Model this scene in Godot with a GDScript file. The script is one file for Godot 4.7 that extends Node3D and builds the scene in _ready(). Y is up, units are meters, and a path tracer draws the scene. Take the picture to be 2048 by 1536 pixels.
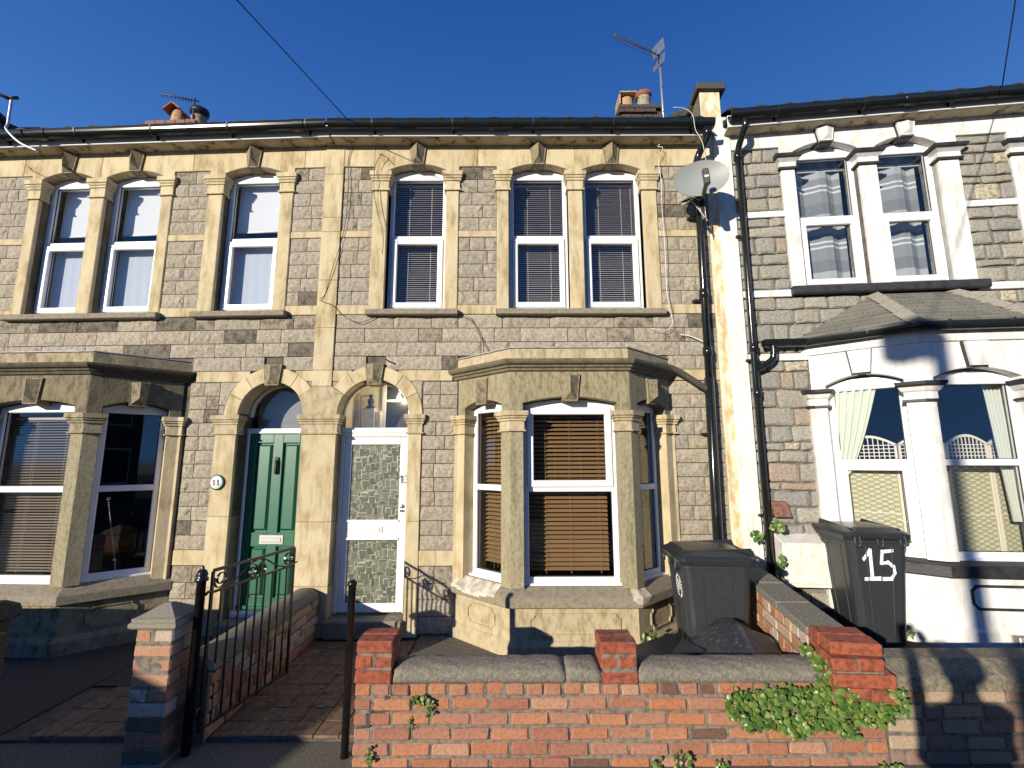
extends Node3D

const E := 1.78
var M := {}
var T := {}
var taken := {}
var N := FastNoiseLite.new()
var H11 := Transform3D(Basis(Vector3.UP, -0.045592), Vector3(-2.05, 0, -5.25))
var H13 := Transform3D(Basis(), Vector3(0, 0, -5.25))
var H15 := Transform3D(Basis(Vector3.UP, -0.104455), Vector3(2.3, 0, -5.25))
var SUN := Vector3(0.746, -0.318, -1.0).normalized()

# ---------------------------------------------------------------- shape helpers
func ST(smooth := false) -> SurfaceTool:
	var st := SurfaceTool.new()
	st.begin(Mesh.PRIMITIVE_TRIANGLES)
	st.set_smooth_group(0 if smooth else -1)
	return st

func tri(st: SurfaceTool, a: Vector3, b: Vector3, c: Vector3, out: Vector3) -> void:
	if (b - a).cross(c - a).dot(out) > 0.0:
		st.add_vertex(a); st.add_vertex(c); st.add_vertex(b)
	else:
		st.add_vertex(a); st.add_vertex(b); st.add_vertex(c)

func quad(st: SurfaceTool, a: Vector3, b: Vector3, c: Vector3, d: Vector3, out: Vector3) -> void:
	tri(st, a, b, c, out); tri(st, a, c, d, out)

func box(st: SurfaceTool, a: Vector3, b: Vector3, r := 0.0, jit := 0.0, rng: RandomNumberGenerator = null) -> void:
	var c := (a + b) / 2.0
	var h := (b - a).abs() / 2.0
	r = minf(r, minf(h.x, minf(h.y, h.z)) * 0.9)
	var P := {}
	for sx in [-1, 1]:
		for sy in [-1, 1]:
			for sz in [-1, 1]:
				var j := Vector3.ZERO
				if jit > 0.0:
					j = Vector3(rng.randf_range(-jit, jit), rng.randf_range(-jit, jit), rng.randf_range(-jit, jit))
				var s := Vector3(sx, sy, sz)
				for ax in 3:
					var q := h - Vector3(r, r, r)
					q[ax] = h[ax]
					P[[sx, sy, sz, ax]] = c + q * s + j
	for ax in 3:
		var u: int = (ax + 1) % 3
		var w: int = (ax + 2) % 3
		for s in [-1, 1]:
			var k := []
			for uv in [[-1, -1], [1, -1], [1, 1], [-1, 1]]:
				var key := [0, 0, 0, ax]
				key[ax] = s; key[u] = uv[0]; key[w] = uv[1]
				k.append(P[key])
			var o := Vector3.ZERO
			o[ax] = s
			quad(st, k[0], k[1], k[2], k[3], o)
		if r > 0.0:
			for su in [-1, 1]:
				for sw in [-1, 1]:
					var ka := [0, 0, 0, u]
					ka[u] = su; ka[w] = sw; ka[ax] = -1
					var kb := ka.duplicate(); kb[3] = w
					var kc := ka.duplicate(); kc[ax] = 1
					var kd := kc.duplicate(); kd[3] = w
					var o2 := Vector3.ZERO
					o2[u] = su; o2[w] = sw
					quad(st, P[ka], P[kb], P[kd], P[kc], o2)
	if r > 0.0:
		for sx in [-1, 1]:
			for sy in [-1, 1]:
				for sz in [-1, 1]:
					tri(st, P[[sx, sy, sz, 0]], P[[sx, sy, sz, 1]], P[[sx, sy, sz, 2]], Vector3(sx, sy, sz))

func inset(poly: PackedVector2Array, d: float) -> PackedVector2Array:
	var n := poly.size()
	var s := 1.0 if Geometry2D.is_polygon_clockwise(poly) else -1.0
	var r := PackedVector2Array()
	for i in n:
		var e1 := (poly[i] - poly[(i + n - 1) % n]).normalized()
		var e2 := (poly[(i + 1) % n] - poly[i]).normalized()
		var n1 := Vector2(e1.y, -e1.x) * s
		var n2 := Vector2(e2.y, -e2.x) * s
		var m := (n1 + n2) / maxf(0.35, 1.0 + n1.dot(n2))
		r.append(poly[i] + m * d)
	return r

func up3(p: Vector2, t: float, ax: int) -> Vector3:
	if ax == 2: return Vector3(p.x, p.y, t)
	if ax == 1: return Vector3(p.x, t, p.y)
	return Vector3(t, p.y, p.x)

# extrude a polygon along z (ax 2: x,y), y (ax 1: x,z) or x (ax 0: z,y); bev chamfers the far (t1) end
func ext(st: SurfaceTool, poly: PackedVector2Array, t0: float, t1: float, ax := 2, bev := 0.0, both := false) -> void:
	var n := poly.size()
	var s := 1.0 if Geometry2D.is_polygon_clockwise(poly) else -1.0
	var o := up3(Vector2.ZERO, signf(t1 - t0), ax)
	var inn := inset(poly, bev) if bev > 0.0 else poly
	var tb := t1 - signf(t1 - t0) * bev
	var ta := t0 + (signf(t1 - t0) * bev if both else 0.0)
	var idx := Geometry2D.triangulate_polygon(poly)
	for i in range(0, idx.size(), 3):
		tri(st, up3(inn[idx[i]], t1, ax), up3(inn[idx[i + 1]], t1, ax), up3(inn[idx[i + 2]], t1, ax), o)
		var p0 := inn if both else poly
		tri(st, up3(p0[idx[i]], t0, ax), up3(p0[idx[i + 1]], t0, ax), up3(p0[idx[i + 2]], t0, ax), -o)
	for i in n:
		var j := (i + 1) % n
		var e := poly[j] - poly[i]
		var nn := Vector2(-e.y, e.x) * s
		var out := up3(nn, 0, ax)
		quad(st, up3(poly[i], ta, ax), up3(poly[j], ta, ax), up3(poly[j], tb, ax), up3(poly[i], tb, ax), out)
		if bev > 0.0:
			quad(st, up3(poly[i], tb, ax), up3(poly[j], tb, ax), up3(inn[j], t1, ax), up3(inn[i], t1, ax), out + o * out.length())
			if both:
				quad(st, up3(poly[i], ta, ax), up3(poly[j], ta, ax), up3(inn[j], t0, ax), up3(inn[i], t0, ax), out - o * out.length())

# flat band of width w inside a closed outline, standing from z0 to z1
func band(st: SurfaceTool, poly: PackedVector2Array, w: float, z0: float, z1: float) -> void:
	var inn := inset(poly, w)
	var n := poly.size()
	var s := 1.0 if Geometry2D.is_polygon_clockwise(poly) else -1.0
	for i in n:
		var j := (i + 1) % n
		var e := poly[j] - poly[i]
		var nn := up3(Vector2(-e.y, e.x) * s, 0, 2)
		quad(st, up3(poly[i], z1, 2), up3(poly[j], z1, 2), up3(inn[j], z1, 2), up3(inn[i], z1, 2), Vector3.BACK)
		quad(st, up3(poly[i], z0, 2), up3(poly[j], z0, 2), up3(poly[j], z1, 2), up3(poly[i], z1, 2), nn)
		quad(st, up3(inn[i], z0, 2), up3(inn[j], z0, 2), up3(inn[j], z1, 2), up3(inn[i], z1, 2), -nn)

# profile (out, y) swept along a plan path (x, z); outward is left of travel seen from below, i.e. +z when going +x
func sweep(st: SurfaceTool, path: Array, prof: Array) -> void:
	var n := path.size()
	var mit := []
	for i in n:
		var d1: Vector2 = (path[i] - path[maxi(i - 1, 0)]).normalized()
		var d2: Vector2 = (path[mini(i + 1, n - 1)] - path[i]).normalized()
		if i == 0: d1 = d2
		if i == n - 1: d2 = d1
		var n1 := Vector2(-d1.y, d1.x)
		var n2 := Vector2(-d2.y, d2.x)
		mit.append((n1 + n2) / (1.0 + n1.dot(n2)))
	for i in n - 1:
		var d: Vector2 = path[i + 1] - path[i]
		var nn := Vector2(-d.y, d.x).normalized()
		for k in prof.size() - 1:
			var a: Vector2 = prof[k]
			var b: Vector2 = prof[k + 1]
			var q := []
			for c in [[i, a], [i + 1, a], [i + 1, b], [i, b]]:
				var p: Vector2 = path[c[0]] + mit[c[0]] * c[1].x
				q.append(Vector3(p.x, c[1].y, p.y))
			var pd := b - a
			var o := Vector3(nn.x * pd.y, -pd.x, nn.y * pd.y)
			quad(st, q[0], q[1], q[2], q[3], o)
	for e in [0, n - 1]:
		var pl := PackedVector2Array()
		for a in prof: pl.append(a)
		var idx := Geometry2D.triangulate_polygon(pl)
		var dd: Vector2 = (path[0] - path[1]) if e == 0 else (path[n - 1] - path[n - 2])
		for i in range(0, idx.size(), 3):
			var q := []
			for k in 3:
				var a: Vector2 = prof[idx[i + k]]
				var p: Vector2 = path[e] + mit[e] * a.x
				q.append(Vector3(p.x, a.y, p.y))
			tri(st, q[0], q[1], q[2], Vector3(dd.x, 0, dd.y))

func tube(st: SurfaceTool, pts: Array, r: float, sides := 8, r1 := -1.0) -> void:
	var n := pts.size()
	if r1 < 0.0: r1 = r
	var rings := []
	var ref := Vector3.UP
	for i in n:
		var d: Vector3 = (pts[mini(i + 1, n - 1)] - pts[maxi(i - 1, 0)]).normalized()
		if absf(d.dot(ref)) > 0.95: ref = Vector3.RIGHT if absf(d.x) < 0.9 else Vector3.BACK
		var u := d.cross(ref).normalized()
		var w := u.cross(d).normalized()
		ref = w
		var rr := lerpf(r, r1, float(i) / maxf(1.0, n - 1))
		var ring := []
		for k in sides:
			var a := TAU * k / sides
			ring.append(pts[i] + (u * cos(a) + w * sin(a)) * rr)
		rings.append(ring)
	for i in n - 1:
		for k in sides:
			var k2 := (k + 1) % sides
			var o: Vector3 = rings[i][k] + rings[i][k2] - pts[i] * 2.0
			quad(st, rings[i][k], rings[i][k2], rings[i + 1][k2], rings[i + 1][k], o)
	for e in [0, n - 1]:
		var o: Vector3 = (pts[0] - pts[1]) if e == 0 else (pts[n - 1] - pts[n - 2])
		for k in range(1, sides - 1):
			tri(st, rings[e][0], rings[e][k], rings[e][k + 1], o)

func curve(pts: Array, per := 5) -> Array:
	var c := []
	var n := pts.size()
	for i in n - 1:
		var a: Vector3 = pts[maxi(i - 1, 0)]
		var d: Vector3 = pts[mini(i + 2, n - 1)]
		for k in per:
			c.append(pts[i].cubic_interpolate(pts[i + 1], a, d, float(k) / per))
	c.append(pts[n - 1])
	return c

# (r, y) profile turned about y at c
func lathe(st: SurfaceTool, c: Vector3, prof: Array, sides := 16) -> void:
	for i in prof.size() - 1:
		var a: Vector2 = prof[i]
		var b: Vector2 = prof[i + 1]
		for k in sides:
			var t0 := TAU * k / sides
			var t1 := TAU * (k + 1) / sides
			var d0 := Vector3(cos(t0), 0, sin(t0))
			var d1 := Vector3(cos(t1), 0, sin(t1))
			var o := (d0 + d1) * (b.y - a.y) + Vector3(0, -(b.x - a.x) * 2.0, 0)
			quad(st, c + d0 * a.x + Vector3(0, a.y, 0), c + d1 * a.x + Vector3(0, a.y, 0), c + d1 * b.x + Vector3(0, b.y, 0), c + d0 * b.x + Vector3(0, b.y, 0), o)

func numbered(called: String) -> String:
	var k: int = taken.get(called, 0)
	taken[called] = k + 1
	return called if k == 0 else "%s_%03d" % [called, k]

func put(called: String, st: SurfaceTool, m: Material, parent: Node, xf := Transform3D.IDENTITY) -> MeshInstance3D:
	st.generate_normals()
	return putm(called, st.commit(), m, parent, xf)

func putm(called: String, mesh: Mesh, m: Material, parent: Node, xf := Transform3D.IDENTITY) -> MeshInstance3D:
	var o := MeshInstance3D.new()
	o.mesh = mesh
	o.material_override = m
	o.name = numbered(called) if parent == self else called
	o.transform = xf
	parent.add_child(o, true)
	return o

func thing(called: String, label: String, cat: String, xf := Transform3D.IDENTITY, group := "") -> Node3D:
	var o := Node3D.new()
	o.name = numbered(called)
	o.transform = xf
	add_child(o)
	return tag(o, label, cat, group)

func tag(o: Node3D, label: String, cat: String, group := "") -> Node3D:
	o.set_meta("label", label)
	o.set_meta("category", cat)
	if group: o.set_meta("group", group)
	return o

func struct(called: String, st: SurfaceTool, m: Material) -> MeshInstance3D:
	var o := put(called, st, m, self)
	o.set_meta("kind", "structure")
	return o

func rect(x0: float, y0: float, x1: float, y1: float) -> PackedVector2Array:
	return PackedVector2Array([Vector2(x0, y0), Vector2(x1, y0), Vector2(x1, y1), Vector2(x0, y1)])

func rg(seed_: int) -> RandomNumberGenerator:
	var r := RandomNumberGenerator.new()
	r.seed = seed_
	return r

func at(x: float, y: float, z: float) -> Transform3D:
	return Transform3D(Basis(), Vector3(x, y, z))

# ---------------------------------------------------------------- materials
func noise_tex(sd: int, freq: float, cols: Array, offs: Array, kind := FastNoiseLite.TYPE_SIMPLEX_SMOOTH, oct := 5, size := 512, warp := 0.0, gain := 0.5) -> NoiseTexture2D:
	var n := FastNoiseLite.new()
	n.seed = sd; n.frequency = freq; n.noise_type = kind
	n.fractal_octaves = oct
	n.fractal_gain = gain
	if warp > 0.0:
		n.domain_warp_enabled = true
		n.domain_warp_amplitude = warp
		n.domain_warp_frequency = freq * 1.5
	var t := NoiseTexture2D.new()
	t.width = size; t.height = size; t.seamless = true
	t.noise = n
	var g := Gradient.new()
	g.colors = PackedColorArray(cols)
	g.offsets = PackedFloat32Array(offs)
	t.color_ramp = g
	return t

func bump_tex(sd: int, freq: float, strength: float, oct := 5, kind := FastNoiseLite.TYPE_SIMPLEX_SMOOTH) -> NoiseTexture2D:
	var n := FastNoiseLite.new()
	n.seed = sd; n.frequency = freq; n.noise_type = kind
	n.fractal_octaves = oct
	var t := NoiseTexture2D.new()
	t.width = 512; t.height = 512; t.seamless = true
	t.noise = n
	t.as_normal_map = true
	t.bump_strength = strength
	return t

func g(v: float) -> Color: return Color(v, v, v)

# colour is the linear base colour
func mat(called: String, r: float, gg: float, b: float, rough := 0.9, tx: Texture2D = null, sc := Vector3.ONE, nm: Texture2D = null, ns := 1.0, metal := 0.0) -> StandardMaterial3D:
	var m := StandardMaterial3D.new()
	m.resource_name = called
	m.albedo_color = Color(r, gg, b).linear_to_srgb()
	m.roughness = rough
	m.metallic = metal
	m.uv1_triplanar = true
	m.uv1_world_triplanar = true
	m.uv1_scale = sc
	m.uv1_triplanar_sharpness = 4.0
	if tx: m.albedo_texture = tx
	if nm:
		m.normal_enabled = true
		m.normal_texture = nm
		m.normal_scale = ns
	M[called] = m
	return m

func materials() -> void:
	N.seed = 7; N.frequency = 1.0; N.noise_type = FastNoiseLite.TYPE_SIMPLEX_SMOOTH; N.fractal_octaves = 3
	T.mot = noise_tex(1, 0.012, [Color(0.72, 0.71, 0.7), Color(0.9, 0.9, 0.9), Color(1, 0.99, 0.97)], [0.2, 0.5, 0.85])
	T.stone = noise_tex(2, 0.03, [Color(0.8, 0.79, 0.78), Color(0.92, 0.92, 0.91), Color(1, 0.99, 0.98), Color(1, 1, 1)], [0.15, 0.38, 0.6, 0.9], FastNoiseLite.TYPE_SIMPLEX_SMOOTH, 6, 512, 0.0, 0.65)
	T.bath = noise_tex(3, 0.006, [Color(0.84, 0.81, 0.76), Color(0.95, 0.94, 0.91), Color(1, 1, 1), Color(0.96, 0.96, 0.97)], [0.15, 0.38, 0.6, 0.9], FastNoiseLite.TYPE_SIMPLEX_SMOOTH, 7, 512, 0.0, 0.6)
	T.grime = noise_tex(4, 0.012, [Color(0.6, 0.59, 0.56), Color(0.83, 0.82, 0.79), Color(0.97, 0.96, 0.94), Color(1, 1, 1)], [0.12, 0.38, 0.6, 0.9], FastNoiseLite.TYPE_SIMPLEX_SMOOTH, 7, 512, 0.0, 0.68)
	T.brick = noise_tex(5, 0.03, [Color(0.8, 0.79, 0.8), Color(0.93, 0.92, 0.91), Color(1, 0.99, 0.97), Color(1, 1, 1)], [0.12, 0.35, 0.55, 0.9], FastNoiseLite.TYPE_SIMPLEX_SMOOTH, 6, 512, 0.0, 0.62)
	T.soot = noise_tex(41, 0.01, [Color(0.72, 0.71, 0.68), Color(0.9, 0.89, 0.87), Color(0.99, 0.98, 0.97), Color(1, 1, 1)], [0.1, 0.36, 0.58, 0.9], FastNoiseLite.TYPE_SIMPLEX_SMOOTH, 8, 1024, 0.0, 0.62)
	T.soot2 = noise_tex(42, 0.01, [Color(0.76, 0.75, 0.72), Color(0.91, 0.9, 0.88), Color(1, 0.99, 0.98), Color(1, 1, 1)], [0.1, 0.36, 0.58, 0.9], FastNoiseLite.TYPE_SIMPLEX_SMOOTH, 8, 1024, 0.0, 0.62)
	T.lichen = noise_tex(6, 0.035, [Color(0.6, 0.59, 0.57), Color(0.8, 0.79, 0.77), Color(0.9, 0.89, 0.86), Color(1, 1, 0.97)], [0.12, 0.42, 0.66, 0.8], FastNoiseLite.TYPE_SIMPLEX_SMOOTH, 6, 512, 0.0, 0.75)
	T.flake = noise_tex(8, 0.012, [Color(0.97, 0.87, 0.72), Color(0.97, 0.9, 0.78), Color(0.99, 0.97, 0.92), Color(1, 1, 1)], [0.3, 0.4, 0.45, 0.9], FastNoiseLite.TYPE_SIMPLEX_SMOOTH, 7, 512, 0.0, 0.6)
	T.paint = noise_tex(9, 0.008, [Color(0.91, 0.9, 0.885), Color(0.965, 0.96, 0.955), Color(1, 1, 1)], [0.15, 0.38, 0.75], FastNoiseLite.TYPE_SIMPLEX_SMOOTH, 6)
	T.plastic = noise_tex(10, 0.03, [Color(0.75, 0.75, 0.75), Color(0.95, 0.95, 0.95), Color(1, 1, 1)], [0.1, 0.5, 0.9])
	T.soffit = noise_tex(12, 0.012, [Color(0.4, 0.37, 0.31), Color(0.7, 0.66, 0.58), Color(0.92, 0.9, 0.86), Color(1, 1, 1)], [0.15, 0.3, 0.42, 0.9], FastNoiseLite.TYPE_SIMPLEX_SMOOTH, 7, 512, 0.0, 0.7)
	T.scuff = noise_tex(13, 0.02, [Color(0.55, 0.56, 0.6), Color(0.6, 0.6, 0.62), Color(0.75, 0.75, 0.76), Color(1, 1, 1)], [0.3, 0.6, 0.72, 0.82], FastNoiseLite.TYPE_SIMPLEX_SMOOTH, 5)
	T.nf = bump_tex(21, 0.05, 3.0)
	T.nm = bump_tex(22, 0.02, 5.0)
	T.nc = bump_tex(23, 0.1, 4.0, 4)
	T.hammer = bump_tex(24, 0.03, 8.0, 2, FastNoiseLite.TYPE_CELLULAR)
	T.streak = noise_tex(51, 0.012, [Color(0.86, 0.845, 0.81), Color(0.955, 0.95, 0.935), Color(1, 1, 1), Color(1, 1, 1)], [0.16, 0.36, 0.54, 0.9], FastNoiseLite.TYPE_SIMPLEX_SMOOTH, 6, 512, 0.0, 0.6)
	T.binwear = noise_tex(53, 0.02, [Color(0.82, 0.82, 0.83), Color(0.86, 0.86, 0.87), Color(0.89, 0.89, 0.89), Color(1, 1, 1)], [0.2, 0.5, 0.74, 0.88], FastNoiseLite.TYPE_SIMPLEX_SMOOTH, 6, 512, 0.0, 0.65)
	T.faint = noise_tex(52, 0.02, [Color(0.92, 0.91, 0.89), Color(0.975, 0.97, 0.965), Color(1, 1, 1)], [0.16, 0.36, 0.5], FastNoiseLite.TYPE_SIMPLEX_SMOOTH, 6, 512, 0.0, 0.6)
	var S1 := Vector3(1.1, 1.1, 1.1)
	# rock-faced pennant stone, several tones
	var tones := [[0.355, 0.315, 0.245], [0.338, 0.298, 0.235], [0.378, 0.333, 0.258], [0.322, 0.288, 0.234], [0.35, 0.303, 0.235], [0.343, 0.308, 0.252]]
	for i in tones.size():
		mat("stone_%d" % i, tones[i][0], tones[i][1], tones[i][2], 0.92, T.stone, Vector3(1.3, 1.3, 1.3), T.nm, 1.0)
	mat("sooty_stone", 0.16, 0.142, 0.115, 0.93, T.grime, Vector3(1.6, 1.6, 1.6), T.nm, 1.0)
	mat("part_sooty", 0.29, 0.255, 0.205, 0.93, T.grime, Vector3(1.6, 1.6, 1.6), T.nm, 1.0)
	var rub := [[0.31, 0.298, 0.262], [0.28, 0.272, 0.245], [0.34, 0.318, 0.27], [0.3, 0.282, 0.238], [0.26, 0.252, 0.235]]
	for i in rub.size():
		mat("rubble_%d" % i, rub[i][0], rub[i][1], rub[i][2], 0.92, T.stone, Vector3(1.6, 1.6, 1.6), T.nm, 0.8)
	mat("rubble_red", 0.33, 0.265, 0.21, 0.92, T.stone, Vector3(1.6, 1.6, 1.6), T.nm, 0.8)
	mat("rubble_pale", 0.47, 0.43, 0.33, 0.92, T.grime, Vector3(3, 3, 3), T.nm, 0.8)
	mat("mortar_dark", 0.135, 0.12, 0.098, 0.95, T.mot, S1, T.nc, 0.6)
	mat("mortar_15", 0.2, 0.185, 0.155, 0.95, T.mot, S1, T.nc, 0.6)
	mat("bath", 0.56, 0.475, 0.305, 0.88, T.bath, Vector3(0.7, 0.45, 0.7), T.nf, 0.25)
	mat("bath_b", 0.525, 0.44, 0.28, 0.88, T.bath, Vector3(0.9, 0.5, 0.9), T.nf, 0.25)
	mat("bath_dirty", 0.45, 0.38, 0.25, 0.9, T.soot2, Vector3(1.2, 0.6, 1.2), T.nf, 0.35)
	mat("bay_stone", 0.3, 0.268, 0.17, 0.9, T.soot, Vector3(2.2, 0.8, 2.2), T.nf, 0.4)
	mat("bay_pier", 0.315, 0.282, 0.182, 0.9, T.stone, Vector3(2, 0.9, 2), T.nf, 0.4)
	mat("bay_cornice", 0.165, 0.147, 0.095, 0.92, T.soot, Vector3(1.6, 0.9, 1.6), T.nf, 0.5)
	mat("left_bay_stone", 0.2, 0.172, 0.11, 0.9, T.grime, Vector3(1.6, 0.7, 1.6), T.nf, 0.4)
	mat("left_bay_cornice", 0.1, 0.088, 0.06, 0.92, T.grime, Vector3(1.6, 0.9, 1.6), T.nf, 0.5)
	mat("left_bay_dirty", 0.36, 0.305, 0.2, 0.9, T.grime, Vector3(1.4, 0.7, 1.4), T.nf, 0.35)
	mat("key_stone", 0.27, 0.232, 0.155, 0.92, T.grime, Vector3(3, 2, 3), T.nf, 0.5)
	mat("sill_stone", 0.25, 0.222, 0.165, 0.92, T.soot2, Vector3(1.5, 1.5, 1.5), T.nf, 0.5)
	mat("patch", 0.66, 0.6, 0.5, 0.9, T.mot, S1, T.nf, 0.4)
	mat("white_paint", 0.74, 0.735, 0.725, 0.7, T.paint, Vector3(0.9, 0.5, 0.9), T.nf, 0.3)
	mat("flaking", 0.71, 0.66, 0.54, 0.85, T.flake, Vector3(1.1, 0.6, 1.1), T.nf, 0.4)
	mat("black_paint", 0.035, 0.036, 0.04, 0.55, T.mot, S1, T.nf, 0.3)
	mat("upvc", 0.78, 0.78, 0.785, 0.32)
	mat("upvc_old", 0.74, 0.72, 0.66, 0.4)
	mat("gutter", 0.013, 0.016, 0.015, 0.16, T.plastic, S1)
	mat("iron", 0.012, 0.012, 0.013, 0.24, T.mot, Vector3(3, 3, 3), T.nf, 0.35)
	mat("fascia", 0.78, 0.77, 0.74, 0.5)
	mat("soffit", 0.5, 0.45, 0.34, 0.85, T.soffit, Vector3(0.7, 0.7, 0.7), T.nf, 0.3)
	mat("lead", 0.4, 0.41, 0.42, 0.6, T.mot, S1)
	mat("roof_tile", 0.05, 0.052, 0.05, 0.8, T.mot, Vector3(2, 2, 2), T.nf, 0.5)
	mat("shingle_a", 0.28, 0.275, 0.25, 0.92, T.lichen, Vector3(2, 2, 2), T.nf, 0.6)
	mat("shingle_b", 0.245, 0.242, 0.222, 0.92, T.lichen, Vector3(2, 2, 2), T.nf, 0.6)
	mat("shingle_c", 0.3, 0.29, 0.262, 0.92, T.lichen, Vector3(2, 2, 2), T.nf, 0.6)
	mat("pot_buff", 0.55, 0.36, 0.2, 0.85, T.mot, Vector3(3, 3, 3))
	mat("pot_red", 0.36, 0.13, 0.07, 0.85, T.mot, Vector3(3, 3, 3))
	mat("pot_grey", 0.4, 0.36, 0.26, 0.85, T.mot, Vector3(3, 3, 3))
	mat("chimney_brick", 0.075, 0.055, 0.048, 0.95, T.brick, Vector3(3, 3, 3))
	mat("chimney_red", 0.26, 0.13, 0.09, 0.95, T.brick, Vector3(3, 3, 3))
	mat("render_grey", 0.17, 0.155, 0.125, 0.95, T.grime, Vector3(1.4, 0.8, 1.4), T.nf, 0.5)
	mat("coping_dark", 0.1, 0.095, 0.08, 0.95, T.lichen, Vector3(2, 2, 2), T.nf, 0.7)
	mat("coping", 0.27, 0.25, 0.21, 0.95, T.lichen, Vector3(1.8, 1.8, 1.8), T.nc, 0.9)
	mat("coping_15", 0.27, 0.24, 0.18, 0.95, T.lichen, Vector3(1.3, 1.3, 1.3), T.nc, 0.7)
	var reds := [[0.37, 0.155, 0.082], [0.33, 0.14, 0.082], [0.39, 0.18, 0.1], [0.3, 0.13, 0.085], [0.41, 0.225, 0.145], [0.35, 0.17, 0.11], [0.38, 0.155, 0.078], [0.34, 0.165, 0.11]]
	for i in reds.size():
		mat("brick_%d" % i, reds[i][0], reds[i][1], reds[i][2], 0.92, T.brick, Vector3(2.2, 2.2, 2.2), T.nc, 0.6)
	mat("brick_dark", 0.14, 0.075, 0.055, 0.92, T.brick, Vector3(2.2, 2.2, 2.2), T.nc, 0.6)
	mat("new_brick", 0.36, 0.095, 0.045, 0.9, T.mot, Vector3(3, 3, 3), T.nc, 0.5)
	mat("new_brick_b", 0.33, 0.085, 0.045, 0.9, T.mot, Vector3(3, 3, 3), T.nc, 0.5)
	var olds := [[0.42, 0.24, 0.15], [0.36, 0.16, 0.1], [0.48, 0.38, 0.3], [0.4, 0.2, 0.12], [0.5, 0.34, 0.2]]
	for i in olds.size():
		mat("old_brick_%d" % i, olds[i][0], olds[i][1], olds[i][2], 0.93, T.brick, Vector3(3, 3, 3), T.nc, 0.8)
	var tans := [[0.33, 0.24, 0.16], [0.28, 0.17, 0.115], [0.38, 0.29, 0.2], [0.24, 0.16, 0.12]]
	for i in tans.size():
		mat("tan_brick_%d" % i, tans[i][0], tans[i][1], tans[i][2], 0.93, T.brick, Vector3(3, 3, 3), T.nc, 0.8)
	mat("mortar", 0.23, 0.2, 0.165, 0.95, T.mot, Vector3(3, 3, 3), T.nc, 1.0)
	mat("mortar_patch", 0.09, 0.09, 0.095, 0.95, T.mot, Vector3(3, 3, 3), T.nc, 1.0)
	mat("asphalt", 0.072, 0.063, 0.05, 0.95, T.stone, Vector3(2, 2, 2), T.nc, 1.0)
	mat("pavement", 0.2, 0.182, 0.15, 0.95, T.lichen, Vector3(2.5, 2.5, 2.5), T.nc, 1.5)
	mat("yard", 0.19, 0.17, 0.14, 0.95, T.lichen, Vector3(1.2, 1.2, 1.2), T.nc, 1.0)
	mat("soil", 0.07, 0.058, 0.042, 0.98, T.stone, Vector3(4, 4, 4), T.nc, 1.0)
	for i in 4:
		var k: float = [1.0, 0.85, 1.12, 0.93][i]
		mat("tile_%d" % i, 0.2 * k, 0.125 * k, 0.08 * k, 0.75, T.mot, Vector3(2, 2, 2), T.nf, 0.3)
	mat("green_door", 0.015, 0.108, 0.062, 0.38)
	mat("steel", 0.45, 0.45, 0.45, 0.35, null, S1, null, 1.0, 1.0)
	mat("chrome", 0.7, 0.7, 0.7, 0.15, null, S1, null, 1.0, 1.0)
	mat("galvanised", 0.5, 0.51, 0.53, 0.45, null, S1, null, 1.0, 0.8)
	mat("black", 0.012, 0.012, 0.012, 0.5)
	mat("bin", 0.038, 0.044, 0.048, 0.42, T.binwear, Vector3(3, 1.2, 3), T.nf, 0.12)
	mat("bin_lid", 0.026, 0.03, 0.034, 0.3, T.plastic, Vector3(3, 3, 3), T.nf, 0.1)
	mat("hip", 0.31, 0.29, 0.25, 0.9, T.stone, Vector3(2, 2, 2), T.nf, 0.5)
	mat("olive_glass", 0.04, 0.038, 0.026, 0.3)
	mat("sheet", 0.085, 0.09, 0.098, 0.33, T.scuff, Vector3(1.5, 4, 4), T.nf, 0.3)
	mat("bin_white", 0.8, 0.8, 0.78, 0.6)
	mat("dish", 0.25, 0.265, 0.26, 0.5)
	mat("dish_arm", 0.06, 0.062, 0.065, 0.5)
	mat("white_cable", 0.7, 0.68, 0.62, 0.5)
	mat("dark_cable", 0.03, 0.026, 0.022, 0.6)
	mat("brown_slat", 0.29, 0.18, 0.085, 0.4)
	mat("cream_slat", 0.55, 0.5, 0.45, 0.45)
	mat("bay_slat", 0.33, 0.27, 0.21, 0.45)
	mat("interior_dark", 0.02, 0.02, 0.022, 0.9)
	mat("interior_cream", 0.86, 0.79, 0.58, 0.9)
	mat("sky_sheet_pale", 0.6, 0.64, 0.7, 0.8)  # pale blue-white that paints a sky reflection
	mat("fan_grey", 0.2, 0.205, 0.21, 0.7)
	mat("terracotta", 0.24, 0.12, 0.085, 0.85, T.mot, Vector3(3, 3, 3))
	mat("meter_white", 0.72, 0.7, 0.64, 0.85, T.paint, Vector3(3, 2, 3), T.nf, 0.5)
	mat("wood", 0.16, 0.09, 0.045, 0.6)
	mat("skin", 0.45, 0.27, 0.19, 0.6)
	mat("coat", 0.03, 0.035, 0.05, 0.9)
	mat("car_paint", 0.12, 0.13, 0.15, 0.25)
	mat("rubber", 0.015, 0.015, 0.015, 0.8)
	var bg := mat("bulb_glass", 0.85, 0.85, 0.82, 0.2)
	bg.emission_enabled = true  # glow added to go with the extra hall light
	bg.emission = Color(1.0, 0.93, 0.8)
	bg.emission_energy_multiplier = 1.2
	var leaf := [[0.085, 0.155, 0.025], [0.06, 0.12, 0.02], [0.115, 0.185, 0.035], [0.045, 0.09, 0.02], [0.19, 0.22, 0.05]]
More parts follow.
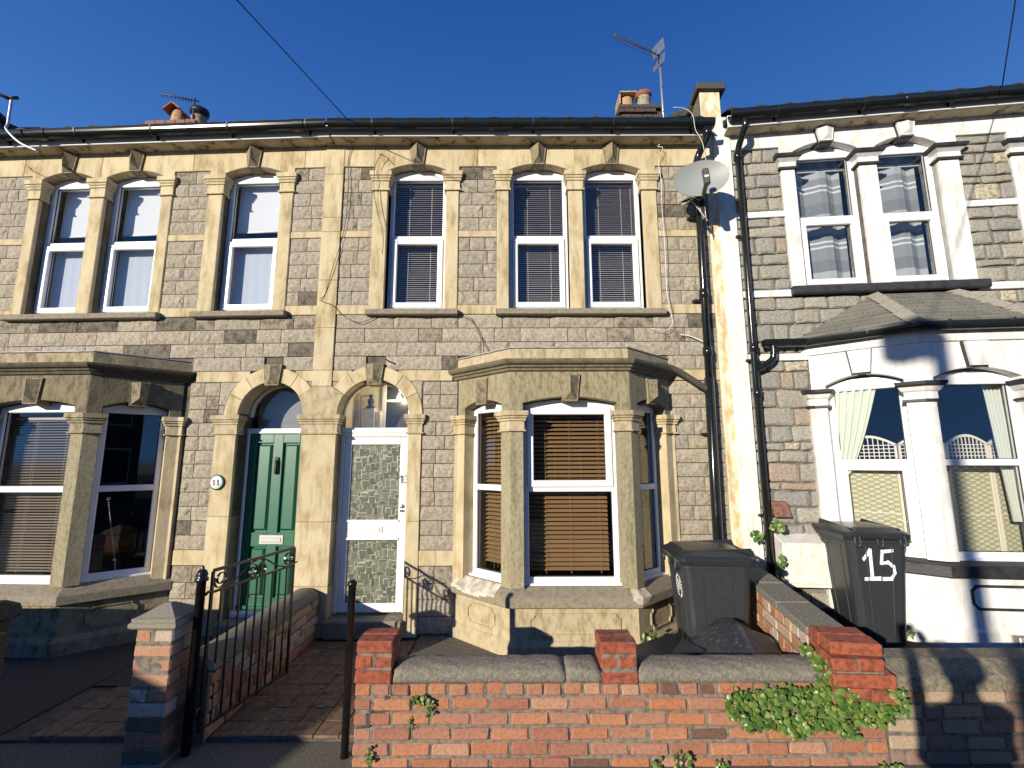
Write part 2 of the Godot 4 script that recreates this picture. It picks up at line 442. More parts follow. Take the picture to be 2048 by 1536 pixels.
	for i in leaf.size():
		var m := mat("leaf_%d" % i, leaf[i][0], leaf[i][1], leaf[i][2], 0.4)
		m.backlight_enabled = true
		m.backlight = Color(0.1, 0.18, 0.02)
	for e in [["bath", "streak"], ["bath_b", "streak"], ["bath_dirty", "streak"], ["bay_stone", "streak"], ["bay_pier", "streak"], ["bay_cornice", "streak"], ["white_paint", "faint"], ["flaking", "streak"]]:
		var dm: StandardMaterial3D = M[e[0]]
		dm.detail_enabled = true
		dm.detail_blend_mode = BaseMaterial3D.BLEND_MODE_MUL
		dm.detail_uv_layer = BaseMaterial3D.DETAIL_UV_2
		dm.detail_albedo = T[e[1]]
		dm.uv2_triplanar = true
		dm.uv2_world_triplanar = true
		dm.uv2_scale = Vector3(1.3, 0.24, 1.3)
	for k in ["pane", "pane_dark"]:
		var gm := StandardMaterial3D.new()
		gm.resource_name = k
		gm.albedo_color = Color(0.1, 0.12, 0.14, 0.02 if k == "pane" else 0.1)
		gm.transparency = BaseMaterial3D.TRANSPARENCY_ALPHA
		gm.roughness = 0.0
		gm.metallic_specular = 0.55
		M[k] = gm

# ---------------------------------------------------------------- masonry
func rock(w: float, h: float, rng: RandomNumberGenerator, relief: float) -> ArrayMesh:
	var st := ST()
	var nx := clampi(int(w / 0.042), 3, 9)
	var ny := clampi(int(h / 0.042), 3, 4)
	var off := Vector2(rng.randf() * 90.0, rng.randf() * 90.0)
	var tilt := Vector2(rng.randf_range(-0.05, 0.05), rng.randf_range(-0.06, 0.06))
	var P := []
	for j in ny + 1:
		for i in nx + 1:
			var u := float(i) / nx
			var v := float(j) / ny
			var edge := i == 0 or j == 0 or i == nx or j == ny
			var x := (u - 0.5) * w
			var y := (v - 0.5) * h
			var z := rng.randf_range(-0.009, -0.004)
			if not edge:
				x += rng.randf_range(-0.25, 0.25) * w / nx
				y += rng.randf_range(-0.25, 0.25) * h / ny
				z = 0.004 + relief * (N.get_noise_2d(x * 7.0 + off.x, y * 7.0 + off.y) * 1.3 + rng.randf_range(-0.3, 0.3)) + x * tilt.x + y * tilt.y
			P.append(Vector3(x, y, z))
	var W := nx + 1
	for j in ny:
		for i in nx:
			var a: Vector3 = P[j * W + i]
			var b: Vector3 = P[j * W + i + 1]
			var c: Vector3 = P[(j + 1) * W + i + 1]
			var d: Vector3 = P[(j + 1) * W + i]
			if rng.randf() < 0.5:
				tri(st, a, b, c, Vector3.BACK); tri(st, a, c, d, Vector3.BACK)
			else:
				tri(st, a, b, d, Vector3.BACK); tri(st, b, c, d, Vector3.BACK)
	var loop := []
	for i in nx: loop.append(P[i])
	for j in ny: loop.append(P[j * W + nx])
	for i in nx: loop.append(P[ny * W + nx - i])
	for j in ny: loop.append(P[(ny - j) * W])
	skirt(st, loop, -0.036)
	st.generate_normals()
	return st.commit()

func skirt(st: SurfaceTool, loop: Array, zb: float) -> void:
	for i in loop.size():
		var a: Vector3 = loop[i]
		var b: Vector3 = loop[(i + 1) % loop.size()]
		var o := Vector3(b.y - a.y, -(b.x - a.x), 0)
		quad(st, a, b, Vector3(b.x, b.y, zb), Vector3(a.x, a.y, zb), o)

# a stone of any convex outline (counter-clockwise), pillowed
func rock_poly(poly: PackedVector2Array, rng: RandomNumberGenerator, relief: float, pillow := 0.2) -> ArrayMesh:
	var st := ST()
	var n := poly.size()
	var c := Vector2.ZERO
	for p in poly: c += p / n
	var A := []
	var B := []
	for p in poly:
		A.append(Vector3(p.x, p.y, rng.randf_range(-0.012, -0.006)))
		var q := p.lerp(c, pillow)
		B.append(Vector3(q.x, q.y, 0.002 + rng.randf_range(-0.5, 0.6) * relief))
	var cc := Vector3(c.x + rng.randf_range(-0.02, 0.02), c.y + rng.randf_range(-0.01, 0.01), 0.004 + rng.randf_range(-0.3, 1.0) * relief)
	for i in n:
		var j := (i + 1) % n
		quad(st, A[i], A[j], B[j], B[i], Vector3.BACK)
		tri(st, B[i], B[j], cc, Vector3.BACK)
	if Geometry2D.is_polygon_clockwise(poly): A.reverse()
	skirt(st, A, -0.036)
	st.generate_normals()
	return st.commit()

func cuts(x0: float, x1: float, avg: float, rng: RandomNumberGenerator, last: Array) -> Array:
	var r := [x0]
	var w := x1 - x0
	if w < avg * 1.25 and w < 0.3:
		if rng.randf() < 0.35 or w < 0.17: r.append(x1); return r
		r.append(lerpf(x0, x1, [0.36, 0.42, 0.58, 0.64][rng.randi() % 4])); r.append(x1)
		return r
	var x := x0
	while x1 - x > avg * 1.5:
		var s := x + avg * rng.randf_range(0.45, 1.5)
		for l in last:
			if absf(l - s) < 0.05: s += 0.08
		if x1 - s < 0.1: break
		r.append(s); x = s
	if x1 - x > avg * 1.1 and rng.randf() < 0.7: r.append(lerpf(x, x1, rng.randf_range(0.35, 0.65)))
	r.append(x1)
	return r

var stones_on := {}

func lay(house: Node3D, mesh: ArrayMesh, m: Material, p: Vector3) -> void:
	var k: int = stones_on.get(house, 0)
	stones_on[house] = k + 1
	putm("stone", mesh, m, house, Transform3D(Basis(), p))

func panel(house: Node3D, x0: float, x1: float, rows: Array, avg: float, blk: Array, circ: Array, sd: int, dark := 0.06, rubble := false) -> void:
	var rng := rg(sd)
	var last := []
	for r in rows.size() - 1:
		var y0: float = rows[r]
		var y1: float = rows[r + 1]
		var free := [[x0, x1]]
		for b: Rect2 in blk:
			if b.position.y < y1 - 0.03 and b.end.y > y0 + 0.03:
				var f2 := []
				for f in free:
					if b.end.x <= f[0] or b.position.x >= f[1]: f2.append(f); continue
					if b.position.x - f[0] > 0.05: f2.append([f[0], b.position.x])
					if f[1] - b.end.x > 0.05: f2.append([b.end.x, f[1]])
				free = f2
		var now := []
		for f in free:
			var cs := cuts(f[0], f[1], avg, rng, last)
			for i in cs.size() - 1:
				now.append(cs[i])
				var gap := 0.009 if rubble else 0.0038
				var a := Vector2(cs[i] + gap, y0 + gap)
				var b := Vector2(cs[i + 1] - gap, y1 - gap)
				var c := (a + b) / 2.0
				var key := ""
				var q := rng.randf()
				if rubble:
					key = "rubble_red" if q < 0.035 else ("rubble_pale" if q < 0.1 else "rubble_%d" % (rng.randi() % 5))
				else:
					var dk: float = 0.5 if dark >= 0.1 and r == rows.size() - 2 else dark
					key = "sooty_stone" if q < dk * 0.5 else ("part_sooty" if q < dk else "stone_%d" % (rng.randi() % 6))
				var polys := [rect(a.x, a.y, b.x, b.y)]
				var whole := true
				for k in circ:
					var near := Vector2(clampf(k[0], a.x, b.x), clampf(k[1], a.y, b.y))
					if near.distance_to(Vector2(k[0], k[1])) < k[2]:
						whole = false
						var cp := PackedVector2Array()
						for t in 48: cp.append(Vector2(k[0], k[1]) + Vector2.from_angle(TAU * t / 48.0) * k[2])
						var np := []
						for p in polys: np.append_array(Geometry2D.clip_polygons(p, cp))
						polys = np
				if whole and rubble:
					var w := b.x - a.x
					var h := b.y - a.y
					var pl := PackedVector2Array()
					var j := func(px: float, py: float) -> Vector2: return Vector2(px * w, py * h) - Vector2(w, h) / 2.0 + Vector2(rng.randf_range(-1, 1), rng.randf_range(-1, 1)) * 0.009
					for e in [[0.06, 0.0], [0.5, 0.0], [0.94, 0.0], [1.0, 0.12], [1.0, 0.88], [0.94, 1.0], [0.5, 1.0], [0.06, 1.0], [0.0, 0.88], [0.0, 0.12]]: pl.append(j.call(e[0], e[1]))
					lay(house, rock_poly(pl, rng, 0.008, 0.22), M[key], Vector3(c.x, c.y, rng.randf_range(-0.006, 0.004)))
				elif whole:
					lay(house, rock(b.x - a.x, b.y - a.y, rng, 0.011), M[key], Vector3(c.x, c.y, 0))
				else:
					for p: PackedVector2Array in polys:
						var area := 0.0
						var cc := Vector2.ZERO
						for t in p.size():
							area += p[t].cross(p[(t + 1) % p.size()]) / 2.0
							cc += p[t] / p.size()
						if absf(area) < 0.0015: continue
						var loc := PackedVector2Array()
						for t in p: loc.append(t - cc)
						lay(house, rock_poly(loc, rng, 0.009, 0.3), M[key], Vector3(cc.x, cc.y, 0))
		last = now

func steps(a: float, b: float, n: int) -> Array:
	var r := []
	for i in n + 1: r.append(lerpf(a, b, float(i) / n))
	return r

func rubble_rows(a: float, b: float, rng: RandomNumberGenerator) -> Array:
	var r := [a]
	var y := a
	while b - y > 0.24:
		y += [0.09, 0.13, 0.17, 0.2, 0.15][rng.randi() % 5]
		r.append(y)
	if b - y > 0.19: r.append((y + b) / 2.0)
	r.append(b)
	return r

# backing wall cut by rectangular openings
func backing(house: Node3D, x0: float, x1: float, y0: float, y1: float, z0: float, z1: float, open: Array, m: Material) -> void:
	var xs := [x0, x1]
	var ys := [y0, y1]
	for o: Rect2 in open:
		xs.append_array([o.position.x, o.end.x]); ys.append_array([o.position.y, o.end.y])
	xs.sort(); ys.sort()
	var st := ST()
	for j in ys.size() - 1:
		var ya: float = ys[j]
		var yb: float = ys[j + 1]
		if yb - ya < 0.001: continue
		var run := -INF
		for i in xs.size():
			var xa: float = xs[i]
			var solid := i < xs.size() - 1
			if solid:
				var c := Vector2((xa + xs[i + 1]) / 2.0, (ya + yb) / 2.0)
				for o: Rect2 in open:
					if o.has_point(c) and xs[i + 1] - xa > 0.0005: solid = false
			if solid and run == -INF: run = xa
			if not solid and run > -INF:
				if xa - run > 0.001: box(st, Vector3(run, ya, z0), Vector3(xa, yb, z1))
				run = -INF
	put("wall", st, m, house)

# ---------------------------------------------------------------- windows and dressings
func arc_top(x0: float, x1: float, y: float, rise: float, n := 10) -> PackedVector2Array:
	var p := PackedVector2Array()
	for i in n + 1:
		var u := lerpf(-1.0, 1.0, float(i) / n)
		p.append(Vector2(lerpf(x0, x1, float(i) / n), y + rise * (1.0 - u * u)))
	return p

func window(house: Node3D, xf: Transform3D, x0: float, x1: float, y0: float, y1: float, rise: float, ytr: float, zf: float, sash: String, m: Material) -> void:
	var st := ST()
	var f := 0.055
	var z0 := zf - 0.065
	var yh := y1 - 0.05
	box(st, Vector3(x0, y0, z0), Vector3(x1, y0 + 0.07, zf), 0.006)
	box(st, Vector3(x0 - 0.01, y0 - 0.012, zf), Vector3(x1 + 0.01, y0 + 0.022, zf + 0.05), 0.006)
	box(st, Vector3(x0, y0 + 0.07, z0), Vector3(x0 + f, yh, zf), 0.006)
	box(st, Vector3(x1 - f, y0 + 0.07, z0), Vector3(x1, yh, zf), 0.006)
	box(st, Vector3(x0 + f, ytr - 0.03, z0), Vector3(x1 - f, ytr + 0.03, zf - 0.001), 0.006)
	var hd := PackedVector2Array([Vector2(x0, yh)])
	hd.append_array(arc_top(x0, x1, y1, rise))
	hd.append(Vector2(x1, yh))
	ext(st, hd, z0, zf - 0.002, 2, 0.006)
	var w := put("window", st, m, house, xf)
	for k in ["bottom", "top"]:
		var ya := y0 + 0.07 if k == "bottom" else ytr + 0.03
		var yb := ytr - 0.03 if k == "bottom" else yh
		var xa := x0 + f
		var xb := x1 - f
		if sash == k or sash == "both":
			var ss := ST()
			var b := 0.05
			var o := 0.014
			var zt := zf + 0.02
			var zu := zf - 0.045
			var q := [[Vector2(xa - o, ya - o), Vector2(xb + o, ya - o), Vector2(xb + o - b - o, ya + b), Vector2(xa + b, ya + b)],
				[Vector2(xb + o, ya - o), Vector2(xb + o, yb + o), Vector2(xb - b, yb - b), Vector2(xb - b, ya + b)],
				[Vector2(xb + o, yb + o), Vector2(xa - o, yb + o), Vector2(xa + b, yb - b), Vector2(xb - b, yb - b)],
				[Vector2(xa - o, yb + o), Vector2(xa - o, ya - o), Vector2(xa + b, ya + b), Vector2(xa + b, yb - b)]]
			for e in q: ext(ss, PackedVector2Array(e), zf + 0.0005, zt, 2, 0.007)
			box(ss, Vector3(xa + 0.001, ya + 0.001, zu), Vector3(xa + b, yb - 0.001, zf))
			box(ss, Vector3(xb - b, ya + 0.001, zu), Vector3(xb - 0.001, yb - 0.001, zf))
			box(ss, Vector3(xa + b, ya + 0.001, zu), Vector3(xb - b, ya + b, zf))
			box(ss, Vector3(xa + b, yb - b, zu), Vector3(xb - b, yb - 0.001, zf))
			put("sash", ss, m, w)
			xa += b; xb -= b; ya += b; yb -= b
		var gs := ST()
		box(gs, Vector3(xa, ya, zf - 0.036), Vector3(xb, yb, zf - 0.03))
		put("pane", gs, M.pane, w)
		var gk := ST()
		for e in [[xa, ya, xb, ya + 0.006], [xa, yb - 0.006, xb, yb], [xa, ya + 0.006, xa + 0.006, yb - 0.006], [xb - 0.006, ya + 0.006, xb, yb - 0.006]]:
			box(gk, Vector3(e[0], e[1], zf - 0.03), Vector3(e[2], e[3], zf - 0.022))
		put("gasket", gk, M.black, w)

func cap_prof(y0: float, y1: float, out: float) -> Array:
	var h := y1 - y0
	var r := [Vector2(-0.05, y0)]
	for p in [[0.5, 0.0], [0.55, 0.02], [0.55, 0.07], [0.22, 0.085], [0.2, 0.5], [0.5, 0.515], [0.55, 0.53], [0.55, 0.6], [0.42, 0.62], [0.72, 0.66], [0.78, 0.7], [0.78, 0.735], [0.6, 0.745], [1.0, 0.775], [1.0, 1.0]]: r.append(Vector2(p[0] * out, y0 + p[1] * h))
	r.append(Vector2(-0.05, y1))
	return r

func capital(house: Node3D, xf: Transform3D, path: Array, y0: float, y1: float, out: float, m: Material) -> void:
	var st := ST()
	sweep(st, path, cap_prof(y0, y1, out))
	put("capital", st, m, house, xf)

func keystone(house: Node3D, xf: Transform3D, cx: float, y0: float, y1: float, w0: float, w1: float, zb: float, zt: float, m: Material, called := "keystone") -> void:
	var st := ST()
	var a := [Vector2(cx - w0 / 2, y0), Vector2(cx + w0 / 2, y0), Vector2(cx + w1 / 2, y1), Vector2(cx - w1 / 2, y1)]
	var lip := zb + 0.018
	ext(st, PackedVector2Array(a), zb - 0.14, lip)
	var inn := inset(PackedVector2Array(a), 0.014)
	var p := []
	for v in inn: p.append(Vector3(v.x, v.y, lip + 0.001))
	var r0 := Vector3(cx, lerpf(y0, y1, 0.3), zt)
	var r1 := Vector3(cx, y1 - 0.014, zt)
	quad(st, p[0], p[3], r1, r0, Vector3(-1, 0, 1))
	quad(st, p[1], p[2], r1, r0, Vector3(1, 0, 1))
	tri(st, p[0], p[1], r0, Vector3(0, -1, 1))
	tri(st, p[2], p[3], r1, Vector3(0, 1, 0.2))
	put(called, st, m, house, xf)

# block of frieze above one or more segmental heads: openings [a, b]
func frieze(house: Node3D, xf: Transform3D, x0: float, x1: float, yb: float, yt: float, ycap: float, yspr: float, rise: float, heads: Array, z0: float, z1: float, m: Material) -> void:
	var pl := PackedVector2Array([Vector2(x0, yt)])
	var prev := x0
	for i in heads.size():
		var h: Array = heads[i]
		if h[2] > prev + 0.001 or (i == 0 and h[2] > x0 + 0.001):
			pl.append(Vector2(prev, yb))
			pl.append(Vector2(h[2], yb))
		pl.append(Vector2(h[2], ycap))
		pl.append(Vector2(h[0], ycap))
		pl.append_array(arc_top(h[0], h[1], yspr, rise))
		pl.append(Vector2(h[1], ycap))
		if i == heads.size() - 1 or heads[i + 1][2] > h[3] + 0.001: pl.append(Vector2(h[3], ycap))
		prev = h[3]
	if prev < x1 - 0.001:
		pl.append(Vector2(prev, yb))
		pl.append(Vector2(x1, yb))
	var seen_ := PackedVector2Array()
	for p in pl:
		if seen_.size() == 0 or seen_[seen_.size() - 1].distance_to(p) > 0.0005: seen_.append(p)
	pl = seen_
	pl.append(Vector2(x1, yt))
	var st := ST()
	ext(st, pl, z0, z1, 2, 0.004)
	put("frieze_block", st, m, house, xf)

func block(house: Node3D, called: String, a: Vector3, b: Vector3, m: Material, bev := 0.006, xf := Transform3D.IDENTITY) -> MeshInstance3D:
	var st := ST()
	box(st, a, b, bev)
	return put(called, st, m, house, xf)

# voussoirs of a round arch from angle a0 to a1 (degrees)
func arch_ring(house: Node3D, c: Vector2, r0: float, r1: float, a0: float, a1: float, n: int, ms: Array) -> void:
	for k in n:
		var t0 := deg_to_rad(lerpf(a0, a1, float(k) / n) + 0.25)
		var t1 := deg_to_rad(lerpf(a0, a1, float(k + 1) / n) - 0.25)
		var pl := PackedVector2Array()
		for i in 9: pl.append(c + Vector2.from_angle(lerpf(t0, t1, i / 8.0)) * r1)
		for i in 9: pl.append(c + Vector2.from_angle(lerpf(t1, t0, i / 8.0)) * r0)
		var st := ST()
		ext(st, pl, -0.2, 0.014, 2, 0.004)
		put("arch_stone", st, ms[k % ms.size()], house)

# canted bay: front half width a, wall half width b, projection d
func bay(house: Node3D, cx: float, a: float, b: float, d: float, sd: int, sashes: Array, upm: Material) -> Array:
	var P := [Vector2(cx - b, 0), Vector2(cx - a, d), Vector2(cx + a, d), Vector2(cx + b, 0)]
	var dl: Vector2 = (P[1] - P[0]).normalized()
	var dr: Vector2 = (P[3] - P[2]).normalized()
	var path := [P[0] - dl * 0.06, P[1], P[2], P[3] + dr * 0.06]
	var L: float = P[0].distance_to(P[1])
	var fr := [Transform3D(Basis(Vector3(dl.x, 0, dl.y), Vector3.UP, Vector3(-dl.y, 0, dl.x)), Vector3(P[0].x, 0, P[0].y)),
		at(cx - a, 0, d), Transform3D(Basis(Vector3(dr.x, 0, dr.y), Vector3.UP, Vector3(-dr.y, 0, dr.x)), Vector3(P[2].x, 0, P[2].y))]
	var ln := [L, a * 2.0, L]
	var st := ST()
	sweep(st, path, [Vector2(-0.2, 0.0), Vector2(0.035, 0.0), Vector2(0.035, 0.115), Vector2(0.012, 0.15), Vector2(0.0, 0.16), Vector2(0.0, 0.455), Vector2(-0.2, 0.455)])
	put("plinth", st, M.bath_dirty, house)
	st = ST()
	sweep(st, path, [Vector2(-0.22, 0.45), Vector2(0.055, 0.45), Vector2(0.065, 0.46), Vector2(0.065, 0.535), Vector2(0.055, 0.545), Vector2(-0.05, 0.615), Vector2(-0.22, 0.615)])
	put("bay_sill", st, M.sill_stone, house)
	# fresh cement on the sill at its two ends
	if sashes[1] == "top":
		for s in [0, 1]:
			var q0: Vector2 = P[0].lerp(P[1], 0.02) if s == 0 else P[2].lerp(P[1], 0.02)
			var q1: Vector2 = P[0].lerp(P[1], 0.82) if s == 0 else P[2].lerp(P[3], 0.16)
			for r in 3:
				var cm := ST()
				var e0 := 0.0 if r == 0 else 0.02
				var pp := [q0.lerp(q1, e0 + r * 0.12), q0.lerp(q1, 1.0 - r * 0.17)]
				if s == 1: pp = [P[2] - Vector2(0.06 - 0.02 * r, 0), P[2], q1.lerp(P[2], r * 0.2)]
				sweep(cm, pp, [Vector2(-0.04, 0.6), Vector2(0.066 + 0.002 * (3 - r), 0.52 - 0.018 * r), Vector2(0.07 - 0.001 * r, 0.54 - 0.004 * r), Vector2(0.058, 0.549 - 0.002 * r), Vector2(-0.02, 0.602 + 0.002 * (3 - r)), Vector2(-0.04, 0.618)])
				put("cement_patch", cm, M.patch, house)
	# raised outline panels on the plinth
	for k in 3:
		var w: float = ln[k]
		var xa := 0.17 if k == 1 else 0.2
		var xb := w - xa
		var ya := 0.2
		var yb := 0.395
		var c := 0.045
		var pl := PackedVector2Array()
		for e in [[xa, ya, 0], [xb, ya, 1], [xb, yb, 2], [xa, yb, 3]]:
			for i in 6:
				var t: float = [PI / 2, PI, PI * 1.5, 0.0][e[2]] - i * PI / 2 / 5.0
				pl.append(Vector2(e[0], e[1]) + Vector2.from_angle(t) * c)
		st = ST()
		band(st, pl, 0.014, -0.004, 0.012)
		put("panel_moulding", st, M.bath_dirty, house, fr[k])
	# piers
	var y0 := 0.61
	var yc := 2.065
	for s in [0, 1]:
		var corner: Vector2 = P[1] if s == 0 else P[2]
		var df: Vector2 = -dl if s == 0 else dr
		var sg := 1.0 if s == 0 else -1.0
		var nf := Vector2(-dl.y, dl.x) if s == 0 else Vector2(-dr.y, dr.x)
		var e0 := corner + df * 0.125
		var e1 := corner + Vector2(sg * 0.127, 0)
		var pl := PackedVector2Array([corner, e1, e1 - Vector2(0, 0.19), e0 - nf * 0.19 + Vector2(sg * 0.02, 0.0), e0])
		st = ST()
		ext(st, pl, y0, yc, 1)
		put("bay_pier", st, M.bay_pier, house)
		var pa := [e0 - nf * 0.12, e0, corner, e1, e1 - Vector2(0, 0.12)]
		if s == 1: pa.reverse()
		capital(house, Transform3D.IDENTITY, pa, yc, 2.265, 0.05, M.bath_dirty)
		# pier against the house wall
		var wc: Vector2 = P[0] if s == 0 else P[3]
		var dw: Vector2 = dl if s == 0 else -dr
		var nw := Vector2(-dl.y, dl.x) if s == 0 else Vector2(-dr.y, dr.x)
		var w1 := wc + dw * 0.115
		pl = PackedVector2Array([wc + Vector2(-sg * 0.03, -0.06), wc + Vector2(-sg * 0.03, 0.02), wc + Vector2(0, 0.02), w1, w1 - nw * 0.17, wc - nw * 0.17 + Vector2(sg * 0.06, 0)])
		st = ST()
		ext(st, pl, y0 - 0.05, yc, 1)
		put("bay_jamb", st, M.bath_b, house)
		pa = [wc + Vector2(-sg * 0.03, -0.03), wc + Vector2(-sg * 0.03, 0.02), wc + Vector2(0, 0.02), w1, w1 - nw * 0.12]
		if s == 1: pa.reverse()
		capital(house, Transform3D.IDENTITY, pa, yc, 2.265, 0.05, M.bath_b)
	# heads, windows
	for k in 3:
		var w: float = ln[k]
		var o0 := 0.127 if k == 1 else (0.115 if k == 0 else 0.125)
		var o1 := w - 0.127 if k == 1 else (w - 0.125 if k == 0 else w - 0.115)
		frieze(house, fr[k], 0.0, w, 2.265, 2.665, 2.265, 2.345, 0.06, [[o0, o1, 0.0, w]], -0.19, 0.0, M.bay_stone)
		keystone(house, fr[k], (o0 + o1) / 2.0, 2.36, 2.625, 0.15, 0.205 if k == 1 else 0.18, 0.004, 0.085, M.key_stone)
		window(house, fr[k], o0, o1, 0.612, 2.34, 0.055, 1.51, -0.13, sashes[k], upm)
		if k == 1:
			block(house, "soffit_board", Vector3(o0, 2.3, -0.2), Vector3(o1, 2.34, -0.196), M.black, 0.0, fr[k])
	# cornice, parapet, flashing, flat roof
	st = ST()
	sweep(st, path, [Vector2(-0.2, 2.655), Vector2(0.0, 2.655), Vector2(0.025, 2.665), Vector2(0.03, 2.69), Vector2(0.05, 2.695), Vector2(0.055, 2.715), Vector2(0.085, 2.725), Vector2(0.1, 2.745), Vector2(0.105, 2.77), Vector2(0.0, 2.785), Vector2(-0.2, 2.785)])
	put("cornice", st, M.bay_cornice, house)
	st = ST()
	sweep(st, path, [Vector2(-0.2, 2.78), Vector2(0.0, 2.78), Vector2(0.0, 2.885), Vector2(-0.02, 2.9), Vector2(-0.2, 2.9)])
	put("parapet", st, M.bath_dirty, house)
	st = ST()
	sweep(st, path, [Vector2(-0.21, 2.899), Vector2(0.004, 2.899), Vector2(0.004, 2.909), Vector2(-0.21, 2.909)])
	put("flashing", st, M.lead, house)
	st = ST()
	ext(st, PackedVector2Array([P[0] + Vector2(0.16, 0), P[1] + Vector2(0.05, -0.15), P[2] - Vector2(0.05, 0.15), P[3] - Vector2(0.16, 0)]), 2.84, 2.88, 1)
	put("flat_roof", st, M.lead, house)
	return fr

# ---------------------------------------------------------------- houses
func gutter_prof(z: float, y: float, r: float) -> PackedVector2Array:
	var p := PackedVector2Array()
	for i in 9:
		var t := PI + PI * i / 8.0
		p.append(Vector2(z + cos(t) * r, y + sin(t) * r * 0.9))
	p.append(Vector2(z + r, y + 0.03)); p.append(Vector2(z + r - 0.008, y + 0.03))
	for i in 9:
		var t := TAU - PI * i / 8.0
		p.append(Vector2(z + cos(t) * (r - 0.007), y + sin(t) * (r - 0.007) * 0.9))
	p.append(Vector2(z - r + 0.007, y + 0.03)); p.append(Vector2(z - r, y + 0.03))
	return p

func eaves(h: Node3D, x0: float, x1: float, ys: float, slope := 0.0) -> void:
	var rot := Transform3D(Basis(Vector3.BACK, slope), Vector3.ZERO)
	var st := ST()
	box(st, Vector3(x0, ys, -0.2), Vector3(x1, ys + 0.02, 0.17))
	put("soffit", st, M.soffit, h, rot)
	st = ST()
	box(st, Vector3(x0, ys + 0.003, 0.17), Vector3(x1, ys + 0.15, 0.188), 0.003)
	put("fascia", st, M.fascia, h, rot)
	st = ST()
	ext(st, gutter_prof(0.262, ys + 0.098, 0.066), x0, x1, 0)
	var gt := put("gutter", st, M.gutter, h, rot)
	var x := x0 + 0.5
	while x < x1:
		st = ST()
		ext(st, gutter_prof(0.262, ys + 0.097, 0.072), x, x + 0.022, 0)
		box(st, Vector3(x, ys + 0.02, 0.188), Vector3(x + 0.022, ys + 0.12, 0.2))
		put("bracket", st, M.black, gt)
		x += 0.92
	x = x0 + 1.85
	while x < x1:
		st = ST()
		ext(st, gutter_prof(0.262, ys + 0.097, 0.074), x, x + 0.13, 0)
		put("gutter_joint", st, M.gutter, gt)
		x += 3.1
	# pantiled roof
	st = ST(true)
	var w := 0.0375
	var n := int((x1 - x0) / w)
	for i in n:
		for r in 13:
			var q := []
			for c in [[i, 0], [i + 1, 0], [i + 1, 1], [i, 1]]:
				var xx: float = x0 + c[0] * w
				var ph := sin(TAU * xx / 0.3)
				var zz: float = 0.24 - 0.34 * (r + c[1])
				var yy: float = ys + 0.172 + (0.24 - zz) * 0.53 + 0.028 * ph + (0.02 if c[1] == 0 else 0.0)
				q.append(Vector3(xx, yy, zz))
			quad(st, q[0], q[1], q[2], q[3], Vector3(0, 1, 0.5))
			if r == 0:
				quad(st, q[0], q[1], q[1] - Vector3(0, 0.018, 0), q[0] - Vector3(0, 0.018, 0), Vector3.BACK)
	put("roof", st, M.roof_tile, h, rot)
	st = ST()
	var zr := 0.24 - 0.34 * 13
	var yr := ys + 0.14 + 0.34 * 13 * 0.53
	ext(st, PackedVector2Array([Vector2(0.2, ys + 0.11), Vector2(zr, yr), Vector2(zr - 4.2, ys + 0.1)]), x0, x1, 0)
	put("roof_deck", st, M.interior_dark, h, rot)

func rooms(h: Node3D, x0: float, x1: float, back: float) -> void:
	var st := ST()
	for e in [[x0, 0.0, x0 + 0.1], [x1 - 0.1, 0.0, x1]]:
		box(st, Vector3(e[0], -0.1, back), Vector3(e[2], 5.6, -0.29))
	box(st, Vector3(x0 + 0.1, -0.1, back), Vector3(x1 - 0.1, 5.6, back + 0.2))
	for y in [-0.1, 2.98, 5.5]:
		box(st, Vector3(x0 + 0.101, y, back + 0.201), Vector3(x1 - 0.101, y + 0.12, -0.29))
	put("interior_wall", st, M.interior_dark, h)

func pier_blocks(h: Node3D, x0: float, x1: float, ys: Array, zf: float, ms: Array, z0 := -0.2) -> void:
	for i in ys.size() - 1:
		block(h, "pier_stone", Vector3(x0, ys[i] + 0.0012, z0), Vector3(x1, ys[i + 1] - 0.0012, zf), ms[i % ms.size()], 0.004)

func jamb_path(x0: float, x1: float, z: float) -> Array:
	return [Vector2(x0, -0.1), Vector2(x0, z), Vector2(x1, z), Vector2(x1, -0.1)]

const UP1 := [3.539, 3.702, 3.866, 4.029, 4.192, 4.355]
const UP2 := [4.44, 4.602, 4.764, 4.926, 5.088, 5.25]
const MID := [2.784, 2.944, 3.104, 3.264, 3.424]

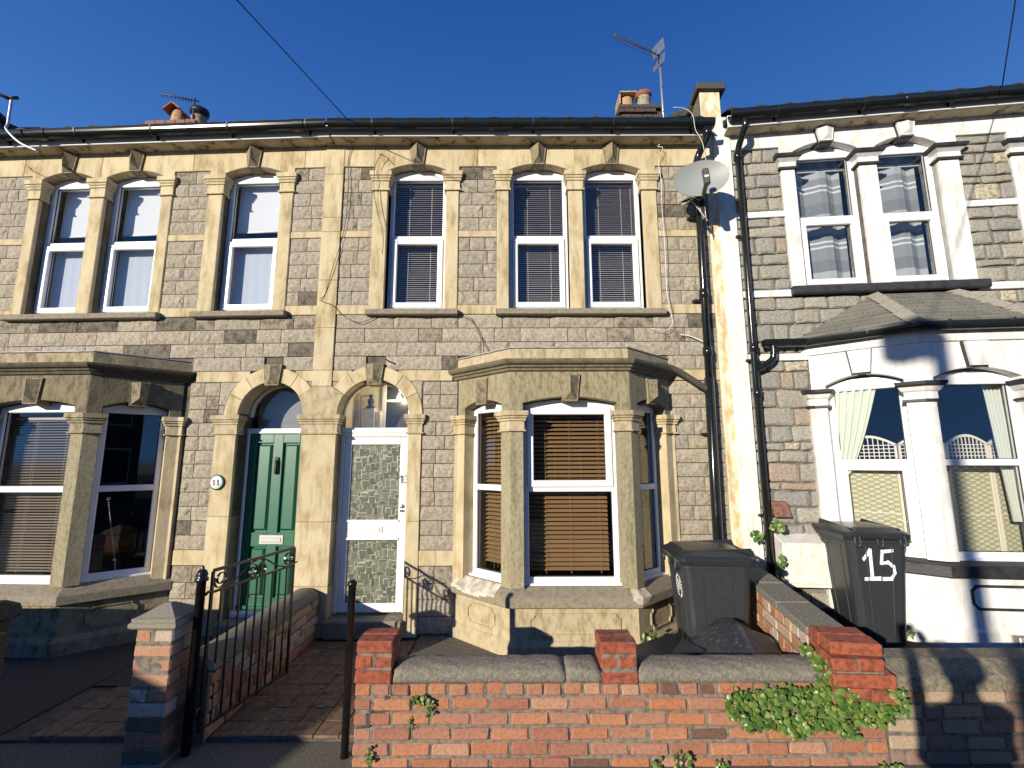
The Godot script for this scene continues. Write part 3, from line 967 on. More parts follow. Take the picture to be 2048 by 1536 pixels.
func upper_floor(h: Node3D, x0: float, x1: float, pils: Array, heads: Array, sills: Array, cuts_: Array, sd: int) -> void:
	# pils: [x0, x1]; heads: [open0, open1, outer0, outer1]
	var a := x0
	var gaps := []
	for hd in heads:
		if hd[2] > a + 0.05: gaps.append([a, hd[2]])
		a = hd[3]
	if x1 > a + 0.05: gaps.append([a, x1])
	var k := 0
	for gp in gaps:
		panel(h, gp[0], gp[1], UP1, 0.27, [], [], sd + k, 0.03)
		panel(h, gp[0], gp[1], UP2, 0.27, [], [], sd + 50 + k, 0.1)
		for e in [[4.355, 4.44], [3.424, 3.539]]:
			block(h, "band_course", Vector3(gp[0] + 0.001, e[0] + 0.003, -0.06), Vector3(gp[1] - 0.001, e[1] - 0.003, 0.004), M.bath_b, 0.004)
		k += 1
	for p in pils:
		block(h, "jamb", Vector3(p[0], 3.475, -0.2), Vector3(p[1], 4.935, 0.012), [M.bath, M.bath_b][k % 2], 0.008)
		capital(h, Transform3D.IDENTITY, jamb_path(p[0], p[1], 0.012), 4.935, 5.172, 0.043, M.bath)
		k += 1
	for i in cuts_.size() - 1:
		var mine := []
		for hd in heads:
			if hd[0] > cuts_[i] and hd[1] < cuts_[i + 1]: mine.append(hd)
		frieze(h, Transform3D.IDENTITY, cuts_[i] + 0.0015, cuts_[i + 1] - 0.0015, 5.25, 5.53, 5.172, 5.205, 0.08, mine, -0.2, 0.012, [M.bath, M.bath_b][i % 2])
	for hd in heads:
		var c: float = (hd[0] + hd[1]) / 2.0
		keystone(h, Transform3D.IDENTITY, c, 5.262, 5.512, 0.14, 0.2, 0.016, 0.11, M.key_stone)
		window(h, Transform3D.IDENTITY, hd[0], hd[1], 3.482, 5.2, 0.075, 4.40, -0.12, "bottom", M.upvc)
	for s in sills:
		var st := ST()
		ext(st, PackedVector2Array([Vector2(-0.2, 3.402), Vector2(0.075, 3.402), Vector2(0.085, 3.41), Vector2(0.085, 3.46), Vector2(0.075, 3.468), Vector2(-0.12, 3.484), Vector2(-0.2, 3.484)]), s[0], s[1], 0)
		put("sill", st, M.sill_stone, h)

func doorway(h: Node3D, c: float, r: float, zf: float) -> void:
	# reveals of the arch are the ring itself; fanlight frame and glass
	var st := ST()
	var pl := PackedVector2Array()
	for i in 25: pl.append(Vector2(c, 2.285) + Vector2.from_angle(PI * i / 24.0) * r)
	st = ST()
	ext(st, pl, zf - 0.045, zf - 0.038)
	put("fanlight", st, M.pane, h)
	st = ST()
	var a0 := PackedVector2Array()
	for i in 25: a0.append(Vector2(c, 2.285) + Vector2.from_angle(PI * i / 24.0) * r)
	for i in 25: a0.append(Vector2(c, 2.285) + Vector2.from_angle(PI * (24 - i) / 24.0) * (r - 0.022))
	ext(st, a0, zf - 0.07, zf - 0.01)
	put("fanlight_frame", st, M.upvc_old, h)
	block(h, "transom", Vector3(c - r, 2.095, zf - 0.07), Vector3(c + r, 2.152, zf + 0.015), M.upvc, 0.006)
	block(h, "fan_sill", Vector3(c - r, 2.152, zf - 0.068), Vector3(c + r, 2.285, zf - 0.05), M.pane, 0.0)

func house_13() -> void:
	var h := thing("terraced_house", "grey stone middle house with white glazed door and a bay hung with brown blinds", "house", H13, "terraced houses in the row")
	backing(h, -2.103, 2.31, 0.0, 5.6, -0.28, -0.03, [Rect2(-1.458, 3.47, 0.687, 1.83), Rect2(-0.03, 3.47, 0.699, 1.83), Rect2(0.839, 3.47, 0.701, 1.83), Rect2(-1.914, -0.05, 0.783, 2.70), Rect2(-0.48, 0.5, 2.1, 2.15)], M.mortar_dark)
	rooms(h, -2.1, 2.35, -8.0)
	upper_floor(h, -1.994, 2.309, [[-1.63, -1.458], [-0.771, -0.618], [-0.173, -0.03], [0.669, 0.839], [1.54, 1.712]],
		[[-1.458, -0.771, -1.63, -0.618], [-0.03, 0.669, -0.173, 0.754], [0.839, 1.54, 0.754, 1.712]], [[-1.64, -0.61], [-0.18, 1.73]], [-1.994, -1.63, -0.4, 0.754, 1.86, 2.309], 300)
	panel(h, -1.994, 2.309, MID, 0.44, [Rect2(-1.63, 2.7, 0.22, 0.16), Rect2(-0.6, 2.62, 2.34, 0.3)], [], 311, 0.13)
	# string course
	for e in [[-1.994, -1.78], [-1.26, -0.66], [1.8, 2.309]]:
		block(h, "string_course", Vector3(e[0] + 0.001, 2.66, -0.06), Vector3(e[1], 2.78, 0.004), M.bath_b, 0.004)
	panel(h, -1.994, -0.987, [2.285, 2.4, 2.66], 0.34, [Rect2(-1.93, 2.1, 0.9, 0.3)], [[-1.522, 2.285, 0.545]], 312, 0.03)
	var low := steps(0.857, 2.655, 12)
	panel(h, -0.985, -0.6, low, 0.26, [], [[-1.522, 2.285, 0.545]], 313, 0.02)
	panel(h, 1.73, 2.309, low, 0.3, [], [], 314, 0.02)
	for e in [[-0.985, -0.6], [1.73, 2.309]]:
		block(h, "band_course", Vector3(e[0] + 0.001, 0.7, -0.06), Vector3(e[1], 0.854, 0.004), M.bath_b, 0.004)
		panel(h, e[0], e[1], [0.03, 0.2, 0.363, 0.526, 0.695], 0.28, [], [], 315 + int(e[1]), 0.1)
	# door 13
	pier_blocks(h, -1.131, -0.987, [0.0, 0.48, 1.15, 2.075], 0.012, [M.bath, M.bath_b])
	capital(h, Transform3D.IDENTITY, jamb_path(-1.131, -0.987, 0.012), 2.075, 2.285, 0.043, M.bath_dirty)
	arch_ring(h, Vector2(-1.522, 2.285), 0.392, 0.54, 0, 80, 3, [M.bath, M.bath_b])
	arch_ring(h, Vector2(-1.522, 2.285), 0.392, 0.54, 100, 146, 2, [M.bath_b, M.bath])
	arch_ring(h, Vector2(-1.522, 2.285), 0.392, 0.53, 80.3, 99.7, 1, [M.bath_b])
	keystone(h, Transform3D.IDENTITY, -1.522, 2.612, 2.85, 0.15, 0.205, 0.022, 0.085, M.key_stone)
	doorway(h, -1.522, 0.391, -0.15)
	var z := -0.15
	var st := ST()
	box(st, Vector3(-1.913, 0.19, z - 0.07), Vector3(-1.865, 2.094, z + 0.012), 0.006)
	box(st, Vector3(-1.172, 0.19, z - 0.07), Vector3(-1.132, 2.094, z + 0.012), 0.006)
	box(st, Vector3(-1.865, 2.05, z - 0.07), Vector3(-1.172, 2.094, z + 0.012), 0.006)
	put("door_frame", st, M.upvc_old, h)
	st = ST()
	for e in [[-1.862, 0.2, -1.79, 2.046], [-1.247, 0.2, -1.175, 2.046], [-1.789, 1.965, -1.248, 2.046], [-1.789, 0.955, -1.248, 1.14], [-1.789, 0.2, -1.248, 0.29]]:
		box(st, Vector3(e[0], e[1], z - 0.045), Vector3(e[2], e[3], z - 0.002), 0.005)
	box(st, Vector3(-1.8, 1.128, z - 0.002), Vector3(-1.237, 1.152, z + 0.012), 0.004)
	box(st, Vector3(-1.8, 0.94, z - 0.002), Vector3(-1.237, 0.962, z + 0.012), 0.004)
	var door := put("glazed_door", st, M.upvc, h)
	for e in [[1.14, 1.965], [0.29, 0.955]]:
		st = ST()
		box(st, Vector3(-1.789, e[0], z - 0.03), Vector3(-1.248, e[1], z - 0.022))
		put("textured_pane", st, M.patterned, door)
	st = ST()
	box(st, Vector3(-1.625, 1.01, z - 0.002), Vector3(-1.415, 1.085, z + 0.008), 0.004)
	box(st, Vector3(-1.6, 1.024, z + 0.008), Vector3(-1.44, 1.07, z + 0.016), 0.005)
	put("letter_plate", st, M.upvc_old, door)
	st = ST(true)
	lathe(st, Vector3.ZERO, [Vector2(0.0, 0.0), Vector2(0.022, 0.0), Vector2(0.022, 0.012), Vector2(0.012, 0.018), Vector2(0.0, 0.018)], 14)
	put("lock", st, M.steel, door, Transform3D(Basis(Vector3.RIGHT, PI / 2), Vector3(-1.208, 1.295, z - 0.002)))
	block(door, "latch_pull", Vector3(-1.23, 1.235, z - 0.002), Vector3(-1.185, 1.255, z + 0.02), M.chrome, 0.004)
	var tm := TextMesh.new()
	tm.text = "13"; tm.font = SystemFont.new(); tm.font.font_names = PackedStringArray(["Droid Sans"]); tm.font_size = 24; tm.pixel_size = 0.0048; tm.depth = 0.004
	putm("house_number", tm, M.black, h, at(-1.192, 1.585, z + 0.015))
	block(h, "door_step", Vector3(-1.93, 0.0, -0.3), Vector3(-1.12, 0.175, 0.07), M.sill_stone, 0.012)
	# pier shared by the two doors, and the strip running up from it
	pier_blocks(h, -2.29, -1.914, [0.0, 0.5, 1.15, 2.075], 0.012, [M.bath_b, M.bath])
	capital(h, Transform3D.IDENTITY, jamb_path(-2.29, -1.914, 0.012), 2.075, 2.285, 0.043, M.bath_dirty)
	var pl := PackedVector2Array()
	for i in 8: pl.append(Vector2(-1.522, 2.285) + Vector2.from_angle(deg_to_rad(lerpf(180, 146.2, i / 7.0))) * 0.392)
	pl.append(Vector2(-1.522, 2.285) + Vector2.from_angle(deg_to_rad(146.2)) * 0.54)
	pl.append(Vector2(-1.994, 2.6)); pl.append(Vector2(-2.213, 2.6))
	pl.append(Vector2(-2.66, 2.285) + Vector2.from_angle(deg_to_rad(33.8)) * 0.54)
	for i in 8: pl.append(Vector2(-2.66, 2.285) + Vector2.from_angle(deg_to_rad(lerpf(33.8, 0, i / 7.0))) * 0.37)
	st = ST()
	ext(st, pl, -0.2, 0.02, 2, 0.006)
	put("springer_stone", st, M.bath_dirty, h)
	pier_blocks(h, -2.213, -1.994, [2.602, 2.78, 3.27, 3.83, 4.42, 4.6, 5.15, 5.53], 0.016, [M.bath, M.bath_b, M.bath])
	block(h, "cream_strip", Vector3(2.31, 0.0, -0.2), Vector3(2.425, 5.7, 0.02), M.flaking, 0.006)
	bay(h, 0.57, 0.59, 1.163, 0.556, 5, ["", "top", ""], M.upvc)
	# fresh cement on the sill ends
	eaves(h, -2.1, 2.33, 5.518)
	# drainpipe
	st = ST(true)
	tube(st, curve([Vector3(2.25, 5.55, 0.262), Vector3(2.25, 5.44, 0.25), Vector3(2.2, 5.33, 0.13), Vector3(2.17, 5.22, 0.1), Vector3(2.165, 5.1, 0.1)], 5), 0.04, 12)
	tube(st, [Vector3(2.165, 5.12, 0.1), Vector3(2.145, 2.6, 0.1)], 0.04, 12)
	tube(st, [Vector3(2.145, 2.64, 0.1), Vector3(2.11, 0.02, 0.1)], 0.052, 12)
	for e in [[2.25, 5.5, 0.262], [2.163, 4.72, 0.1], [2.15, 3.62, 0.1], [2.148, 2.96, 0.1], [2.145, 2.62, 0.1]]:
		tube(st, [Vector3(e[0], e[1] - 0.05, e[2]), Vector3(e[0], e[1] + 0.05, e[2])], 0.05, 12)
	var dp := put("downpipe", st, M.gutter, h)
	for y in [3.55, 2.05, 4.55]:
		block(dp, "pipe_clip", Vector3(2.05, y, 0.0), Vector3(2.21, y + 0.025, 0.06), M.black, 0.003)
	st = ST(true)
	tube(st, curve([Vector3(1.5, 2.78, 0.24), Vector3(1.66, 2.79, 0.14), Vector3(1.82, 2.74, 0.1), Vector3(2.0, 2.62, 0.1), Vector3(2.14, 2.53, 0.1)], 5), 0.034, 10)
	put("bay_waste_pipe", st, M.coping_dark, h)
	# chimney
	st = ST()
	box(st, Vector3(2.12, 6.6, -3.55), Vector3(2.86, 8.42, -2.95))
	var ch := put("chimney", st, M.chimney_brick, h)
	var rng := rg(88)
	for r in 5:
		var y := 8.02 + r * 0.085
		var o := 0.0 if r < 3 else 0.05
		for f in 4:
			var x := 2.09 - o + f * 0.2 + (0.0 if r % 2 == 0 else -0.1)
			st = ST()
			box(st, Vector3(maxf(x, 2.08 - o), y, -3.0), Vector3(minf(x + 0.19, 2.89 + o), y + 0.075, -2.92 + o), 0.004, 0.003, rng)
			put("brick", st, M.chimney_brick, ch)
	st = ST(true)
	lathe(st, Vector3(2.26, 8.44, -3.2), [Vector2(0.15, 0.0), Vector2(0.13, 0.05), Vector2(0.125, 0.34), Vector2(0.1, 0.34), Vector2(0.1, 0.1)], 18)
	put("chimney_pot", st, M.pot_buff, h)
	st = ST()
	box(st, Vector3(2.1, 8.8, -3.4), Vector3(2.42, 8.825, -3.0))
	box(st, Vector3(2.09, 8.6, -3.4), Vector3(2.12, 8.8, -3.05))
	put("pot_hood", st, M.pot_buff, h)
	st = ST(true)
	lathe(st, Vector3(2.6, 8.44, -3.2), [Vector2(0.16, 0.0), Vector2(0.135, 0.06), Vector2(0.125, 0.3), Vector2(0.14, 0.32), Vector2(0.14, 0.36), Vector2(0.125, 0.38)], 18)
	put("chimney_pot", st, M.pot_grey, h)
	st = ST(true)
	lathe(st, Vector3(2.6, 8.82, -3.2), [Vector2(0.125, 0.0), Vector2(0.165, 0.03), Vector2(0.165, 0.08), Vector2(0.12, 0.08), Vector2(0.12, -0.1)], 18)
	put("pot_rim", st, M.pot_red, h)
	hall(h)
	print("stones 13: ", stones_on[h])

func hall(h: Node3D) -> void:
	var st := ST()
	box(st, Vector3(-1.99, 0.03, -0.64), Vector3(-1.93, 2.97, -0.3))
	box(st, Vector3(-0.95, 0.03, -0.64), Vector3(-0.9, 2.97, -0.3))
	box(st, Vector3(-1.99, 0.03, -0.7), Vector3(-0.9, 2.97, -0.64))
	box(st, Vector3(-1.93, 0.03, -0.64), Vector3(-0.95, 0.06, -0.3))
	box(st, Vector3(-1.93, 2.93, -0.64), Vector3(-0.95, 2.97, -0.3))
	var hw := put("hall_wall", st, M.interior_cream, h)
	st = ST()
	for e in [[-1.6, 0.1, -1.55, 2.85], [-1.12, 0.1, -1.07, 2.85], [-1.55, 2.8, -1.12, 2.85], [-1.55, 2.5, -1.12, 2.53], [-1.27, 2.53, -1.245, 2.8], [-1.27, 0.1, -1.245, 2.5]]:
		box(st, Vector3(e[0], e[1], -0.64), Vector3(e[2], e[3], -0.61), 0.004)
	put("inner_door_frame", st, M.upvc_old, hw)
	st = ST()
	box(st, Vector3(-1.55, 0.1, -0.639), Vector3(-1.12, 2.8, -0.63))
	put("inner_door_pane", st, M.olive_glass, hw)

func house_11() -> void:
	var h := thing("terraced_house", "stone house on the left with green panelled door and pale upstairs windows", "house", H11, "terraced houses in the row")
	backing(h, -4.6, -0.053, 0.0, 5.6, -0.28, -0.03, [Rect2(-3.695, 3.47, 0.65, 1.83), Rect2(-2.875, 3.47, 0.714, 1.83), Rect2(-1.4, 3.47, 0.706, 1.83), Rect2(-0.979, -0.05, 0.739, 2.70), Rect2(-3.85, 0.5, 2.1, 2.15)], M.mortar_dark)
	rooms(h, -4.6, -0.06, -8.0)
	upper_floor(h, -4.45, -0.163, [[-3.831, -3.695], [-3.045, -2.875], [-2.161, -2.023], [-1.58, -1.4], [-0.694, -0.537]],
		[[-3.695, -3.045, -3.831, -2.96], [-2.875, -2.161, -2.96, -2.023], [-1.4, -0.694, -1.58, -0.537]], [[-3.87, -2.0], [-1.6, -0.51]], [-4.45, -3.95, -2.96, -1.8, -0.42, -0.163], 500)
	panel(h, -4.45, -0.163, MID, 0.42, [Rect2(-0.735, 2.7, 0.22, 0.16), Rect2(-3.98, 2.62, 2.42, 0.3)], [], 511, 0.22)
	for e in [[-1.5, -0.88], [-0.36, -0.163]]:
		block(h, "string_course", Vector3(e[0], 2.66, -0.06), Vector3(e[1] - 0.001, 2.78, 0.004), M.bath_b, 0.004)
	var low := steps(0.857, 2.655, 12)
	panel(h, -1.56, -1.217, low, 0.24, [], [[-0.61, 2.285, 0.535]], 513, 0.05)
	panel(h, -1.217, -0.163, [2.285, 2.4, 2.66], 0.34, [Rect2(-1.0, 2.1, 0.8, 0.3)], [[-0.61, 2.285, 0.535]], 512, 0.03)
	block(h, "band_course", Vector3(-1.56, 0.7, -0.06), Vector3(-1.218, 0.854, 0.004), M.bath_b, 0.004)
	panel(h, -1.56, -1.217, [0.03, 0.2, 0.363, 0.526, 0.695], 0.24, [], [], 515, 0.1)
	pier_blocks(h, -1.217, -0.979, [0.0, 0.48, 1.2, 2.075], 0.012, [M.bath_b, M.bath])
	capital(h, Transform3D.IDENTITY, jamb_path(-1.217, -0.979, 0.012), 2.075, 2.285, 0.043, M.bath_dirty)
	arch_ring(h, Vector2(-0.61, 2.285), 0.37, 0.53, 34, 80, 2, [M.bath, M.bath_b])
	arch_ring(h, Vector2(-0.61, 2.285), 0.37, 0.53, 100, 180, 3, [M.bath_b, M.bath])
	arch_ring(h, Vector2(-0.61, 2.285), 0.37, 0.52, 80.3, 99.7, 1, [M.bath_b])
	keystone(h, Transform3D.IDENTITY, -0.61, 2.612, 2.85, 0.15, 0.21, 0.022, 0.085, M.key_stone)
	doorway(h, -0.61, 0.369, -0.2)
	var st := ST()
	box(st, Vector3(-0.98, 2.155, -0.42), Vector3(-0.24, 2.7, -0.4))
	put("fanlight_board", st, M.fan_grey, h)
	var z := -0.2
	st = ST()
	box(st, Vector3(-0.978, 0.19, z - 0.07), Vector3(-0.945, 2.094, z + 0.012), 0.006)
	box(st, Vector3(-0.272, 0.19, z - 0.07), Vector3(-0.241, 2.094, z + 0.012), 0.006)
	put("door_frame", st, M.upvc, h)
	st = ST()
	box(st, Vector3(-0.943, 0.21, z - 0.06), Vector3(-0.274, 2.09, z - 0.03))
	for e in [[-0.943, 0.21, -0.86, 2.09], [-0.357, 0.21, -0.274, 2.09], [-0.665, 0.211, -0.552, 2.089], [-0.86, 1.99, -0.665, 2.089], [-0.552, 1.99, -0.357, 2.089], [-0.86, 0.86, -0.665, 1.01], [-0.552, 0.86, -0.357, 1.01], [-0.86, 0.211, -0.665, 0.33], [-0.552, 0.211, -0.357, 0.33]]:
		box(st, Vector3(e[0], e[1], z - 0.03), Vector3(e[2], e[3], z), 0.004)
	var door := put("panelled_door", st, M.green_door, h)
	for e in [[-0.86, 1.01, -0.665, 1.99], [-0.552, 1.01, -0.357, 1.99], [-0.86, 0.33, -0.665, 0.86], [-0.552, 0.33, -0.357, 0.86]]:
		st = ST()
		ext(st, inset(rect(e[0], e[1], e[2], e[3]), 0.018), z - 0.03, z - 0.004, 2, 0.022)
		put("door_panel", st, M.green_door, door)
	st = ST()
	box(st, Vector3(-0.745, 0.885, z), Vector3(-0.475, 0.985, z + 0.008), 0.003)
	box(st, Vector3(-0.72, 0.91, z + 0.008), Vector3(-0.5, 0.955, z + 0.014), 0.004)
	put("letter_plate", st, M.steel, door)
	st = ST()
	box(st, Vector3(-0.628, 1.64, z), Vector3(-0.582, 1.83, z + 0.02), 0.008)
	box(st, Vector3(-0.62, 1.645, z + 0.02), Vector3(-0.59, 1.8, z + 0.045), 0.01)
	put("knocker", st, M.iron, door)
	st = ST()
	box(st, Vector3(-0.94, 0.215, z), Vector3(-0.277, 0.255, z + 0.03), 0.008)
	put("weather_bar", st, M.green_door, door)
	block(h, "threshold", Vector3(-0.978, 0.15, -0.28), Vector3(-0.241, 0.205, -0.1), M.upvc, 0.01)
	block(h, "door_step", Vector3(-0.99, 0.0, -0.3), Vector3(-0.23, 0.148, 0.1), M.sill_stone, 0.012)
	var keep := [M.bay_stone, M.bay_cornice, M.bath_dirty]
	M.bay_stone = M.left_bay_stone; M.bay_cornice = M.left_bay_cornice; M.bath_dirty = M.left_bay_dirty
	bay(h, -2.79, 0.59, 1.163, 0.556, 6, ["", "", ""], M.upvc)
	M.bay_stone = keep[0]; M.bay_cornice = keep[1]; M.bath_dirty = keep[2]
	eaves(h, -5.4, -0.06, 5.518)
	st = ST()
	box(st, Vector3(-5.0, 6.6, -3.55), Vector3(-4.15, 8.12, -2.95))
	var ch := put("chimney", st, M.chimney_red, h)
	var rng := rg(89)
	for r in 2:
		for f in 5:
			var x := -5.08 + f * 0.2 - r * 0.06
			st = ST()
			box(st, Vector3(x, 8.12 + r * 0.085, -3.0), Vector3(x + 0.19, 8.195 + r * 0.085, -2.88 + r * 0.03), 0.004, 0.003, rng)
			put("brick", st, M.chimney_red, ch)
	block(ch, "flaunching", Vector3(-5.05, 8.1, -3.6), Vector3(-4.1, 8.26, -2.95), M.coping, 0.03)
	st = ST(true)
	lathe(st, Vector3(-4.78, 8.28, -3.2), [Vector2(0.15, 0.0), Vector2(0.125, 0.05), Vector2(0.12, 0.42), Vector2(0.1, 0.42), Vector2(0.1, 0.1)], 18)
	put("chimney_pot", st, M.pot_buff, h)
	st = ST()
	for s in [-1, 1]:
		var a := Vector3(-4.78, 8.8, -3.42)
		var b := Vector3(-4.78 + s * 0.17, 8.66, -3.42)
		var o := Vector3(0, 0, 0.44)
		ext(st, PackedVector2Array([Vector2(a.x, a.y), Vector2(b.x, b.y), Vector2(b.x, b.y - 0.03), Vector2(a.x, a.y - 0.03)]), -3.42, -2.98)
	put("pot_hood", st, M.pot_red, h)
	st = ST(true)
	lathe(st, Vector3(-4.35, 8.28, -3.2), [Vector2(0.15, 0.0), Vector2(0.13, 0.05), Vector2(0.125, 0.25), Vector2(0.14, 0.26), Vector2(0.14, 0.29), Vector2(0.12, 0.3), Vector2(0.1, 0.3), Vector2(0.1, 0.1)], 18)
	put("chimney_pot", st, M.pot_buff, h)
	st = ST(true)
	lathe(st, Vector3(-4.35, 8.58, -3.2), [Vector2(0.11, 0.0), Vector2(0.11, 0.06), Vector2(0.17, 0.08), Vector2(0.17, 0.16), Vector2(0.03, 0.18), Vector2(0.0, 0.18)], 18)
	put("pot_cowl", st, M.black, h)
	print("stones 11: ", stones_on[h])

func cap_15(h: Node3D, path: Array, y0: float, y1: float) -> void:
	var st := ST()
	sweep(st, path, [Vector2(-0.05, y0 + 0.022), Vector2(0.012, y0 + 0.022), Vector2(0.012, y0 + 0.09), Vector2(0.03, y0 + 0.105), Vector2(0.05, y1 - 0.05), Vector2(-0.05, y1 - 0.05)])
	put("capital", st, M.white_paint, h)
	st = ST()
	sweep(st, path, [Vector2(-0.05, y1 - 0.05), Vector2(0.05, y1 - 0.05), Vector2(0.068, y1 - 0.03), Vector2(0.075, y1), Vector2(-0.05, y1)])
	put("capital_trim", st, M.black_paint, h)
	st = ST()
	sweep(st, path, [Vector2(-0.05, y0), Vector2(0.03, y0), Vector2(0.03, y0 + 0.022), Vector2(-0.05, y0 + 0.022)])
	put("capital_trim", st, M.black_paint, h)

func house_15() -> void:
	var h := thing("terraced_house", "house on the right with grey rubble stone, white painted dressings and black trim", "house", H15, "terraced houses in the row")
	backing(h, 0.125, 4.4, 0.0, 5.7, -0.28, -0.03, [Rect2(1.012, 3.6, 0.70, 1.85), Rect2(1.906, 3.6, 0.652, 1.85), Rect2(3.46, 3.6, 0.7, 1.85), Rect2(1.06, 0.6, 2.23, 2.3)], M.mortar_15)
	rooms(h, 0.13, 4.4, -8.0)
	var rng := rg(700)
	for e in [[0.315, 0.858], [2.771, 3.3]]:
		panel(h, e[0], e[1], rubble_rows(3.68, 4.553, rng), 0.26, [], [], 701 + int(e[0]), 0, true)
		panel(h, e[0], e[1], rubble_rows(4.632, 5.423, rng), 0.26, [], [], 711 + int(e[0]), 0, true)
		block(h, "band_course", Vector3(e[0], 4.556, -0.06), Vector3(e[1] - 0.001, 4.629, 0.006), M.white_paint, 0.004)
		block(h, "band_course", Vector3(e[0], 3.595, -0.06), Vector3(e[1] - 0.001 + (0.5 if e[0] > 1 else 0.0), 3.675, 0.006), M.white_paint, 0.004)
	panel(h, 0.315, 3.5, rubble_rows(2.945, 3.592, rng), 0.27, [Rect2(1.05, 2.8, 2.2, 0.3), Rect2(1.4, 3.0, 1.5, 0.32)], [], 720, 0, true)
	panel(h, 0.315, 0.95, rubble_rows(0.13, 2.86, rng), 0.25, [Rect2(0.43, 0.55, 0.44, 0.46)], [], 721, 0, true)
	block(h, "band_course", Vector3(0.315, 2.864, -0.06), Vector3(1.0, 2.94, 0.006), M.white_paint, 0.004)
	for p in [[0.858, 1.012], [1.712, 1.906], [2.558, 2.771], [3.3, 3.46]]:
		block(h, "jamb", Vector3(p[0], 3.69, -0.2), Vector3(p[1], 5.13, 0.015), M.white_paint, 0.008)
		cap_15(h, jamb_path(p[0], p[1], 0.015), 5.13, 5.30)
	var heads := [[1.012, 1.712, 0.858, 1.809], [1.906, 2.558, 1.809, 2.771], [3.46, 4.16, 3.3, 4.28]]
	frieze(h, Transform3D.IDENTITY, 0.315, 4.3, 5.425, 5.64, 5.30, 5.36, 0.1, heads, -0.2, 0.015, M.white_paint)
	for hd in [heads[0], heads[1]]:
		var c: float = (hd[0] + hd[1]) / 2.0
		keystone(h, Transform3D.IDENTITY, c, 5.424, 5.606, 0.15, 0.205, 0.017, 0.05, M.black_paint, "keystone_edge")
		keystone(h, Transform3D.IDENTITY, c, 5.436, 5.604, 0.135, 0.188, 0.055, 0.11, M.white_paint)
	for hd in heads:
		window(h, Transform3D.IDENTITY, hd[0], hd[1], 3.692, 5.36, 0.09, 4.545, -0.09, "bottom", M.upvc)
	var st := ST()
	ext(st, PackedVector2Array([Vector2(-0.2, 3.6), Vector2(0.08, 3.6), Vector2(0.085, 3.61), Vector2(0.085, 3.68), Vector2(0.075, 3.69), Vector2(-0.2, 3.694)]), 0.84, 2.83, 0)
	put("sill", st, M.black_paint, h)
	block(h, "white_strip", Vector3(0.122, 0.0, -0.2), Vector3(0.314, 5.86, 0.03), M.white_paint, 0.006)
	eaves(h, 0.31, 4.4, 5.6, 0.012)
	st = ST(true)
	tube(st, curve([Vector3(0.40, 5.64, 0.262), Vector3(0.40, 5.54, 0.25), Vector3(0.37, 5.4, 0.12), Vector3(0.365, 5.3, 0.08)], 5), 0.036, 12)
	tube(st, [Vector3(0.365, 5.32, 0.08), Vector3(0.345, 0.15, 0.08)], 0.036, 12)
	for y in [5.3, 3.0, 2.5]:
		tube(st, [Vector3(0.358, y - 0.05, 0.08), Vector3(0.358, y + 0.04, 0.08)], 0.046, 12)
	var dp := put("downpipe", st, M.gutter, h)
	for y in [4.3, 2.85, 1.2]: block(dp, "pipe_clip", Vector3(0.28, y, 0.03), Vector3(0.42, y + 0.025, 0.07), M.black, 0.003)
	bay_15(h)
	# meter box and vent hood
	st = ST()
	ext(st, PackedVector2Array([Vector2(-0.02, 0.54), Vector2(0.2, 0.54), Vector2(0.2, 0.96), Vector2(-0.02, 1.03)]), 0.43, 0.87, 0, 0.012, true)
	var mb := put("meter_cabinet", st, M.meter_white, self, h.transform)
	tag(mb, "weathered white meter cabinet on the stone wall between black drainpipe and bin 15", "meter box")
	block(mb, "cabinet_door", Vector3(0.46, 0.575, 0.2), Vector3(0.84, 0.77, 0.207), M.meter_white, 0.004)
	block(mb, "cabinet_door", Vector3(0.46, 0.776, 0.2), Vector3(0.84, 0.93, 0.207), M.meter_white, 0.004)
	st = ST()
	ext(st, PackedVector2Array([Vector2(-0.02, 1.2), Vector2(0.1, 1.2), Vector2(0.03, 1.345), Vector2(-0.02, 1.36)]), 0.425, 0.59, 0, 0.004, true)
	tag(put("vent_hood", st, M.terracotta, self, h.transform), "small rusty brown vent hood on rubble wall above the meter cabinet", "vent")
	print("stones 15: ", stones_on[h])

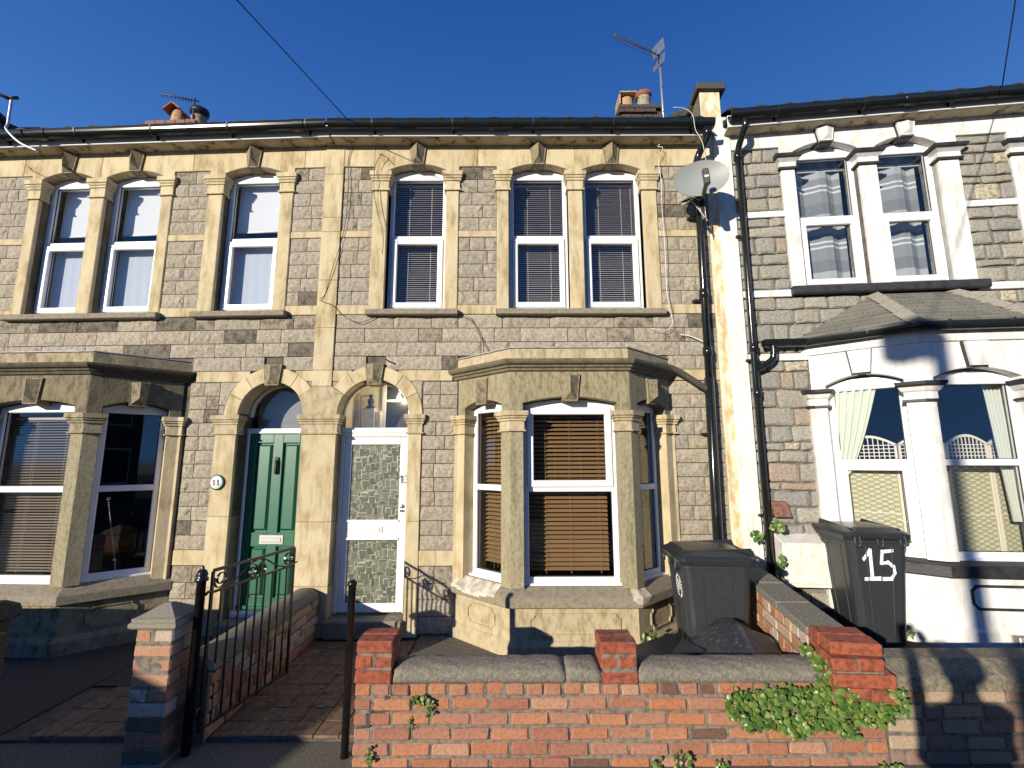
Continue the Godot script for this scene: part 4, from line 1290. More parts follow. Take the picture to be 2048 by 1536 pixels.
func bay_15(h: Node3D) -> void:
	var d := 0.55
	var P := [Vector2(0.95, 0), Vector2(1.69, d), Vector2(2.66, d), Vector2(3.4, 0)]
	var dl: Vector2 = (P[1] - P[0]).normalized()
	var dr: Vector2 = (P[3] - P[2]).normalized()
	var path := [P[0] - dl * 0.06, P[1], P[2], P[3] + dr * 0.06]
	var L: float = P[0].distance_to(P[1])
	var fr := [Transform3D(Basis(Vector3(dl.x, 0, dl.y), Vector3.UP, Vector3(-dl.y, 0, dl.x)), Vector3(P[0].x, 0, P[0].y)),
		at(P[1].x, 0, d), Transform3D(Basis(Vector3(dr.x, 0, dr.y), Vector3.UP, Vector3(-dr.y, 0, dr.x)), Vector3(P[2].x, 0, P[2].y))]
	var ln := [L, 0.97, L]
	var st := ST()
	sweep(st, path, [Vector2(-0.2, 0.05), Vector2(0.03, 0.05), Vector2(0.03, 0.29), Vector2(0.01, 0.31), Vector2(0.0, 0.32), Vector2(0.0, 0.745), Vector2(-0.2, 0.745)])
	put("plinth", st, M.white_paint, h)
	st = ST()
	sweep(st, path, [Vector2(-0.22, 0.74), Vector2(0.045, 0.74), Vector2(0.055, 0.75), Vector2(0.055, 0.84), Vector2(0.045, 0.85), Vector2(-0.05, 0.875), Vector2(-0.22, 0.875)])
	put("bay_sill", st, M.black_paint, h)
	st = ST()
	var c := 0.05
	var pl := PackedVector2Array([Vector2(0.15 + c, 0.465), Vector2(0.82 - c, 0.465), Vector2(0.82, 0.465 + c), Vector2(0.82, 0.68 - c), Vector2(0.82 - c, 0.68), Vector2(0.15 + c, 0.68), Vector2(0.15, 0.68 - c), Vector2(0.15, 0.465 + c)])
	band(st, pl, 0.022, -0.004, 0.01)
	put("panel_outline", st, M.black_paint, h, fr[1])
	st = ST()
	for e in [[0.4, 0.16, 0.43, 0.28], [0.67, 0.16, 0.7, 0.28], [0.43, 0.16, 0.67, 0.18], [0.43, 0.26, 0.67, 0.28]]:
		box(st, Vector3(e[0], e[1], 0.028), Vector3(e[2], e[3], 0.05))
	for i in 7: box(st, Vector3(0.43, 0.18, 0.03) + Vector3(0.012 + i * 0.034, 0, 0), Vector3(0.45 + i * 0.034, 0.26, 0.044))
	put("air_brick", st, M.galvanised, h, fr[1])
	for s in [0, 1]:
		var corner: Vector2 = P[1] if s == 0 else P[2]
		var df: Vector2 = -dl if s == 0 else dr
		var sg := 1.0 if s == 0 else -1.0
		var nf := Vector2(-dl.y, dl.x) if s == 0 else Vector2(-dr.y, dr.x)
		var e0 := corner + df * 0.14
		var e1 := corner + Vector2(sg * 0.1, 0)
		pl = PackedVector2Array([corner, e1, e1 - Vector2(0, 0.19), e0 - nf * 0.19 + Vector2(sg * 0.02, 0.0), e0])
		st = ST()
		ext(st, pl, 0.872, 2.33, 1)
		put("bay_pier", st, M.white_paint, h)
		var pa := [e0 - nf * 0.1, e0, corner, e1, e1 - Vector2(0, 0.1)]
		if s == 1: pa.reverse()
		cap_15(h, pa, 2.33, 2.52)
		var wc: Vector2 = P[0] if s == 0 else P[3]
		var dw: Vector2 = dl if s == 0 else -dr
		var nw := Vector2(-dl.y, dl.x) if s == 0 else Vector2(-dr.y, dr.x)
		var w1 := wc + dw * 0.13
		pl = PackedVector2Array([wc + Vector2(-sg * 0.04, -0.06), wc + Vector2(-sg * 0.04, 0.03), wc + Vector2(0, 0.03), w1, w1 - nw * 0.17, wc - nw * 0.17 + Vector2(sg * 0.06, 0)])
		st = ST()
		ext(st, pl, 0.3, 2.33, 1)
		put("bay_jamb", st, M.white_paint, h)
		pa = [wc + Vector2(-sg * 0.04, -0.03), wc + Vector2(-sg * 0.04, 0.03), wc + Vector2(0, 0.03), w1, w1 - nw * 0.1]
		if s == 1: pa.reverse()
		cap_15(h, pa, 2.33, 2.52)
	for k in 3:
		var w: float = ln[k]
		var o0 := 0.1 if k == 1 else (0.13 if k == 0 else 0.14)
		var o1 := w - (0.1 if k == 1 else (0.14 if k == 0 else 0.13))
		frieze(h, fr[k], 0.0, w, 2.52, 2.915, 2.52, 2.56, 0.09, [[o0, o1, 0.0, w]], -0.19, 0.0, M.white_paint)
		keystone(h, fr[k], (o0 + o1) / 2.0, 2.648, 2.895, 0.165, 0.225, 0.002, 0.03, M.black_paint, "keystone_edge")
		keystone(h, fr[k], (o0 + o1) / 2.0 + 0.006, 2.66, 2.893, 0.145, 0.2, 0.034, 0.065, M.white_paint)
		window(h, fr[k], o0, o1, 0.873, 2.55, 0.08, 1.755, -0.1, "bottom" if k != 1 else "", M.upvc)
	st = ST()
	sweep(st, path, [Vector2(-0.2, 2.905), Vector2(0.02, 2.905), Vector2(0.025, 2.91), Vector2(0.025, 3.02), Vector2(-0.2, 3.02)])
	put("bay_fascia", st, M.white_paint, h)
	st = ST()
	var gp := []
	for i in 9: gp.append(Vector2(0.09 + cos(PI + PI * i / 8.0) * 0.055, 3.06 + sin(PI + PI * i / 8.0) * 0.065))
	gp.append(Vector2(0.145, 3.075)); gp.append(Vector2(0.035, 3.075))
	sweep(st, [Vector2(0.46, 0.0), Vector2(0.93, 0.0), P[1], P[2], P[3] + dr * 0.06], gp)
	var gt := put("bay_gutter", st, M.gutter, h)
	for k in 3:
		for x in ([0.2, 0.55] if k != 1 else [0.2, 0.75]):
			st = ST()
			ext(st, gutter_prof(0.09, 3.055, 0.062), x, x + 0.022, 0)
			put("bracket", st, M.black, gt, fr[k])
	st = ST(true)
	tube(st, curve([Vector3(0.56, 3.03, 0.09), Vector3(0.56, 2.92, 0.09), Vector3(0.53, 2.85, 0.085), Vector3(0.42, 2.78, 0.08), Vector3(0.35, 2.74, 0.08)], 5), 0.036, 10)
	put("bay_waste_pipe", st, M.gutter, h)
	# hipped roof of overlapping shingles
	var ev := [Vector3(0.82, 3.07, 0.0), Vector3(1.64, 3.08, 0.66), Vector3(2.71, 3.08, 0.66), Vector3(3.5, 3.07, 0.0)]
	var ap := [Vector3(1.72, 3.585, -0.01), Vector3(2.5, 3.585, -0.01)]
	st = ST()
	quad(st, ev[1], ev[2], ap[1], ap[0], Vector3(0, 1, 1))
	tri(st, ev[0], ev[1], ap[0], Vector3(-1, 1, 1)); tri(st, ev[2], ev[3], ap[1], Vector3(1, 1, 1))
	tri(st, ev[0], ev[1], ev[2], Vector3.DOWN); tri(st, ev[0], ev[2], ev[3], Vector3.DOWN)
	var rf := put("bay_roof", st, M.shingle_b, h)
	var rng := rg(44)
	for pln in [[ev[0], ev[1], ap[0], ap[0]], [ev[1], ev[2], ap[1], ap[0]], [ev[2], ev[3], ap[1], ap[1]]]:
		var nrm: Vector3 = (pln[1] - pln[0]).cross(pln[3] - pln[0]).normalized()
		if nrm.y < 0: nrm = -nrm
		var rows := 9
		for r in rows:
			var t0 := float(r) / rows
			var t1 := minf(float(r + 1) / rows + 0.02, 1.0)
			var a0: Vector3 = pln[0].lerp(pln[3], t0)
			var b0: Vector3 = pln[1].lerp(pln[2], t0)
			var a1: Vector3 = pln[0].lerp(pln[3], t1)
			var b1: Vector3 = pln[1].lerp(pln[2], t1)
			var n := maxi(1, int(a0.distance_to(b0) / 0.26))
			for i in n:
				var u0 := float(i) / n
				var u1 := float(i + 1) / n - 0.004
				var lift := 0.024 + rng.randf_range(-0.003, 0.004)
				var q := [a0.lerp(b0, u0) + nrm * lift, a0.lerp(b0, u1) + nrm * lift, a1.lerp(b1, u1) + nrm * 0.004, a1.lerp(b1, u0) + nrm * 0.004]
				st = ST()
				quad(st, q[0], q[1], q[2], q[3], nrm)
				quad(st, q[0], q[1], q[1] - nrm * lift, q[0] - nrm * lift, Vector3(nrm.x, -0.5, nrm.z))
				put("shingle", st, M[["shingle_a", "shingle_b", "shingle_c"][rng.randi() % 3]], rf)
	for e in [[ev[1], ap[0]], [ev[2], ap[1]]]:
		var dirv: Vector3 = (e[1] - e[0]).normalized()
		var ln2: float = e[0].distance_to(e[1])
		for i in 3:
			var p0: Vector3 = e[0] + dirv * (ln2 * i / 3.0 - 0.02)
			var p1: Vector3 = e[0] + dirv * (ln2 * (i + 1) / 3.0)
			var side := dirv.cross(Vector3.UP).normalized()
			var up := side.cross(dirv).normalized()
			st = ST()
			for s in [-1, 1]:
				var w: Vector3 = side * s * 0.09 - up * 0.055
				quad(st, p0 + up * 0.06, p1 + up * 0.045, p1 + up * 0.045 + w, p0 + up * 0.06 + w, up + side * s)
				tri(st, p0 + up * 0.06, p0 + up * 0.06 + w, p0 - up * 0.02, -dirv)
			put("hip_tile", st, M.hip, rf)

# ---------------------------------------------------------------- things at the windows
func blind(label: String, xf: Transform3D, x0: float, x1: float, y0: float, y1: float, z: float, pitch: float, wd: float, tilt: float, m: Material, cords: Array, group: String) -> void:
	var t := thing("venetian_blind", label, "blind", xf, group)
	var bm := BoxMesh.new()
	bm.size = Vector3(x1 - x0, 0.003, wd)
	bm.material = m
	var n := int((y1 - 0.03 - y0) / pitch)
	var rng := rg(int(x0 * 100.0) + 991)
	for i in n:
		putm("slat", bm, m, t, Transform3D(Basis(Vector3.RIGHT, tilt + rng.randf_range(-0.03, 0.03)), Vector3((x0 + x1) / 2.0, y1 - 0.04 - i * pitch, z)))
	var st := ST()
	box(st, Vector3(x0, y1 - 0.028, z - wd / 2.0), Vector3(x1, y1, z + wd / 2.0), 0.003)
	put("headrail", st, m, t)
	for c in cords:
		st = ST()
		var cx: float = lerpf(x0, x1, c)
		for s in [-1, 1]: box(st, Vector3(cx - 0.0015, y0, z + s * (wd / 2.0 + 0.001) - 0.0008), Vector3(cx + 0.0015, y1 - 0.03, z + s * (wd / 2.0 + 0.001) + 0.0008))
		put("ladder_cord", st, m, t)

func drape(called: String, label: String, xf: Transform3D, fx: Callable, y0: float, y1: float, m: Material, group := "") -> void:
	# fx(u, t) -> Vector2(x, z): u across the cloth, t from bottom to top
	var st := ST(true)
	var nu := 40
	var nv := 10
	for i in nu:
		for j in nv:
			var q := []
			for c in [[i, j], [i + 1, j], [i + 1, j + 1], [i, j + 1]]:
				var t: float = float(c[1]) / nv
				var p: Vector2 = fx.call(float(c[0]) / nu, t)
				st.set_uv(Vector2(float(c[0]) / nu, 1.0 - t))
				q.append([Vector3(p.x, lerpf(y0, y1, t), p.y), Vector2(float(c[0]) / nu, 1.0 - t)])
			for k in [0, 2, 1, 0, 3, 2]:
				st.set_uv(q[k][1]); st.add_vertex(q[k][0])
	var o := put(called, st, m, self, xf)
	tag(o, label, "curtain", group)

func image_mat(called: String, im: Image, rough: float, alpha := 1.0) -> StandardMaterial3D:
	var m := StandardMaterial3D.new()
	m.resource_name = called
	m.albedo_texture = ImageTexture.create_from_image(im)
	m.roughness = rough
	if alpha < 1.0:
		m.transparency = BaseMaterial3D.TRANSPARENCY_ALPHA
		m.albedo_color = Color(1, 1, 1, alpha)
	M[called] = m
	return m

func pictures() -> void:
	var rng := rg(5)
	# door glass: small overlapping rectangles with pale edges
	var im := Image.create(256, 256, false, Image.FORMAT_RGB8)
	im.fill(Color(0.5, 0.51, 0.44))
	for i in 460:
		var w := 14 + rng.randi() % 15
		var h := 14 + rng.randi() % 17
		var x := rng.randi() % 256
		var y := rng.randi() % 256
		var v := rng.randf_range(0.37, 0.5)
		var l := rng.randf_range(0.6, 0.86)
		im.fill_rect(Rect2i(x, y, w, h), Color(l, l, l * 0.9))
		im.fill_rect(Rect2i(x + 2, y + 2, w - 2, h - 2), Color(v, v * 1.01, v * 0.9))
	var pm := image_mat("patterned", im, 0.25, 0.72)
	pm.uv1_triplanar = true; pm.uv1_scale = Vector3(1.35, 1.35, 1.35)
	# striped curtain cloth
	im = Image.create(64, 256, false, Image.FORMAT_RGB8)
	for y in 256:
		var k := y % 96
		var v := 0.56
		if k < 34: v = 0.70
		elif k in [46, 47, 48, 54, 55, 56]: v = 0.86
		elif k > 76: v = 0.5
		im.fill_rect(Rect2i(0, y, 64, 1), Color(v * 0.85, v * 0.89, v * 0.92))
	image_mat("stripe_cloth", im, 0.9)
	# woven rush panel
	im = Image.create(128, 128, false, Image.FORMAT_RGB8)
	for y in 128:
		for x in 128:
			var cx := x / 16
			var cy := y / 8
			var v: float = 0.72 + (0.1 if (cx + cy) % 2 == 0 else -0.06) - (0.16 if y % 8 == 0 or x % 16 == 0 else 0.0) + rng.randf_range(-0.03, 0.03)
			im.set_pixel(x, y, Color(v * 0.92, v * 0.91, v * 0.76))
	var wm := image_mat("woven", im, 0.85)
	wm.uv1_triplanar = true; wm.uv1_scale = Vector3(2.6, 2.6, 2.6)
	wm.uv1_world_triplanar = false

func at_windows() -> void:
	var g13 := "cream venetian blinds upstairs in the middle house"
	blind("cream venetian blind in the single upstairs window of the middle house", H13, -1.42, -0.81, 3.56, 5.16, -0.25, 0.0265, 0.02, 0.5, M.cream_slat, [0.28, 0.72, 0.95], g13)
	blind("cream venetian blind in the left half of the paired upstairs window of the middle house", H13, 0.01, 0.63, 3.56, 5.16, -0.25, 0.0265, 0.02, 0.5, M.cream_slat, [0.3, 0.75], g13)
	blind("cream venetian blind in the right half of the paired upstairs window, beside the satellite dish", H13, 0.88, 1.5, 3.56, 5.16, -0.25, 0.0265, 0.02, 0.5, M.cream_slat, [0.3, 0.75, 0.95], g13)
	var dl := Vector2(0.573, 0.556).normalized()
	var bl := [Transform3D(Basis(Vector3(dl.x, 0, dl.y), Vector3.UP, Vector3(-dl.y, 0, dl.x)), Vector3(0.57 - 1.163, 0, 0)), at(-0.02, 0, 0.556), Transform3D(Basis(Vector3(dl.x, 0, -dl.y), Vector3.UP, Vector3(dl.y, 0, dl.x)), Vector3(1.16, 0, 0.556))]
	var gb := "brown wooden blinds in the bay of the middle house"
	blind("brown wooden blind in the left narrow window of the bay with brown blinds", H13 * bl[0], 0.17, 0.66, 0.68, 2.3, -0.28, 0.043, 0.05, 0.5, M.brown_slat, [0.3], gb)
	blind("brown wooden blind in the wide front window of the middle bay", H13 * bl[1], 0.2, 0.98, 0.68, 2.27, -0.3, 0.043, 0.05, 0.5, M.brown_slat, [0.2, 0.52, 0.9], gb)
	blind("brown wooden blind in the right narrow window of the bay, beside the black bin", H13 * bl[2], 0.14, 0.63, 0.68, 2.3, -0.28, 0.043, 0.05, 0.5, M.brown_slat, [0.3], gb)
	var b11 := H11 * at(-3.38, 0, 0.556)
	blind("thin cream blind in the front window of the left house's bay", b11, 0.16, 1.02, 0.68, 2.25, -0.27, 0.028, 0.022, 0.4, M.bay_slat, [0.3, 0.7], "")
	var k := 0
	for e in [[-3.655, -3.085, "leftmost"], [-2.835, -2.2, "middle"], [-1.36, -0.735, "single right-hand"]]:
		var st := ST()
		box(st, Vector3(e[0], 4.58, -0.262), Vector3(e[1], 5.2, -0.258))
		var o := put("sky_sheet", st, M.sky_sheet_pale, self, H11)  # pale sheet stands in for the bright sky reflection in the upper pane
		tag(o, "pale sheet standing for sky reflection high in the %s upstairs window of left house" % e[2], "blind", "sky reflection sheets high in the left house")
		st = ST(true)
		tube(st, [Vector3(e[0], 4.575, -0.26), Vector3(e[1], 4.575, -0.26)], 0.01, 8)
		put("bottom_bar", st, M.upvc, o)
		var x0: float = e[0] + 0.02
		var x1: float = e[1] - 0.02
		drape("low_sky_sheet", "pale sheet standing for sky reflection low in the %s upstairs window of left house" % e[2], H11,
			func(u: float, t: float) -> Vector2: return Vector2(lerpf(x0, x1, u), -0.235 + 0.0015 * sin(u * 30.0 + 2.0 * t)), 3.52, 4.36, M.sky_reflection_tone, "sky reflection sheets low in the left house")  # pale sheet paints the sky reflection into the lower pane
	# striped curtains upstairs in the right house
	for e in [[1.04, 1.68, "left"], [1.9, 2.53, "right"]]:
		var x0: float = e[0]
		var x1: float = e[1]
		drape("striped_curtain", "grey curtain with pale stripes in the %s upstairs window of the house with white dressings" % e[2], H15,
			func(u: float, t: float) -> Vector2: return Vector2(lerpf(x0, x1, u) + 0.015 * sin(u * 12.0), -0.3 + 0.035 * sin(u * 12.0 + 0.4 * t) + 0.005 * sin(u * 47.0)), 3.5, 5.42, M.stripe_cloth, "striped curtains upstairs on the right")
		var st := ST()
		box(st, Vector3(x0, 5.25, -0.29), Vector3(x1 + 0.14, 5.285, -0.27), 0.004)
		tag(put("curtain_rail", st, M.upvc, self, H15), "white rail across the top of the %s upstairs window of the right house" % e[2], "curtain rail", "curtain rails upstairs on the right")
	# tied back curtains in the white bay
	drape("tied_curtain", "pale green curtain drawn to the left in the white bay, above the folding screen", H15,
		func(u: float, t: float) -> Vector2:
			var w := lerpf(0.10, 0.42, pow(t, 0.7))
			return Vector2(1.07 + w * u, 0.0 + w * u * 0.72 - 0.06 + 0.022 * sin(u * 44.0)), 1.55, 2.62, M.drape_green)
	drape("tied_curtain", "pale curtain hanging at the right end of the white bay's front window", H15,
		func(u: float, t: float) -> Vector2:
			var w := lerpf(0.14, 0.24, t)
			return Vector2(2.62 - w * u, 0.3 + 0.02 * sin(u * 40.0)), 1.2, 2.62, M.drape_green)
	var fs := thing("folding_screen", "folding screen of woven rush with arched lattice top standing inside the white bay", "screen", H15)
	var pts := [Vector2(1.22, -0.05), Vector2(1.62, 0.2), Vector2(2.03, 0.24), Vector2(2.45, 0.2), Vector2(2.86, 0.1)]
	for i in 4:
		var a: Vector2 = pts[i]
		var b: Vector2 = pts[i + 1]
		var dv := (b - a).normalized()
		var w := a.distance_to(b) - 0.01
		var xf := Transform3D(Basis(Vector3(dv.x, 0, dv.y), Vector3.UP, Vector3(-dv.y, 0, dv.x)), Vector3(a.x, 0.2, a.y))
		var st := ST()
		box(st, Vector3(0, 0, -0.012), Vector3(0.022, 1.74, 0.012), 0.003)
		box(st, Vector3(w - 0.022, 0, -0.012), Vector3(w, 1.74, 0.012), 0.003)
		box(st, Vector3(0.022, 1.56, -0.012), Vector3(w - 0.022, 1.585, 0.012), 0.003)
		box(st, Vector3(0.022, 0.05, -0.012), Vector3(w - 0.022, 0.075, 0.012), 0.003)
		for yy in [0.55, 1.05]: box(st, Vector3(0.022, yy, -0.004), Vector3(w - 0.022, yy + 0.008, 0.007))
		var top := PackedVector2Array()
		for j in 13: top.append(Vector2(lerpf(0.0, w, j / 12.0), 1.74 + 0.09 * sin(PI * j / 12.0)))
		for j in 13: top.append(Vector2(lerpf(w, 0.0, j / 12.0), 1.715 + 0.09 * sin(PI * j / 12.0)))
		ext(st, top, -0.012, 0.012)
		var sp := put("screen_panel", st, M.screen_white, fs, xf)
		st = ST()
		box(st, Vector3(0.022, 0.075, -0.003), Vector3(w - 0.022, 1.56, 0.002))
		put("woven_sheet", st, M.woven, sp)
		st = ST()
		for j in 9:
			var x := 0.022 + (w - 0.044) * (j + 1) / 10.0
			box(st, Vector3(x - 0.004, 1.585, -0.004), Vector3(x + 0.004, 1.72 + 0.09 * sin(PI * x / w), 0.004))
		for j in 4: box(st, Vector3(0.022, 1.615 + j * 0.036, -0.0035), Vector3(w - 0.022, 1.623 + j * 0.036, 0.0035))
		put("lattice", st, M.screen_white, sp)
	# inside the hall behind the fanlight
	var bt := thing("light_bulb", "bare bulb with added light hanging in the hall behind the middle fanlight", "bulb", H13 * at(-1.36, 2.56, -0.48))
	var sb := ST(true)
	lathe(sb, Vector3.ZERO, [Vector2(0.0, -0.065), Vector2(0.02, -0.062), Vector2(0.032, -0.04), Vector2(0.03, -0.015), Vector2(0.016, 0.012), Vector2(0.014, 0.03)], 14)
	put("glass_bulb", sb, M.bulb_glass, bt)
	var lamp := OmniLight3D.new()  # light added to brighten the hall behind the fanlight
	lamp.name = "added_hall_light"
	lamp.light_color = Color(1.0, 0.93, 0.78)
	lamp.light_energy = 0.11
	lamp.light_size = 0.03
	lamp.omni_range = 6.0
	lamp.omni_attenuation = 2.0
	lamp.shadow_enabled = true
	lamp.position = Vector3(0, -0.03, 0)
	bt.add_child(lamp)
	sb = ST(true)
	lathe(sb, Vector3.ZERO, [Vector2(0.017, 0.028), Vector2(0.019, 0.08), Vector2(0.008, 0.1), Vector2(0.003, 0.1), Vector2(0.003, 0.34)], 10)
	put("lamp_holder", sb, M.upvc_old, bt)
	var mbx := thing("fuse_box", "pale fuse box on the hall wall behind the middle fanlight", "box", H13 * at(-1.72, 0.06, -0.58))
	sb = ST()
	box(sb, Vector3(-0.1, 2.0, -0.055), Vector3(0.06, 2.36, 0.05), 0.008)
	put("cabinet", sb, M.meter_white, mbx)
	sb = ST()
	box(sb, Vector3(0.06, 2.0, -0.055), Vector3(0.13, 2.32, 0.04), 0.008)
	put("side_cabinet", sb, M.meter_white, mbx)
	sb = ST(true)
	tube(sb, curve([Vector3(-0.13, 2.1, 0.0), Vector3(-0.13, 2.48, 0.0), Vector3(-0.1, 2.51, 0.0), Vector3(0.0, 2.515, 0.0)], 4), 0.012, 8)
	put("conduit", sb, M.meter_white, mbx)
	sb = ST(true)
	lathe(sb, Vector3.ZERO, [Vector2(0.0, 0.0), Vector2(0.055, 0.0), Vector2(0.05, 0.02), Vector2(0.025, 0.035), Vector2(0.042, 0.075), Vector2(0.03, 0.11), Vector2(0.015, 0.12), Vector2(0.026, 0.145), Vector2(0.018, 0.165), Vector2(0.0, 0.168)], 14)
	tag(put("figurine", sb, M.coping_dark, self, H13 * at(-1.72, 2.421, -0.56)), "dark figurine on top of the fuse box in the hall", "figurine")
	# beaded chain in the left bay
	var ch := thing("bead_chain", "string of pale beads hanging inside the side window of the left bay", "beads", H11)
	var bead := SphereMesh.new()
	bead.radius = 0.006; bead.height = 0.012; bead.radial_segments = 8; bead.rings = 4
	for i in 36:
		if i >= 25:
			putm("bead", bead, M.upvc, ch, at(-2.105 + 0.0027 * (i - 25), 0.745 - (i - 25) * 0.012, 0.1))
			continue
		putm("bead", bead, M.upvc, ch, at(-2.258 + 0.0061 * i if i < 25 else -2.1, 1.38 - i * 0.0255 if i < 25 else 0.74, 0.1))
	var bs := SphereMesh.new()
	bs.radius = 0.018; bs.height = 0.036; bs.radial_segments = 12; bs.rings = 6
	putm("bead", bs, M.chrome, ch, at(-2.105, 0.77, 0.105))
	putm("bead", bs, M.upvc, ch, at(-2.26, 1.395, 0.1))

# ---------------------------------------------------------------- ground
func ground() -> void:
	var st := ST()
	box(st, Vector3(-60, -1.2, -60), Vector3(60, -0.16, 60))
	struct("ground", st, M.soil)
	st = ST()
	box(st, Vector3(-40, -0.16, 0.6), Vector3(40, -0.14, 8.0))
	struct("road", st, M.asphalt)
	st = ST()
	box(st, Vector3(-40, -0.16, -3.47), Vector3(40, -0.03, 0.45))
	struct("pavement", st, M.pavement)
	st = ST()
	var x := -20.0
	while x < 20.0:
		box(st, Vector3(x, -0.16, 0.455), Vector3(x + 0.9, -0.025, 0.595), 0.012)
		x += 0.91
	struct("kerb", st, M.coping)
	st = ST()
	box(st, Vector3(-40, -0.16, 8.0), Vector3(40, -0.03, 10.5))
	struct("far_pavement", st, M.pavement)
	st = ST()
	box(st, Vector3(-2.0, -0.15, -5.5), Vector3(-0.955, -0.015, -3.471))
	var p13 := struct("tiled_path", st, M.mortar_dark)
	tiles(p13, -1.99, -0.975, -5.15, -3.475, 61)
	st = ST()
	box(st, Vector3(-3.4, -0.15, -5.6), Vector3(-2.26, -0.015, -3.471))
	var p11 := struct("tiled_path", st, M.mortar_dark)
	tiles(p11, -3.18, -2.28, -4.2, -3.475, 62)
	st = ST()
	box(st, Vector3(-3.39, -0.015, -5.6), Vector3(-2.26, -0.002, -4.21))
	struct("path_concrete", st, M.asphalt)
	st = ST()
	box(st, Vector3(-8.0, -0.15, -5.9), Vector3(-3.4, 0.0, -3.471))
	struct("left_yard", st, M.asphalt)
	st = ST()
	box(st, Vector3(-0.95, -0.15, -5.4), Vector3(2.2, 0.02, -3.471))
	struct("concrete_yard", st, M.yard)
	st = ST()
	box(st, Vector3(2.21, -0.15, -5.4), Vector3(9.0, 0.135, -3.45))
	struct("garden_bed", st, M.soil)

func tiles(parent: Node3D, x0: float, x1: float, z0: float, z1: float, sd: int) -> void:
	var rng := rg(sd)
	var nx := int(round((x1 - x0) / 0.168))
	var nz := int(round((z1 - z0) / 0.186))
	for j in nz:
		for i in nx:
			var w := (x1 - x0) / nx
			var d := (z1 - z0) / nz
			var st := ST()
			var y := rng.randf_range(-0.002, 0.002)
			box(st, Vector3(x0 + i * w + 0.003, -0.02, z0 + j * d + 0.003), Vector3(x0 + (i + 1) * w - 0.003, 0.002 + y, z0 + (j + 1) * d - 0.003), 0.003, 0.001, rng)
			put("tile", st, M["tile_%d" % (rng.randi() % 4)], parent)

# ---------------------------------------------------------------- brick walls
func brick(parent: Node3D, a: Vector3, b: Vector3, m: Material, rng: RandomNumberGenerator) -> void:
	var st := ST()
	var c := (a + b) / 2.0
	box(st, a - c, b - c, 0.009, 0.004, rng)
	put("brick", st, m, parent, Transform3D(Basis(Vector3.BACK, rng.randf_range(-0.008, 0.008)), c + Vector3(0, rng.randf_range(-0.003, 0.003), rng.randf_range(-0.007, 0.005))))

func pick(rng: RandomNumberGenerator, stem: String, n: int, odd := "", p := 0.0) -> Material:
	if odd and rng.randf() < p: return M[odd]
	return M["%s_%d" % [stem, rng.randi() % n]]

func coping_round(x0: float, x1: float, y: float, z0: float, z1: float, h: float) -> SurfaceTool:
	var st := ST(true)
	var n := 16
	var k := int((x1 - x0) / 0.035)
	var R := []
	for i in k + 1:
		var u := float(i) / k
		var sh := 1.0 - 0.16 * pow(absf(u * 2.0 - 1.0), 24.0)
		var ring := []
		for j in n + 1:
			var t := PI * j / n
			var zz := lerpf(z0, z1, 0.5 - 0.5 * cos(t) * (0.9 + 0.1 * sh))
			var hh := 0.012 + (h - 0.012) * pow(sin(t), 0.55) * sh
			var x := lerpf(x0, x1, u)
			var nz := N.get_noise_3d(x * 9.0, hh * 22.0, zz * 14.0) * 0.009 + N.get_noise_3d(x * 34.0, hh * 60.0, zz * 50.0) * 0.004
			ring.append(Vector3(x, y + hh + (nz if j > 0 and j < n else 0.0), zz + nz * 0.6))
		R.append(ring)
	for i in k:
		for j in n: quad(st, R[i][j], R[i + 1][j], R[i + 1][j + 1], R[i][j + 1], Vector3(0, sin(PI * (j + 0.5) / n), -cos(PI * (j + 0.5) / n)))
		quad(st, R[i][0], R[i + 1][0], R[i + 1][n], R[i][n], Vector3.DOWN)
	for e in [0, k]:
		for j in range(1, n): tri(st, R[e][0], R[e][j], R[e][j + 1], Vector3(-1 if e == 0 else 1, 0, 0))
	return st

func pier_bricks(parent: Node3D, x0: float, x1: float, z0: float, z1: float, ys: Array, ms: Array, sd: int, flip := 0) -> void:
	var rng := rg(sd)
	for i in ys.size() - 1:
		var a: float = ys[i] + 0.005
		var b: float = ys[i + 1] - 0.005
		var mid := (z0 + z1) / 2.0
		if (i + flip) % 2 == 0:
			brick(parent, Vector3(x0, a, mid + 0.005), Vector3(x1, b, z1), ms[rng.randi() % ms.size()], rng)
			brick(parent, Vector3(x0, a, z0), Vector3(x1, b, mid - 0.005), ms[rng.randi() % ms.size()], rng)
		else:
			var mx := (x0 + x1) / 2.0 + rng.randf_range(-0.01, 0.01)
			brick(parent, Vector3(x0, a, z0), Vector3(mx - 0.005, b, z1), ms[rng.randi() % ms.size()], rng)
			brick(parent, Vector3(mx + 0.005, a, z0), Vector3(x1, b, z1), ms[rng.randi() % ms.size()], rng)
	var st := ST()
	box(st, Vector3(x0 + 0.008, ys[0], z0 + 0.008), Vector3(x1 - 0.008, ys[ys.size() - 1] - 0.008, z1 - 0.008))
	put("mortar", st, M.mortar, parent)

